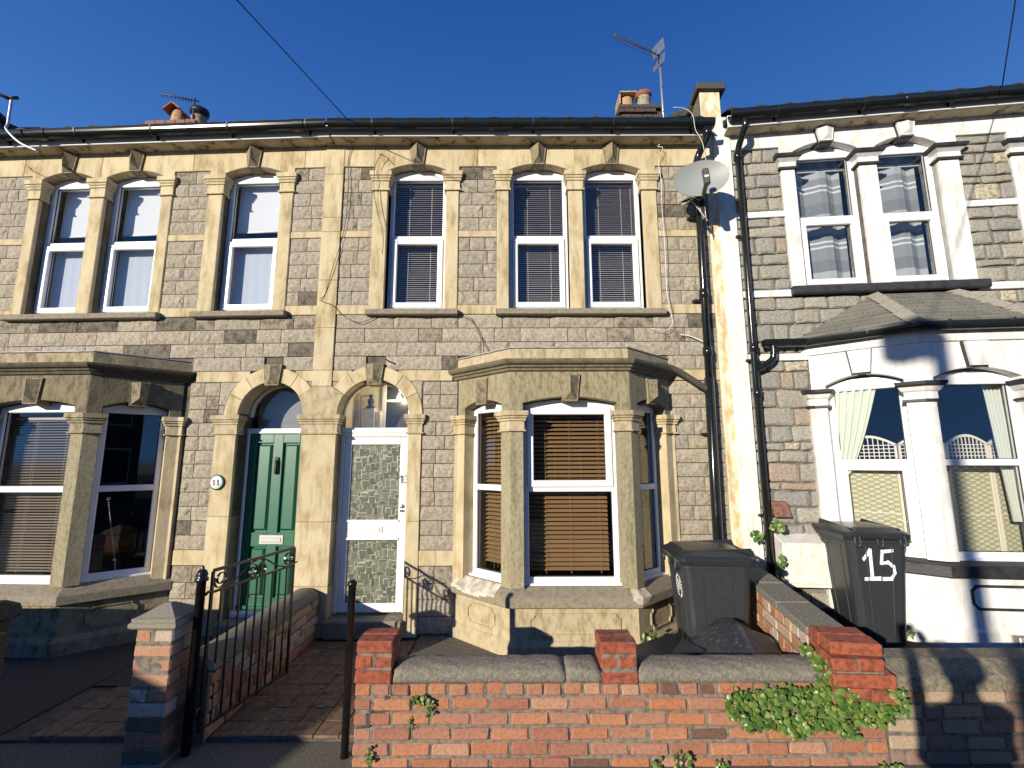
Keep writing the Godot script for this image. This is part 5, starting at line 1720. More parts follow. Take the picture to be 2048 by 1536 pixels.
func walls() -> void:
	var rng := rg(31)
	var zf := -3.2
	var w := thing("front_wall", "red brick front wall with rounded concrete coping and two new brick blocks on top", "wall", Transform3D(), "garden front walls")
	var st := ST()
	box(st, Vector3(-0.962, -0.12, -3.42), Vector3(2.262, 0.425, zf - 0.012))
	put("mortar", st, M.mortar, w)
	var ys := [0.354, 0.27, 0.187, 0.104, 0.021, -0.062, -0.145]
	for r in ys.size() - 1:
		var x: float = -0.97 - (0.0 if r % 2 == 1 else 0.117)
		while x < 2.26:
			var a := maxf(x, -0.97)
			var b := minf(x + 0.225 + rng.randf_range(-0.006, 0.005), 2.265)
			if b - a > 0.04: brick(w, Vector3(a, ys[r + 1] + 0.008, -3.32), Vector3(b, ys[r] - 0.008, zf), pick(rng, "brick", 8, "brick_dark", 0.03), rng)
			x += 0.24
	var x := -0.97
	while x < 2.2:
		var b := x + rng.randf_range(0.098, 0.108)
		brick(w, Vector3(x, 0.361, -3.4), Vector3(b, 0.427, zf + rng.randf_range(-0.004, 0.003)), pick(rng, "brick", 8, "brick_dark", 0.12), rng)
		x = b + rng.randf_range(0.012, 0.018)
	st = ST()
	for e in [[-0.755, 0.36, -0.725, 0.43], [-0.79, 0.275, -0.755, 0.36], [-0.88, 0.262, -0.78, 0.28], [-0.9, 0.19, -0.865, 0.262], [-0.96, 0.178, -0.87, 0.192]]:
		box(st, Vector3(e[0], e[1], -3.25), Vector3(e[2], e[3], zf - 0.002), 0.006, 0.004, rng)
	put("mortar_patch", st, M.mortar_patch, w)
	put("coping", coping_round(-0.735, 0.32, 0.428, -3.45, -3.19, 0.105), M.coping, w)
	put("coping", coping_round(0.326, 0.545, 0.426, -3.45, -3.19, 0.105), M.coping, w)
	put("coping", coping_round(0.775, 1.93, 0.424, -3.45, -3.19, 0.105), M.coping, w)
	var nb := [M.new_brick, M.new_brick_b]
	pier_bricks(w, -0.97, -0.742, -3.43, -3.19, [0.43, 0.515, 0.6, 0.684], nb, 71)
	pier_bricks(w, 0.546, 0.772, -3.43, -3.19, [0.42, 0.505, 0.59, 0.672], nb, 72)
	# side wall between the two front gardens, running back to the house
	var sw := thing("side_wall", "brick side wall with flat concrete coping and bright red end pier between the two black bins", "wall", Transform3D(Basis(Vector3.UP, -0.104455) * Basis(Vector3.RIGHT, 0.075), Vector3(1.93, 0, -3.2)))
	var L := 2.0
	st = ST()
	box(st, Vector3(0.008, -0.1, -L), Vector3(0.22, 0.62, -0.25))
	put("mortar", st, M.mortar, sw)
	for r in 6:
		var y := 0.615 - 0.085 * (r + 1)
		var hd := r in [0, 2]
		var z := -0.26
		while z > -L:
			var d := 0.105 if hd else 0.225
			brick(sw, Vector3(0.0, y + 0.006, maxf(z - d, -L)), Vector3(0.11 if not hd else 0.222, y + 0.08, z), pick(rng, "old_brick", 5, "brick_2", 0.3), rng)
			z -= d + 0.012
	var z := -0.24
	while z > -L:
		st = ST()
		box(st, Vector3(-0.012, 0.617, maxf(z - 0.45, -L)), Vector3(0.245, 0.675, z), 0.01, 0.004, rng)
		put("coping", st, M.coping, sw)
		z -= 0.455
	st = ST()
	box(st, Vector3(0.015, 0.36, -0.23), Vector3(0.29, 0.6, 0.03))
	put("mortar", st, M.mortar, sw)
	for r in 4:
		var y := 0.695 - 0.085 * (r + 1)
		var o := 0.0 if r < 2 else 0.05
		if r % 2 == 0:
			brick(sw, Vector3(0.0, y + 0.005, -0.1), Vector3(0.3 + o, y + 0.08, 0.04 + o * 0.3), nb[0], rng)
			brick(sw, Vector3(0.0, y + 0.005, -0.24), Vector3(0.3 + o, y + 0.08, -0.11), nb[1], rng)
		else:
			brick(sw, Vector3(0.0, y + 0.005, -0.24), Vector3(0.145 + o, y + 0.08, 0.04 + o * 0.3), nb[0], rng)
			brick(sw, Vector3(0.155 + o, y + 0.005, -0.24), Vector3(0.3 + o, y + 0.08, 0.04 + o * 0.3), nb[1], rng)
	# front wall of the right house
	var rw := thing("front_wall", "tan old brick front wall with thick lichened coping slabs in front of the white bay", "wall", at(2.275, 0, -3.2), "garden front walls")
	st = ST()
	box(st, Vector3(0.0, -0.12, -0.22), Vector3(4.0, 0.395, -0.012))
	put("mortar", st, M.mortar, rw)
	for r in 6:
		var y := 0.39 - 0.085 * (r + 1)
		var bx := -(0.12 if r % 2 == 0 else 0.0)
		while bx < 2.2:
			var a := maxf(bx, 0.004)
			var bl := rng.randf_range(0.19, 0.26) if rng.randf() < 0.75 else 0.105
			if bx + bl - a > 0.04: brick(rw, Vector3(a, y + 0.007, -0.11), Vector3(bx + bl, y + 0.078, rng.randf_range(-0.006, 0.004)), pick(rng, "tan_brick", 4, "old_brick_0", 0.15), rng)
			bx += bl + 0.014
	var cx := -0.02
	while cx < 4.0:
		st = ST()
		ext(st, PackedVector2Array([Vector2(-0.27, 0.392), Vector2(0.035, 0.392), Vector2(0.035, 0.465), Vector2(0.02, 0.478), Vector2(-0.1, 0.53), Vector2(-0.27, 0.53)]), cx, cx + 0.72, 0, 0.008, true)
		put("coping", st, M.coping_15, rw)
		cx += 0.726
	# low wall between the two paths
	var pw := thing("path_wall", "low brick wall with rounded coping dividing the two garden paths, behind the iron gate", "wall", at(-2.0, 0, -3.44))
	st = ST()
	box(st, Vector3(-0.25, -0.1, -1.8), Vector3(-0.012, 0.4, 0.0))
	put("mortar", st, M.mortar, pw)
	for r in 5:
		var y := 0.395 - 0.083 * (r + 1)
		var zz := 0.0 if r % 2 == 0 else 0.11
		while zz > -1.78:
			var z1 := minf(zz, -0.005)
			if z1 - maxf(zz - 0.222, -1.8) > 0.04:
				brick(pw, Vector3(-0.125, y + 0.006, maxf(zz - 0.222, -1.8)), Vector3(rng.randf_range(-0.004, 0.004), y + 0.077, z1), pick(rng, "old_brick", 5), rng)
				brick(pw, Vector3(-0.262, y + 0.006, maxf(zz - 0.222, -1.8)), Vector3(-0.135, y + 0.077, z1), pick(rng, "old_brick", 5), rng)
			zz -= 0.235
	st = ST()
	var pl := PackedVector2Array([Vector2(-0.005, 0.397)])
	for i in 11:
		var t := PI * i / 10.0
		pl.append(Vector2(-0.13 + 0.14 * cos(t), 0.41 + 0.09 * sin(t)))
	pl.append(Vector2(-0.262, 0.397))
	ext(st, pl, -1.79, 0.0, 2, 0.02, true)
	put("coping", st, M.coping, pw)
	# gate pillar
	var gp := thing("gate_pillar", "worn brick gate pillar with moulded stone cap left of the iron gate", "pillar", at(0, 0, 0))
	var ob := []
	for i in 5: ob.append(M["old_brick_%d" % i])
	ob.append(M.rubble_pale)
	var gy := steps(-0.02, 0.75, 9)
	pier_bricks(gp, -2.355, -2.12, -3.44, -3.2, gy.slice(3), ob, 73, 0)
	pier_bricks(gp, -2.355, -2.12, -3.44, -3.2, gy.slice(0, 4), [M.brick_dark, M.brick_3, M.painted_shade_brick_0], 74, 1)  # dark base bricks whose tone also paints in shade on the lowest courses
	block(gp, "base_stone", Vector3(-2.37, -0.12, -3.46), Vector3(-2.105, -0.01, -3.185), M.coping, 0.012)
	pillar_cap(gp, -2.2375, -3.32, 0.752)
	var lw := thing("front_wall", "shade-coloured old brick wall with heavy coping at the left edge in front of the left bay", "wall", at(-3.36, 0, -3.2), "garden front walls")  # bricks of this wall carry the street shade in their colour
	st = ST()
	box(st, Vector3(-3.0, -0.12, -0.22), Vector3(-0.01, 0.75, -0.012))
	put("mortar", st, M.mortar, lw)
	for r in 9:
		var y := 0.75 - 0.083 * (r + 1)
		var bx := 0.0 if r % 2 == 0 else -0.11
		if r % 2 == 1: brick(lw, Vector3(-0.105, y + 0.006, -0.225), Vector3(0.0, y + 0.077, 0.0), pick(rng, "painted_shade_brick", 4), rng)
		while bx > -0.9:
			brick(lw, Vector3(bx - 0.222, y + 0.006, -0.11), Vector3(bx - (0.012 if bx < -0.01 else 0.0), y + 0.077, rng.randf_range(-0.004, 0.004)), pick(rng, "painted_shade_brick", 4), rng)
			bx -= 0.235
		if r % 2 == 0: brick(lw, Vector3(-0.24, y + 0.006, -0.23), Vector3(0.0, y + 0.077, -0.12), pick(rng, "painted_shade_brick", 4), rng)
	st = ST()
	ext(st, PackedVector2Array([Vector2(-0.27, 0.752), Vector2(0.04, 0.752), Vector2(0.04, 0.80), Vector2(0.02, 0.84), Vector2(-0.08, 0.885), Vector2(-0.15, 0.885), Vector2(-0.25, 0.84), Vector2(-0.27, 0.8)]), -3.0, 0.035, 0, 0.015, true)
	put("coping", st, M.coping_dark, lw)
	# gable wall between the middle and the right roofs, and the one further left
	parapet("raised white and grey gable wall with stepped coping between the middle and right roofs", 2.29, 2.535, -5.225, M.flaking)
	parapet("dark gable wall with sloping coping behind the gutter at the far left", -6.95, -6.68, -5.52, M.render_grey)

func pillar_cap(p: Node3D, cx: float, cz: float, y: float) -> void:
	var st := ST()
	var lv := [[0.135, 0.0], [0.148, 0.012], [0.148, 0.035], [0.135, 0.042], [0.138, 0.06], [0.12, 0.066], [0.02, 0.125], [0.0, 0.126]]
	for i in lv.size() - 1:
		for k in 4:
			var s := [[-1, -1], [1, -1], [1, 1], [-1, 1]]
			var q := []
			for c in [[i, k], [i, (k + 1) % 4], [i + 1, (k + 1) % 4], [i + 1, k]]:
				q.append(Vector3(cx + s[c[1]][0] * lv[c[0]][0], y + lv[c[0]][1], cz + s[c[1]][1] * lv[c[0]][0]))
			var m := Vector3(s[k][0] + s[(k + 1) % 4][0], 0.6, s[k][1] + s[(k + 1) % 4][1])
			if lv[i + 1][0] > lv[i][0]: m.y = -0.6
			quad(st, q[0], q[1], q[2], q[3], m)
	box(st, Vector3(cx - 0.135, y, cz - 0.135), Vector3(cx + 0.135, y + 0.004, cz + 0.135))
	put("stone_cap", st, M.cap_stone, p)

func parapet(label: String, x0: float, x1: float, z: float, m: Material) -> void:
	var t := thing("gable_wall", label, "wall", at(0, 0, 0))
	var top := [Vector2(z, 6.21), Vector2(z - 0.16, 6.17), Vector2(z - 0.22, 6.12), Vector2(z - 0.34, 6.15), Vector2(z - 0.6, 6.35), Vector2(z - 1.1, 6.63), Vector2(z - 4.2, 8.2)]
	var pl := PackedVector2Array([Vector2(z, 5.62)])
	for p in top: pl.append(p)
	pl.append(Vector2(z - 4.2, 5.62))
	var st := ST()
	ext(st, pl, x0, x1, 0)
	put("wall_body", st, M.render_grey, t)
	block(t, "end_render", Vector3(x0 + 0.001, 5.7, z + 0.001), Vector3(x1 - 0.001, 6.208, z + 0.02), m, 0.006)
	pl = PackedVector2Array()
	for p in top: pl.append(p + Vector2(0, 0.005))
	pl[0].x += 0.07
	for i in range(top.size() - 1, -1, -1): pl.append(top[i] + Vector2(0.03, 0.085))
	pl[pl.size() - 1].x += 0.04
	st = ST()
	ext(st, pl, x0 - 0.05, x1 + 0.06, 0, 0.012, true)
	put("coping", st, M.coping_dark, t)

# ---------------------------------------------------------------- iron work
func gate() -> void:
	var a := Vector3(-2.02, 0, -3.40)
	var b := Vector3(-1.86, 0, -4.27)
	var dv := (b - a).normalized()
	var L := a.distance_to(b)
	var xf := Transform3D(Basis(dv, Vector3.UP, dv.cross(Vector3.UP)), a)
	var t := thing("garden_gate", "open black wrought iron gate with scrolls in front of the green door", "gate", xf)
	var bar := func(called: String, p0: Vector3, p1: Vector3, r: float) -> void:
		var st := ST()
		box(st, Vector3(minf(p0.x, p1.x) - r, minf(p0.y, p1.y) - (r if absf(p0.y - p1.y) < 0.01 else 0.0), -r * 0.7), Vector3(maxf(p0.x, p1.x) + r, maxf(p0.y, p1.y) + (r if absf(p0.y - p1.y) < 0.01 else 0.0), r * 0.7), 0.002)
		put(called, st, M.iron, t)
	bar.call("end_bar", Vector3(0.0, 0.06, 0), Vector3(0.0, 1.05, 0), 0.011)
	bar.call("end_bar", Vector3(L, 0.06, 0), Vector3(L, 1.05, 0), 0.011)
	bar.call("top_rail", Vector3(0.012, 1.055, 0), Vector3(L - 0.012, 1.055, 0), 0.011)
	bar.call("middle_rail", Vector3(0.012, 0.915, 0), Vector3(L - 0.012, 0.915, 0), 0.009)
	bar.call("bottom_rail", Vector3(0.012, 0.075, 0), Vector3(L - 0.012, 0.075, 0), 0.009)
	for i in 9:
		var x := L * (i + 1) / 10.0
		bar.call("bar", Vector3(x, 0.085, 0), Vector3(x, 0.905, 0), 0.0075)
	var scroll := func(c: Vector2, r: float, s: float, t0: float, turns: float) -> void:
		var pts := []
		for i in 26:
			var u := i / 25.0
			var an := t0 + s * u * TAU * turns
			pts.append(Vector3(c.x, c.y, 0) + Vector3(cos(an), sin(an), 0) * r * (1.0 - 0.62 * u))
		var st := ST()
		for i in 25:
			var p: Vector3 = pts[i]
			var q: Vector3 = pts[i + 1]
			var n := (q - p).cross(Vector3.BACK).normalized() * 0.003
			for z in [-1, 1]: quad(st, p - n + Vector3(0, 0, z * 0.009), q - n + Vector3(0, 0, z * 0.009), q + n + Vector3(0, 0, z * 0.009), p + n + Vector3(0, 0, z * 0.009), Vector3(0, 0, z))
			for z in [-1, 1]: quad(st, p + n * z + Vector3(0, 0, -0.009), q + n * z + Vector3(0, 0, -0.009), q + n * z + Vector3(0, 0, 0.009), p + n * z + Vector3(0, 0, 0.009), n * z)
		put("scroll", st, M.iron, t)
	scroll.call(Vector2(0.075, 0.985), 0.062, 1.0, PI * 0.9, 1.5)
	scroll.call(Vector2(L - 0.075, 0.985), 0.062, -1.0, PI * 0.1, 1.5)
	scroll.call(Vector2(L / 2 - 0.05, 0.965), 0.05, -1.0, PI * 0.45, 1.6)
	scroll.call(Vector2(L / 2 + 0.05, 0.965), 0.05, 1.0, PI * 0.55, 1.6)
	for s in [-1, 1]:
		var st := ST(true)
		tube(st, curve([Vector3(L / 2 + s * 0.012, 1.045, 0), Vector3(L / 2 + s * 0.1, 1.02, 0), Vector3(L / 2 + s * 0.22, 0.955, 0), Vector3(L / 2 + s * 0.34, 0.922, 0)], 6), 0.006, 6)
		put("brace", st, M.iron, t)
	for y in [0.2, 0.915]:
		var st := ST(true)
		tube(st, curve([Vector3(-0.005, y, 0), Vector3(-0.03, y + 0.012, 0.004), Vector3(-0.06, y, 0.01)], 4), 0.009, 8)
		put("hinge", st, M.iron, t)
	var lt := ST(true)
	tube(lt, [Vector3(L, 0.93, 0), Vector3(L + 0.045, 0.93, 0)], 0.007, 8)
	put("latch", lt, M.iron, t)
	var st := ST(true)
	lathe(st, Vector3.ZERO, [Vector2(0.0, -0.03), Vector2(0.028, -0.03), Vector2(0.028, 1.0), Vector2(0.04, 1.005), Vector2(0.04, 1.022), Vector2(0.03, 1.03), Vector2(0.036, 1.045), Vector2(0.026, 1.07), Vector2(0.01, 1.082), Vector2(0.012, 1.092), Vector2(0.0, 1.105)], 18)
	tag(put("gate_post", st, M.iron, self, at(-2.05, 0, -3.33)), "black iron hinge post with pointed finial beside the worn brick pillar", "post", "iron gate posts")
	st = ST(true)
	lathe(st, Vector3.ZERO, [Vector2(0.0, -0.03), Vector2(0.024, -0.03), Vector2(0.024, 0.98), Vector2(0.03, 0.985), Vector2(0.03, 1.0), Vector2(0.024, 1.005), Vector2(0.019, 1.015), Vector2(0.0, 1.012)], 18)
	tag(put("gate_post", st, M.iron, self, at(-1.045, 0, -3.3)), "plain flat-topped black iron post at the left end of the red brick front wall", "post", "iron gate posts")

# ---------------------------------------------------------------- bins
func bin(called: String, label: String, xf: Transform3D, w: float, d: float, marked: bool) -> Node3D:
	# local: +z is the face towards the street, x across; lid opens at -z
	var t := thing(called, label, "wheelie bin", xf, "black wheelie bins")
	var st := ST()
	var ring := func(y: float, k: float, c: float) -> Array:
		var r := []
		var hx := w / 2.0 * k
		var hz := d / 2.0 * k
		for e in [[-1, -1], [1, -1], [1, 1], [-1, 1]]:
			var cx: float = e[0] * (hx - c)
			var cz: float = e[1] * (hz - c)
			for i in 4:
				var a: float = atan2(e[1], e[0]) - PI / 4 + PI / 2 * i / 3.0
				r.append(Vector3(cx + cos(a) * c, y, cz + sin(a) * c))
		return r
	var lv := [[0.02, 0.74, 0.05], [0.06, 0.76, 0.06], [0.9, 0.965, 0.06], [0.905, 1.0, 0.06], [0.945, 1.005, 0.06], [0.945, 0.97, 0.06], [0.9, 0.94, 0.06]]
	for i in lv.size() - 1:
		var r0: Array = ring.call(lv[i][0], lv[i][1], lv[i][2])
		var r1: Array = ring.call(lv[i + 1][0], lv[i + 1][1], lv[i + 1][2])
		for k in 16:
			var o: Vector3 = r0[k] + r0[(k + 1) % 16]
			o.y = 0
			if i == 4: o = Vector3.UP
			if i == 5: o = -o
			quad(st, r0[k], r0[(k + 1) % 16], r1[(k + 1) % 16], r1[k], o)
	var bt: Array = ring.call(0.02, 0.74, 0.05)
	for k in range(1, 15): tri(st, bt[0], bt[k], bt[k + 1], Vector3.DOWN)
	for s in [-1, 1]:
		box(st, Vector3(s * w * 0.28 - 0.006, 0.12, d * 0.375), Vector3(s * w * 0.28 + 0.006, 0.16, d * 0.4))
	var body := put("body", st, M.bin, t)
	# pressed ribs on the sides
	st = ST()
	for f in 4:
		var bs := Basis(Vector3.UP, PI / 2 * f)
		var hw: float = (w if f % 2 == 0 else d) / 2.0
		var hd: float = (d if f % 2 == 0 else w) / 2.0
		for s in [-0.42, 0.42]:
			var p0: Vector3 = bs * Vector3(hw * s * 0.78, 0.1, hd * 0.772)
			var p1: Vector3 = bs * Vector3(hw * s, 0.88, hd * 0.962)
			tube(st, [p0, p1], 0.0065, 6)
	put("rib", st, M.bin, body)
	st = ST()
	# domed lid with lip
	var prev := []
	for e in [[0.93, 1.06, 0.05], [0.965, 1.09, 0.055], [0.985, 1.09, 0.055], [1.0, 1.03, 0.06], [1.035, 0.8, 0.08], [1.045, 0.5, 0.1], [1.05, 0.02, 0.004]]:
		var r: Array = ring.call(e[0], e[1], e[2])
		if prev:
			for k in 16: quad(st, prev[k], prev[(k + 1) % 16], r[(k + 1) % 16], r[k], Vector3(prev[k].x, 0.3, prev[k].z))
		prev = r
	var u: Array = ring.call(0.93, 1.06, 0.05)
	for k in range(1, 15): tri(st, u[0], u[k], u[k + 1], Vector3.DOWN)
	box(st, Vector3(-w * 0.3, 0.95, d * 0.53), Vector3(w * 0.3, 0.975, d * 0.61), 0.008)
	for s in [-1, 1]:
		ext(st, PackedVector2Array([Vector2(d * 0.5, 0.97), Vector2(d * 0.45, 1.03), Vector2(-d * 0.52, 1.055), Vector2(-d * 0.56, 1.0), Vector2(-d * 0.5, 0.98)]), s * w * 0.38 - 0.012, s * w * 0.38 + 0.012, 0, 0.004, true)
	put("lid", st, M.bin_lid, t)
	for s in [-0.36, 0.0, 0.36]:
		st = ST(true)
		tube(st, curve([Vector3(s * w - 0.02, 0.965, d * 0.54), Vector3(s * w - 0.022, 0.9, d * 0.55), Vector3(s * w, 0.875, d * 0.545), Vector3(s * w + 0.022, 0.9, d * 0.55), Vector3(s * w + 0.02, 0.965, d * 0.54)], 4), 0.008, 7)
		put("lid_hook", st, M.bin, t)
	for s in [-1, 1]:
		st = ST(true)
		tube(st, [Vector3(s * w * 0.5, 0.975, -d * 0.56), Vector3(s * w * 0.36, 0.975, -d * 0.56)], 0.028, 12)
		put("hinge", st, M.bin, t)
	st = ST(true)
	tube(st, [Vector3(-w * 0.46, 0.985, -d * 0.585), Vector3(w * 0.46, 0.985, -d * 0.585)], 0.015, 10)
	for s in [-1, 1]: tube(st, [Vector3(s * w * 0.42, 0.93, -d * 0.48), Vector3(s * w * 0.42, 0.985, -d * 0.585)], 0.016, 8)
	put("handle", st, M.bin, t)
	for s in [-1, 1]:
		st = ST(true)
		tube(st, [Vector3(s * (w * 0.36), 0.1, -d * 0.36), Vector3(s * (w * 0.36 + 0.05), 0.1, -d * 0.36)], 0.1, 18)
		put("wheel", st, M.rubber, t)
	return t

func bins() -> void:
	var b13 := bin("wheelie_bin", "scuffed black wheelie bin with round white emblem, standing right of the brown-blind bay", Transform3D(Basis(Vector3.UP, -PI / 2 - 0.1), Vector3(1.66, 0.02, -4.3)), 0.6, 0.56, false)
	var st := ST()
	# round council emblem: ring of small marks round a shield
	for i in 22:
		if i in [5, 16]: continue
		var a := TAU * i / 22.0
		var c := Vector3(cos(a) * 0.085, sin(a) * 0.085, 0)
		box(st, c - Vector3(0.009, 0.008, 0.001), c + Vector3(0.009, 0.008, 0.001))
	ext(st, PackedVector2Array([Vector2(-0.036, 0.05), Vector2(0.036, 0.05), Vector2(0.04, -0.02), Vector2(0.0, -0.055), Vector2(-0.04, -0.02)]), -0.001, 0.001)
	put("emblem", st, M.bin_white, b13, Transform3D(Basis(Vector3.RIGHT, 0.0685), Vector3(0.1, 0.73, 0.2605)))
	var b15 := bin("wheelie_bin", "black wheelie bin with the number 15 hand-painted in white, in front of the white bay", Transform3D(Basis(Vector3.UP, -0.12), Vector3(3.33, 0.135, -4.78)), 0.52, 0.58, true)
	var tb := Basis(Vector3.RIGHT, 0.0705) * Basis.from_scale(Vector3(1.12, 1.45, 1.0))
	st = ST()
	# brushed digits
	for e in [[[-0.105, 0.045], [-0.06, 0.095], [-0.052, -0.065]], [[-0.1, -0.078], [0.0, -0.07]]]:
		stroke(st, e, 0.015)
	stroke(st, [[0.105, 0.098], [0.03, 0.088], [0.022, 0.02], [0.07, 0.026], [0.108, 0.0], [0.115, -0.035], [0.09, -0.07], [0.03, -0.075]], 0.013)
	put("painted_number", st, M.bin_white, b15, Transform3D(tb, Vector3(-0.01, 0.70, 0.2685)))
	# loose black plastic lid lying behind the wall
	var sh := thing("plastic_sheet", "scuffed black plastic sheet lying behind the front wall below the emblem bin", "plastic sheet", at(1.5, 0.025, -3.72))
	st = ST(true)
	var V := {}
	var nx := 14
	var nz := 8
	for i in nx + 1:
		for j in nz + 1:
			var x := lerpf(-0.22, 0.46, float(i) / nx)
			var z := lerpf(-0.3, 0.22, float(j) / nz)
			var rid := 0.585 - absf(x - 0.14) * (0.6 if x < 0.14 else 0.52)
			var y := rid - maxf(0.0, z + 0.12) * (0.42 + 0.25 * x) - maxf(0.0, -z - 0.2) * 0.5
			V[[i, j]] = Vector3(x, y + 0.007 * sin(x * 26.0 + z * 21.0) + 0.012 * N.get_noise_2d(x * 9.0, z * 9.0), z)
	for i in nx:
		for j in nz:
			quad(st, V[[i, j]], V[[i + 1, j]], V[[i + 1, j + 1]], V[[i, j + 1]], Vector3.UP)
			var dn := Vector3(0, -0.006, 0)
			quad(st, V[[i, j]] + dn, V[[i + 1, j]] + dn, V[[i + 1, j + 1]] + dn, V[[i, j + 1]] + dn, Vector3.DOWN)
	for i in nx:
		for j in [0, nz]: quad(st, V[[i, j]], V[[i + 1, j]], V[[i + 1, j]] - Vector3(0, 0.04, 0), V[[i, j]] - Vector3(0, 0.04, 0), Vector3(0, 0, -1 if j == 0 else 1))
	for j in nz:
		for i in [0, nx]: quad(st, V[[i, j]], V[[i, j + 1]], V[[i, j + 1]] - Vector3(0, 0.04, 0), V[[i, j]] - Vector3(0, 0.04, 0), Vector3(-1 if i == 0 else 1, 0, 0))
	put("shell", st, M.sheet, sh)
	var sb := thing("plastic_box", "dark flat plastic box lying left of the scuffed sheet behind the front wall", "box", Transform3D(Basis(Vector3.UP, 0.35) * Basis(Vector3.BACK, 0.14), Vector3(1.12, 0.2, -3.78)))
	st = ST()
	box(st, Vector3(-0.24, -0.15, -0.17), Vector3(0.22, 0.2, 0.17), 0.02)
	put("box_shell", st, M.bin, sb)
	st = ST()
	box(st, Vector3(-0.25, 0.201, -0.18), Vector3(0.23, 0.222, 0.18), 0.008)
	put("box_lid", st, M.bin, sb)

func stroke(st: SurfaceTool, pts: Array, r: float) -> void:
	for i in pts.size() - 1:
		var a := Vector2(pts[i][0], pts[i][1])
		var b := Vector2(pts[i + 1][0], pts[i + 1][1])
		var d := (b - a).normalized()
		var n := Vector2(-d.y, d.x)
		var ra := r * (1.0 + 0.25 * sin(i * 2.3))
		ext(st, PackedVector2Array([a - d * r * 0.7 + n * ra * 0.8, a - d * r * 0.9 - n * ra * 0.5, b + d * r * 0.6 - n * r, b + d * r * 0.8 + n * r * 0.7]), 0.0, 0.0016 + i * 0.0003)

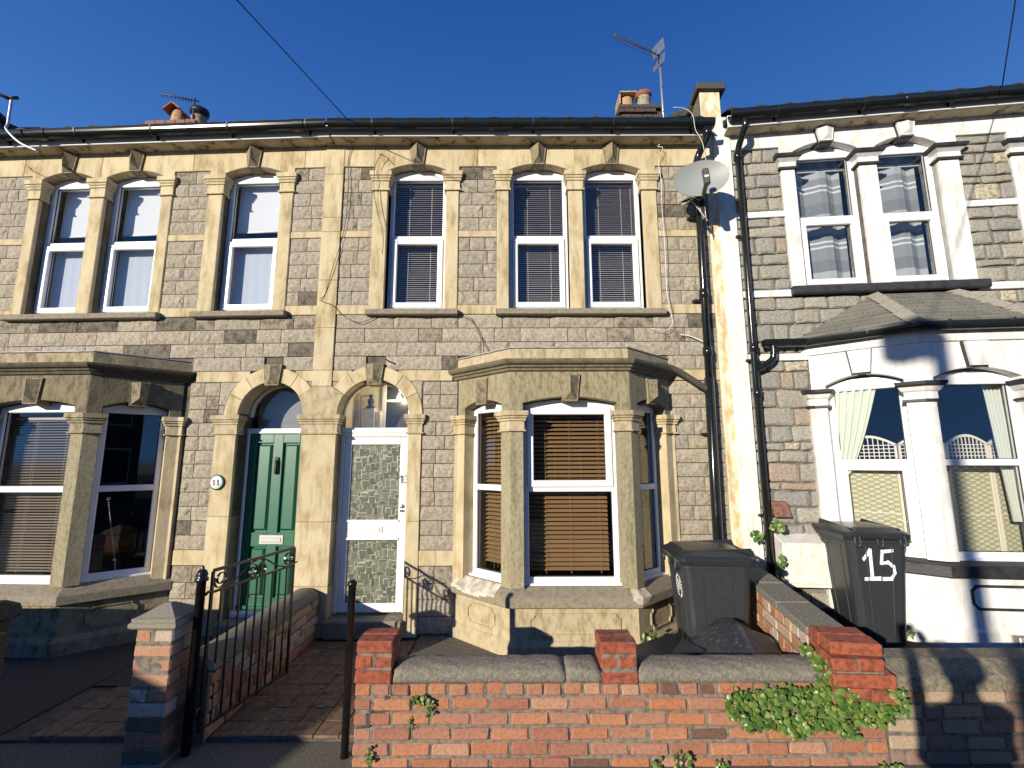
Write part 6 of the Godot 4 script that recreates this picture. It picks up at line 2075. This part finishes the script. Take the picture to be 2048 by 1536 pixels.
# ---------------------------------------------------------------- roof line and cables
func aerials() -> void:
	var t := thing("tv_aerial", "television aerial with grid reflector on a tall pale mast above the middle chimney", "aerial", at(0, 0, 0), "television aerials")
	var st := ST(true)
	tube(st, [Vector3(3.0, 7.6, -8.5), Vector3(2.99, 9.66, -8.5)], 0.024, 10)
	put("mast", st, M.galvanised, t)
	st = ST(true)
	for y in [7.95, 8.55, 9.1]: tube(st, [Vector3(3.0, y, -8.5), Vector3(3.0, y + 0.02, -8.5)], 0.027, 10)
	tube(st, [Vector3(2.99, 9.6, -8.5), Vector3(2.99, 9.8, -8.5)], 0.034, 10)
	put("clamp", st, M.black, t)
	var a := Vector3(3.05, 9.83, -8.53)
	var b := Vector3(1.95, 9.83, -8.02)
	var dv := (b - a).normalized()
	var sd := dv.cross(Vector3.UP).normalized()
	st = ST(true)
	tube(st, [a, b], 0.014, 8)
	put("boom", st, M.dish_arm, t)
	for i in 17:
		st = ST(true)
		var c := a.lerp(b, 0.14 + 0.86 * i / 17.0)
		for s in [-1, 1]:
			tube(st, [c, c + Vector3(0, s * 0.035, 0) + dv * 0.02, c + Vector3(0, s * 0.05, 0) + sd * 0.05], 0.006, 5)
			tube(st, [c, c + Vector3(0, s * 0.035, 0) + dv * 0.02, c + Vector3(0, s * 0.05, 0) - sd * 0.05], 0.006, 5)
		put("element", st, M.dish_arm, t)
	st = ST()
	var rb := Transform3D(Basis(sd, Vector3.UP, -dv), a.lerp(b, 0.06))
	for k in [-1, 1]:
		var tl := rb * Transform3D(Basis(Vector3.RIGHT, -k * 0.12), Vector3(0, k * 0.03, 0))
		for i in 9:
			var y: float = k * (0.02 + i * 0.026)
			var q := [Vector3(-0.16, y - 0.008, 0), Vector3(0.16, y - 0.008, 0), Vector3(0.16, y + 0.008, 0), Vector3(-0.16, y + 0.008, 0)]
			for z in [-0.004, 0.004]: quad(st, tl * (q[0] + Vector3(0, 0, z)), tl * (q[1] + Vector3(0, 0, z)), tl * (q[2] + Vector3(0, 0, z)), tl * (q[3] + Vector3(0, 0, z)), tl.basis.z * z)
		for x in [-0.16, -0.005, 0.155]:
			for z in [-0.005, 0.005]: quad(st, tl * Vector3(x, k * 0.01, z), tl * Vector3(x + 0.008, k * 0.01, z), tl * Vector3(x + 0.008, k * 0.24, z), tl * Vector3(x, k * 0.24, z), tl.basis.z * z)
	put("reflector", st, M.galvanised, t)
	t = thing("tv_aerial", "small dark television aerial behind the chimney of the left house", "aerial", at(0, 0, 0), "television aerials")
	st = ST(true)
	tube(st, [Vector3(-6.27, 8.1, -8.5), Vector3(-6.275, 8.9, -8.5)], 0.018, 8)
	put("mast", st, M.dish_arm, t)
	a = Vector3(-6.2, 8.85, -8.53)
	b = Vector3(-6.84, 8.85, -8.3)
	dv = (b - a).normalized()
	sd = dv.cross(Vector3.UP).normalized()
	st = ST(true)
	tube(st, [a, b], 0.012, 8)
	put("boom", st, M.dish_arm, t)
	for i in 12:
		st = ST(true)
		var c := a.lerp(b, 0.2 + 0.8 * i / 12.0)
		tube(st, [c - sd * 0.045 + Vector3(0, 0.03, 0), c + sd * 0.045 - Vector3(0, 0.03, 0)], 0.006, 5)
		put("element", st, M.dish_arm, t)
	t = thing("bracket_mast", "pale bent mast on a bracket above the gutter at the far left", "mast", at(0, 0, 0))
	st = ST(true)
	tube(st, curve([Vector3(-5.44, 5.31, -5.02), Vector3(-5.62, 5.39, -4.98), Vector3(-5.8, 5.56, -4.98), Vector3(-5.82, 5.66, -5.0), Vector3(-5.83, 5.98, -5.0)], 6), 0.014, 10)
	put("pole", st, M.galvanised, t)
	st = ST(true)
	tube(st, [Vector3(-5.83, 5.96, -5.0), Vector3(-6.1, 6.05, -4.9)], 0.02, 8)
	tube(st, [Vector3(-5.9, 5.98, -5.0), Vector3(-5.78, 6.0, -5.02)], 0.02, 8)
	put("head", st, M.dish_arm, t)
	# satellite dish
	t = thing("satellite_dish", "grey oval satellite dish fixed to the black drainpipe of the middle house", "satellite dish", Transform3D(Basis(Vector3.UP, -0.25) * Basis(Vector3.RIGHT, 0.02) * Basis(Vector3.BACK, 0.08), Vector3(2.08, 4.82, -4.86)))
	st = ST(true)
	for k in 2:
		var dz: float = [0.0, -0.008][k]
		for i in 8:
			for j in 32:
				var q := []
				for c in [[i, j], [i + 1, j], [i + 1, j + 1], [i, j + 1]]:
					var r: float = c[0] / 8.0
					var an: float = TAU * c[1] / 32.0
					q.append(Vector3(cos(an) * 0.29 * r, sin(an) * 0.205 * r, 0.05 * r * r + dz))
				quad(st, q[0], q[1], q[2], q[3], Vector3(0, 0, 1 if k == 0 else -1))
	put("reflector", st, M.dish, t)
	st = ST()
	box(st, Vector3(-0.018, -0.2, -0.03), Vector3(0.022, -0.165, 0.28), 0.006)
	put("feed_arm", st, M.dish_arm, t)
	st = ST()
	box(st, Vector3(-0.03, -0.22, 0.26), Vector3(0.034, -0.04, 0.32), 0.014)
	var lnb := put("receiver", st, M.dish_arm, t)
	block(lnb, "receiver_label", Vector3(-0.018, -0.145, 0.32), Vector3(0.022, -0.125, 0.3215), M.bin_white, 0.0)
	st = ST()
	box(st, Vector3(-0.06, -0.16, -0.1), Vector3(0.06, 0.02, -0.012), 0.01)
	box(st, Vector3(-0.03, -0.24, -0.24), Vector3(0.03, -0.08, -0.1), 0.01)
	put("bracket", st, M.black, t)
	var rng := rg(17)
	for i in 9:
		st = ST(true)
		var p := Vector3(-0.24 + rng.randf() * 0.1, -0.19 + rng.randf() * 0.05, -0.12)
		tube(st, curve([p, p + Vector3(0.1, 0.02 - 0.05 * rng.randf(), 0.03), p + Vector3(0.17, -0.08, 0.0), Vector3(rng.randf_range(-0.02, 0.05), -0.36 - rng.randf() * 0.1, -0.16)], 5), 0.005, 5)
		put("loose_cable", st, M.white_cable if i % 4 == 0 else M.dark_cable, t)

func cable(label: String, pts: Array, r: float, m: Material, xf := H13, z := 0.03) -> void:
	var p := []
	for i in range(0, pts.size(), 2): p.append(Vector3(pts[i], pts[i + 1], z + 0.012 * sin(i * 1.7)))
	var st := ST(true)
	tube(st, curve(p, 5), r, 6)
	tag(put("cable", st, m, self, xf), label, "cable", "loose cables on the house fronts")

func cables() -> void:
	cable("thin dark cable hanging down the cream strip between the left and middle houses", [-1.89, 5.5, -1.94, 5.34, -1.92, 4.91, -1.95, 4.42, -2.05, 3.96, -2.12, 3.67, -2.17, 3.59, -2.12, 3.56, -2.02, 3.52, -1.91, 3.41, -1.71, 3.32, -1.51, 3.40], 0.0035, M.dark_cable)
	cable("short dark cable slung above the single upstairs window's left capital", [-1.58, 5.41, -1.50, 5.37, -1.40, 5.27], 0.004, M.dark_cable, H13, 0.02)
	cable("thin dark cable running down the left jamb of the single middle-house window", [-1.52, 5.37, -1.60, 5.21, -1.59, 4.81, -1.48, 4.37, -1.47, 4.11], 0.0035, M.dark_cable, H13, 0.085)
	cable("white cable looping over the gutter down to the satellite dish", [1.85, 5.76, 1.97, 5.75, 2.06, 5.66, 2.09, 5.48, 2.15, 5.30, 2.19, 5.0], 0.0032, M.white_cable, H13, 0.34)
	cable("white cable curling under the eaves and down the wall left of the black drainpipe", [2.06, 5.50, 1.89, 5.5, 1.79, 5.5, 1.74, 5.46, 1.79, 5.43, 1.74, 5.27, 1.75, 5.00, 1.75, 4.65, 1.75, 4.17, 1.75, 3.70, 1.76, 3.51, 1.79, 3.30, 1.72, 3.21, 1.56, 3.23], 0.0035, M.white_cable, H13, 0.075)
	cable("short white cable end sticking out left of the drainpipe above the bay", [1.89, 3.17, 2.00, 3.15, 2.14, 3.08], 0.007, M.white_cable, H13, 0.04)
	cable("dark cable drooping from the window sill to the left end of the bay roof", [-0.56, 3.40, -0.43, 3.31, -0.34, 3.13, -0.24, 2.95], 0.0035, M.dark_cable)
	cable("second thin dark cable beside the one ending on the bay roof", [-0.48, 3.39, -0.36, 3.18, -0.34, 2.95], 0.003, M.dark_cable)
	cable("dark cable trailing from the bent mast across the left house's frieze", [-3.9, 5.38, -3.84, 5.32, -3.72, 5.26, -3.6, 5.2], 0.004, M.dark_cable, H11, 0.03)
	var st := ST()
	box(st, Vector3(-1.385, 2.875, -0.01), Vector3(-1.37, 2.89, 0.13), 0.003)
	tag(put("iron_hook", st, M.iron, self, H13), "small black iron rod sticking out of the wall above the white door's arch", "hook")
	for e in [["overhead wire crossing the sky from the upper left to the middle gutter", Vector3(-1.86, 5.63, -4.95), Vector3(-2.453, 5.864, -3.7), 8.0], ["overhead wire at the right edge coming down to the right house's gutter", Vector3(5.6, 5.897, -4.9), Vector3(4.516, 5.841, -3.7), 8.0]]:
		var a: Vector3 = e[1]
		var dv: Vector3 = e[2] - a
		st = ST(true)
		var pts := []
		for i in 12: pts.append(a + dv * (i / 11.0) * e[3])
		tube(st, pts, 0.006, 6)
		tag(put("overhead_wire", st, M.dark_cable, self), e[0], "wire", "overhead wires")
	# plaque with the number of the left house
	var t := thing("number_plaque", "round white plaque with the number 11 on the pilaster left of the green door", "house number", H11 * at(-1.135, 1.56, 0.012))
	st = ST(true)
	lathe(st, Vector3.ZERO, [Vector2(0.0, 0.0), Vector2(0.082, 0.0), Vector2(0.082, 0.014), Vector2(0.072, 0.02), Vector2(0.0, 0.02)], 28)
	put("rim", st, M.green_door, t, Transform3D(Basis(Vector3.RIGHT, PI / 2), Vector3.ZERO))
	st = ST(true)
	lathe(st, Vector3.ZERO, [Vector2(0.0, 0.018), Vector2(0.07, 0.018), Vector2(0.066, 0.024), Vector2(0.0, 0.024)], 28)
	put("face", st, M.bin_white, t, Transform3D(Basis(Vector3.RIGHT, PI / 2), Vector3.ZERO))
	var tm := TextMesh.new()
	tm.text = "11"; tm.font = SystemFont.new(); tm.font.font_names = PackedStringArray(["Droid Serif"]); tm.font.font_weight = 700; tm.font_size = 24; tm.pixel_size = 0.0034; tm.depth = 0.004
	putm("numeral", tm, M.black, t, at(-0.002, 0.0, 0.026))

# ---------------------------------------------------------------- plants
func leaf_mesh(kind: int) -> ArrayMesh:
	var st := ST(true)
	var n := 8
	for i in n:
		var a := TAU * i / n
		var b := TAU * (i + 1) / n
		var f := func(t: float) -> Vector3:
			var r := 1.0 + 0.08 * sin(t * 3.0 + kind)
			if kind == 3: r = 0.62 + 0.5 * absf(cos(t))
			return Vector3(cos(t) * r, sin(t) * r * (0.9 if kind % 2 == 0 else 1.05), -0.16 + 0.05 * sin(t * 2.0))
		tri(st, Vector3(0, 0.05, 0.05), f.call(a), f.call(b), Vector3.BACK)
	st.generate_normals()
	return st.commit()

func leaf_xf(p: Vector3, r: float, rng: RandomNumberGenerator, spread := 0.5) -> Transform3D:
	var b := Basis(Vector3.UP, rng.randf_range(-spread, spread)) * Basis(Vector3.RIGHT, rng.randf_range(-0.9, 0.25)) * Basis(Vector3.BACK, rng.randf() * TAU)
	return Transform3D(b.scaled(Vector3(r, r, r)), p)

func weed(label: String, c: Vector3, w: float, h: float, n: int, r: float, sd: int, cat := "weed", group := "weeds rooted in the walls") -> void:
	var rng := rg(sd)
	var t := thing("wall_weed", label, cat, Transform3D(Basis(), c), group)
	var ms := []
	for i in 5: ms.append(ST(true))
	var lm := [leaf_mesh(0), leaf_mesh(1), leaf_mesh(3)]
	for i in n:
		var u := rng.randf_range(-1, 1)
		var v := rng.randf_range(-1, 1) * sqrt(1.0 - u * u * 0.7)
		var p := Vector3(u * w, v * h, rng.randf() * 0.03)
		ms[[0, 1, 2, 0, 4][rng.randi() % 5]].append_from(lm[rng.randi() % 3], 0, leaf_xf(p, r * rng.randf_range(0.6, 1.2), rng, 0.8))
	for i in 5:
		if ms[i].commit().get_surface_count() > 0:
			var o := putm("foliage", ms[i].commit(), M["leaf_%d" % i], t)
			o.set_meta("kind", "stuff")
	var st := ST(true)
	for i in 3: tube(st, [Vector3(rng.randf_range(-0.3, 0.3) * w, -h, -0.01), Vector3(rng.randf_range(-0.5, 0.5) * w, h * 0.6, 0.012)], 0.0018, 5)
	put("stem", st, M.leaf_3, t)

func plants() -> void:
	var rng := rg(404)
	var t := thing("creeping_plant", "mass of round-leaved green creeper spilling over the front wall below the red brick end pier", "creeper")
	var out := PackedVector2Array()
	for e in [1.79, 0.61, 1.88, 0.61, 1.96, 0.49, 2.01, 0.42, 2.1, 0.36, 2.2, 0.41, 2.27, 0.48, 2.33, 0.42, 2.32, 0.29, 2.25, 0.25, 2.14, 0.21, 2.05, 0.22, 2.03, 0.15, 1.88, 0.2, 1.81, 0.2, 1.67, 0.15, 1.54, 0.21, 1.39, 0.2, 1.31, 0.26, 1.28, 0.36, 1.36, 0.41, 1.49, 0.41, 1.63, 0.43, 1.79, 0.42, 1.86, 0.44, 1.87, 0.49, 1.84, 0.54]:
		if out.size() and out[out.size() - 1].y == -99.0: out[out.size() - 1].y = e
		else: out.append(Vector2(e, -99.0))
	var lm := []
	for k in 4: lm.append(leaf_mesh(k))
	var rest := [ST(true), ST(true), ST(true), ST(true), ST(true)]
	var count := 0
	while count < 1250:
		var p := Vector2(rng.randf_range(1.25, 2.36), rng.randf_range(0.12, 0.63))
		var q := p + Vector2(rng.randf_range(-0.015, 0.015), rng.randf_range(-0.015, 0.015))
		if not Geometry2D.is_point_in_polygon(q, out): continue
		var mi: int = [0, 1, 2, 1, 3, 0, 2, 4][rng.randi() % 8]
		var z := -3.17 + rng.randf() * 0.05
		if p.y > 0.43: z = -3.2 - (p.y - 0.43) * 0.5 + rng.randf() * 0.04
		if p.x > 1.92 and p.y > 0.3: z += 0.04
		var r := rng.randf_range(0.008, 0.021)
		if count < 290:
			putm("leaf", lm[rng.randi() % 3], M["leaf_%d" % mi], t, leaf_xf(Vector3(p.x, p.y, z + 0.02), r, rng))
		else:
			rest[mi].append_from(lm[rng.randi() % 4], 0, leaf_xf(Vector3(p.x, p.y, z), r * 0.9, rng))
		count += 1
	for i in 5:
		var o := putm("foliage", rest[i].commit(), M["leaf_%d" % i], t)
		o.set_meta("kind", "stuff")
	weed("small arching weed growing from the wall just below the left coping", Vector3(-0.56, 0.345, -3.19), 0.075, 0.03, 26, 0.012, 11)
	weed("tuft of weed hanging just right of the arching weed in the brick wall", Vector3(-0.505, 0.31, -3.19), 0.02, 0.05, 18, 0.011, 12)
	weed("thin trailing weed two courses below the arching weed", Vector3(-0.62, 0.215, -3.19), 0.01, 0.045, 10, 0.009, 13)
	weed("weed low at the left end of the brick wall beside the iron post", Vector3(-0.86, 0.05, -3.19), 0.016, 0.06, 14, 0.011, 14)
	weed("leafy weed at the bottom edge under the scuffed plastic sheet", Vector3(1.01, 0.01, -3.18), 0.06, 0.055, 26, 0.014, 15)
	weed("small weed at the bottom edge left of the leafy one", Vector3(0.86, 0.0, -3.18), 0.03, 0.03, 12, 0.012, 16)
	weed("low weed at the bottom edge below the left tip of the creeper", Vector3(1.23, -0.005, -3.18), 0.055, 0.022, 16, 0.012, 17)
	weed("weed at the foot of the joint between the red and tan brick walls", Vector3(2.22, -0.02, -3.17), 0.07, 0.03, 22, 0.014, 18)
	weed("green weed at the foot of the bay beside the emblem bin", Vector3(1.28, 0.12, -4.75), 0.1, 0.12, 34, 0.025, 19, "weed", "weeds in the gardens")
	weed("weed sprouting behind the black drainpipe above the meter cabinet", Vector3(2.66, 1.13, -5.0), 0.07, 0.05, 26, 0.022, 20, "weed", "weeds in the gardens")
	weed("weed left of the right house's black drainpipe", Vector3(2.46, 1.03, -5.03), 0.055, 0.05, 20, 0.022, 21, "weed", "weeds in the gardens")
	weed("yellowing weed climbing beside the meter cabinet behind the side wall", Vector3(2.62, 0.72, -4.92), 0.05, 0.16, 30, 0.02, 22, "weed", "weeds in the gardens")
	weed("yellow weed at the foot of the number 15 bin", Vector3(3.62, 0.22, -4.72), 0.05, 0.07, 18, 0.02, 23, "weed", "weeds in the gardens")

# ---------------------------------------------------------------- behind the camera
func litter() -> void:
	var rng := rg(909)
	var st := ST()
	var lm := leaf_mesh(3)
	for i in 150:
		var q := rng.randf()
		var p := Vector3(rng.randf_range(-1.95, -1.0), 0.012, rng.randf_range(-5.1, -3.5))
		if q < 0.3: p = Vector3(rng.randf_range(-3.1, -2.3), 0.01, rng.randf_range(-5.2, -3.5))
		elif q < 0.55: p = Vector3(rng.randf_range(-0.9, 1.2), 0.03, rng.randf_range(-4.7, -3.6))
		elif q < 0.8: p = Vector3(rng.randf_range(2.4, 5.0), 0.145, rng.randf_range(-4.6, -3.7))
		var r := rng.randf_range(0.008, 0.02)
		st.append_from(lm, 0, Transform3D((Basis(Vector3.UP, rng.randf() * TAU) * Basis(Vector3.RIGHT, -PI / 2 + rng.randf_range(-0.4, 0.4))).scaled(Vector3(r, r, r)), p))
	var o := put("fallen_leaves", st, M.dead_leaf, self)
	o.set_meta("kind", "stuff")
	tag(o, "dry yellow-brown leaves scattered over the garden paths and beds", "leaves")

func car() -> void:
	var t := thing("parked_van", "pale van parked at the kerb behind the camera", "van", at(-6.6, -0.14, 1.55))
	var st := ST()
	var side := PackedVector2Array([Vector2(-2.7, 0.3), Vector2(2.0, 0.3), Vector2(2.08, 0.55), Vector2(2.04, 1.0), Vector2(1.9, 1.2), Vector2(1.45, 1.58), Vector2(0.6, 2.2), Vector2(0.4, 2.27), Vector2(-2.6, 2.3), Vector2(-2.72, 2.1)])
	ext(st, side, -0.85, 0.85, 2, 0.08, true)
	put("body", st, M.upvc_old, t)
	st = ST()
	for s in [-1, 1]:
		var w := PackedVector2Array([Vector2(-0.2, 1.3), Vector2(1.25, 1.3), Vector2(1.2, 1.6), Vector2(0.55, 2.05), Vector2(-0.2, 2.08)])
		ext(st, w, s * 0.84, s * 0.856)
	put("side_window", st, M.black, t)
	for sx in [-1, 1]:
		for sz in [-1, 1]:
			st = ST(true)
			tube(st, [Vector3(sx * 1.3, 0.31, sz * 0.66), Vector3(sx * 1.3, 0.31, sz * 0.87)], 0.31, 22)
			put("wheel", st, M.rubber, t)

func opposite(label: String, x0: float, x1: float, wm: Material) -> void:
	var t := thing("terraced_house", label, "house", at(x0, 0, 10.5), "houses across the street")
	var w := x1 - x0
	var st := ST()
	box(st, Vector3(0, -0.1, 0.0), Vector3(w, 5.6, 7.0))
	put("wall", st, wm, t)
	st = ST()
	ext(st, PackedVector2Array([Vector2(-0.3, 5.601), Vector2(3.5, 7.9), Vector2(7.3, 5.601)]), 0.001, w - 0.001, 0)
	put("roof", st, M.roof_tile, t)
	for e in [[0.5, 1.4, 0.2, 2.3], [2.2, w - 0.5, 0.8, 2.4], [0.5, 1.4, 3.4, 5.0], [2.2, w - 0.6, 3.4, 5.0]]:
		st = ST()
		box(st, Vector3(e[0], e[2], -0.03), Vector3(e[1], e[3], 0.002), 0.006)
		var f := put("window", st, M.upvc, t)
		st = ST()
		box(st, Vector3(e[0] + 0.08, e[2] + 0.08, -0.04), Vector3(e[1] - 0.08, e[3] - 0.08, -0.031))
		put("pane", st, M.black, f)

func pole() -> void:
	var t := thing("street_lamp", "street lamp post on the far side of the street behind the camera", "street lamp", at(-3.42, -0.03, 5.6))
	var st := ST(true)
	lathe(st, Vector3.ZERO, [Vector2(0.0, 0.0), Vector2(0.11, 0.0), Vector2(0.1, 1.0), Vector2(0.08, 1.1), Vector2(0.07, 6.2), Vector2(0.0, 6.25)], 16)
	put("column", st, M.galvanised, t)
	st = ST()
	box(st, Vector3(-0.5, 6.0, -0.14), Vector3(-0.04, 6.32, 0.14), 0.05)
	put("lantern", st, M.galvanised, t)

func capsule_field(p: Vector3, bones: Array) -> float:
	var d := 1e3
	for b in bones:
		var a: Vector3 = b[0]
		var ab: Vector3 = b[1] - a
		var t := clampf((p - a).dot(ab) / maxf(ab.length_squared(), 1e-9), 0.0, 1.0)
		var q := p.distance_to(a + ab * t) - lerpf(b[2], b[3], t)
		var k: float = b[4]
		var h := clampf(0.5 + 0.5 * (d - q) / k, 0.0, 1.0)
		d = lerpf(d, q, h) - k * h * (1.0 - h)
	return d

func nets(bones: Array, cell: float) -> ArrayMesh:
	var lo := Vector3(1e3, 1e3, 1e3)
	var hi := -lo
	for b in bones:
		for k in 2:
			var r: float = b[2 + k] + cell * 2.0
			lo = lo.min(b[k] - Vector3(r, r, r))
			hi = hi.max(b[k] + Vector3(r, r, r))
	var n := Vector3i(((hi - lo) / cell).ceil()) + Vector3i.ONE
	var F := PackedFloat32Array()
	F.resize(n.x * n.y * n.z)
	for z in n.z:
		for y in n.y:
			for x in n.x: F[(z * n.y + y) * n.x + x] = capsule_field(lo + Vector3(x, y, z) * cell, bones)
	var id := {}
	var vs := []
	for z in n.z - 1:
		for y in n.y - 1:
			for x in n.x - 1:
				var s := Vector3.ZERO
				var c := 0
				for e in [[0, 0, 0, 1, 0, 0], [0, 1, 0, 1, 1, 0], [0, 0, 1, 1, 0, 1], [0, 1, 1, 1, 1, 1], [0, 0, 0, 0, 1, 0], [1, 0, 0, 1, 1, 0], [0, 0, 1, 0, 1, 1], [1, 0, 1, 1, 1, 1], [0, 0, 0, 0, 0, 1], [1, 0, 0, 1, 0, 1], [0, 1, 0, 0, 1, 1], [1, 1, 0, 1, 1, 1]]:
					var fa := F[((z + e[2]) * n.y + y + e[1]) * n.x + x + e[0]]
					var fb := F[((z + e[5]) * n.y + y + e[4]) * n.x + x + e[3]]
					if (fa < 0.0) != (fb < 0.0):
						s += Vector3(e[0], e[1], e[2]).lerp(Vector3(e[3], e[4], e[5]), fa / (fa - fb))
						c += 1
				if c:
					id[Vector3i(x, y, z)] = vs.size()
					vs.append(lo + (Vector3(x, y, z) + s / c) * cell)
	var st := ST(true)
	for k: Vector3i in id:
		for ax in 3:
			var u := Vector3i.ZERO
			var w := Vector3i.ZERO
			var d := Vector3i.ZERO
			u[(ax + 1) % 3] = 1; w[(ax + 2) % 3] = 1; d[ax] = 1
			var fa := F[(k.z * n.y + k.y) * n.x + k.x]
			var kb := k + d
			var fb := F[(kb.z * n.y + kb.y) * n.x + kb.x]
			if (fa < 0.0) == (fb < 0.0): continue
			if not (id.has(k - u) and id.has(k - w) and id.has(k - u - w)): continue
			var o := Vector3(d) * (1.0 if fa < 0.0 else -1.0)
			quad(st, vs[id[k]], vs[id[k - u]], vs[id[k - u - w]], vs[id[k - w]], o)
	st.generate_normals()
	return st.commit()

func photographer() -> void:
	var t := thing("person", "person in dark clothes holding up a phone with both hands, standing behind the camera", "person", at(0.07, -0.05, 0.42))
	var B := []
	var y := -0.03
	for s in [-1.0, 1.0]:
		B.append([Vector3(s * 0.1, y + 0.93, 0), Vector3(s * 0.12, y + 0.5, 0.0), 0.095, 0.062, 0.04])
		B.append([Vector3(s * 0.12, y + 0.5, 0), Vector3(s * 0.13, y + 0.09, 0.03), 0.062, 0.045, 0.03])
		B.append([Vector3(s * 0.13, y + 0.05, 0.05), Vector3(s * 0.15, y + 0.035, -0.13), 0.045, 0.035, 0.03])
		B.append([Vector3(s * 0.19, y + 1.47, 0.0), Vector3(0.25 if s > 0.0 else -0.2, y + 1.22, -0.1), 0.065, 0.055, 0.04])
	B.append([Vector3(-0.2, y + 1.22, -0.1), Vector3(-0.05, y + 1.71, -0.34), 0.05, 0.035, 0.03])
	B.append([Vector3(0.25, y + 1.23, -0.06), Vector3(0.13, y + 1.71, -0.34), 0.05, 0.035, 0.03])
	B.append([Vector3(-0.04, y + 0.85, 0), Vector3(0, y + 1.25, 0), 0.23, 0.18, 0.06])
	B.append([Vector3(0, y + 1.25, 0), Vector3(0, y + 1.42, 0.0), 0.15, 0.13, 0.08])
	B.append([Vector3(-0.13, y + 1.45, 0), Vector3(0.13, y + 1.45, 0), 0.085, 0.085, 0.06])
	B.append([Vector3(0, y + 1.47, 0.01), Vector3(0, y + 1.64, -0.01), 0.085, 0.068, 0.05])
	putm("clothed_body", nets(B, 0.024), M.coat, t)
	var hd := [[Vector3(0, y + 1.72, -0.02), Vector3(0, y + 1.76, 0.0), 0.09, 0.095, 0.03], [Vector3(0, y + 1.66, -0.055), Vector3(0, y + 1.7, -0.06), 0.05, 0.06, 0.04], [Vector3(0, y + 1.715, -0.105), Vector3(0, y + 1.69, -0.125), 0.012, 0.016, 0.015], [Vector3(-0.092, y + 1.71, 0.0), Vector3(-0.095, y + 1.74, 0.0), 0.014, 0.018, 0.01], [Vector3(0.092, y + 1.71, 0.0), Vector3(0.095, y + 1.74, 0.0), 0.014, 0.018, 0.01]]
	putm("head", nets(hd, 0.011), M.skin, t)
	var hr := [[Vector3(0, y + 1.765, 0.015), Vector3(0, y + 1.74, 0.03), 0.097, 0.095, 0.03]]
	putm("hair", nets(hr, 0.014), M.black, t)
	# hands close on the ends of the phone
	for s in [-1.0, 1.0]:
		var c := Vector3(-0.06 if s < 0 else 0.12, 1.71 + y, -0.35)
		var H := [[c, c + Vector3(-s * 0.0, 0.06, -0.01), 0.03, 0.034, 0.02]]
		for f in 4:
			var p := c + Vector3(s * 0.012, 0.045 + f * 0.02, -0.03)
			H.append([c + Vector3(0, 0.03 + f * 0.012, -0.015), p, 0.012, 0.01, 0.01])
			H.append([p, p + Vector3(-s * 0.045, 0.004, -0.006), 0.01, 0.0085, 0.006])
		H.append([c + Vector3(0, 0.04, 0.01), c + Vector3(-s * 0.035, 0.1, 0.012), 0.012, 0.009, 0.008])
		putm("hand", nets(H, 0.007), M.skin, t)
	var ph := thing("phone", "dark phone held up sideways by the person behind the camera", "phone", at(0.06, 1.765, 0.045))
	var st := ST()
	box(st, Vector3(-0.08, -0.038, -0.005), Vector3(0.08, 0.038, 0.005), 0.004)
	put("phone_body", st, M.black, ph)

func _ready() -> void:
	var cam := Camera3D.new()
	cam.name = "camera"
	cam.fov = 77.32
	cam.near = 0.02
	cam.far = 300.0
	cam.position = Vector3(0, E, 0)
	cam.rotation = Vector3(0.158943, 0, -0.002895)
	add_child(cam)
	cam.current = true
	var sky := ProceduralSkyMaterial.new()
	sky.sky_top_color = Color(0.006, 0.05, 0.24).linear_to_srgb()
	sky.sky_horizon_color = Color(0.14, 0.38, 0.85).linear_to_srgb()
	sky.sky_curve = 0.3
	sky.ground_horizon_color = Color(0.2, 0.22, 0.25).linear_to_srgb()
	sky.ground_bottom_color = Color(0.1, 0.1, 0.1).linear_to_srgb()
	sky.sun_angle_max = 0.1
	sky.energy_multiplier = 1.0
	var env := Environment.new()
	env.background_mode = Environment.BG_SKY
	env.sky = Sky.new()
	env.sky.sky_material = sky
	env.background_energy_multiplier = 1.0
	env.tonemap_mode = Environment.TONE_MAPPER_LINEAR
	env.tonemap_exposure = 1.3
	env.sdfgi_enabled = true
	env.ssao_enabled = true
	env.ssil_enabled = true
	var we := WorldEnvironment.new()
	we.name = "environment"
	we.environment = env
	add_child(we)
	var sun := DirectionalLight3D.new()
	sun.name = "sun"
	sun.light_energy = 1.6
	sun.light_color = Color(1.0, 0.958, 0.88)
	sun.light_angular_distance = 0.5
	sun.shadow_enabled = true
	add_child(sun)
	sun.look_at_from_position(Vector3.ZERO, SUN)
	materials()
	mat("cap_stone", 0.37, 0.345, 0.285, 0.95, T.lichen, Vector3(5, 5, 5), T.nc, 1.2)
	for i in 4: mat("painted_shade_brick_%d" % i, 0.13 - 0.015 * i, 0.09 - 0.012 * i, 0.06 - 0.008 * i, 0.93, T.brick, Vector3(3, 3, 3), T.nc, 0.8)  # shadow of the street is painted into these dark brick tones
	mat("sky_reflection_tone", 0.42, 0.47, 0.56, 0.9)  # pale blue tone of the painted sky reflection in the lower panes
	mat("dead_leaf", 0.3, 0.2, 0.07, 0.8)
	mat("drape_green", 0.5, 0.54, 0.48, 0.9)
	mat("screen_white", 0.62, 0.58, 0.48, 0.6)
	pictures()
	ground()
	house_11()
	house_13()
	house_15()
	walls()
	gate()
	bins()
	aerials()
	cables()
	at_windows()
	plants()
	litter()
	car()
	pole()
	opposite("red brick house across the street directly behind the camera", -2.4, 2.3, M.brick_1)
	opposite("pale rendered house across the street to the right behind the camera", 2.3, 7.0, M.bath_b)
	opposite("brown brick house across the street far right behind the camera", 7.0, 12.0, M.brick_dark)
	photographer()
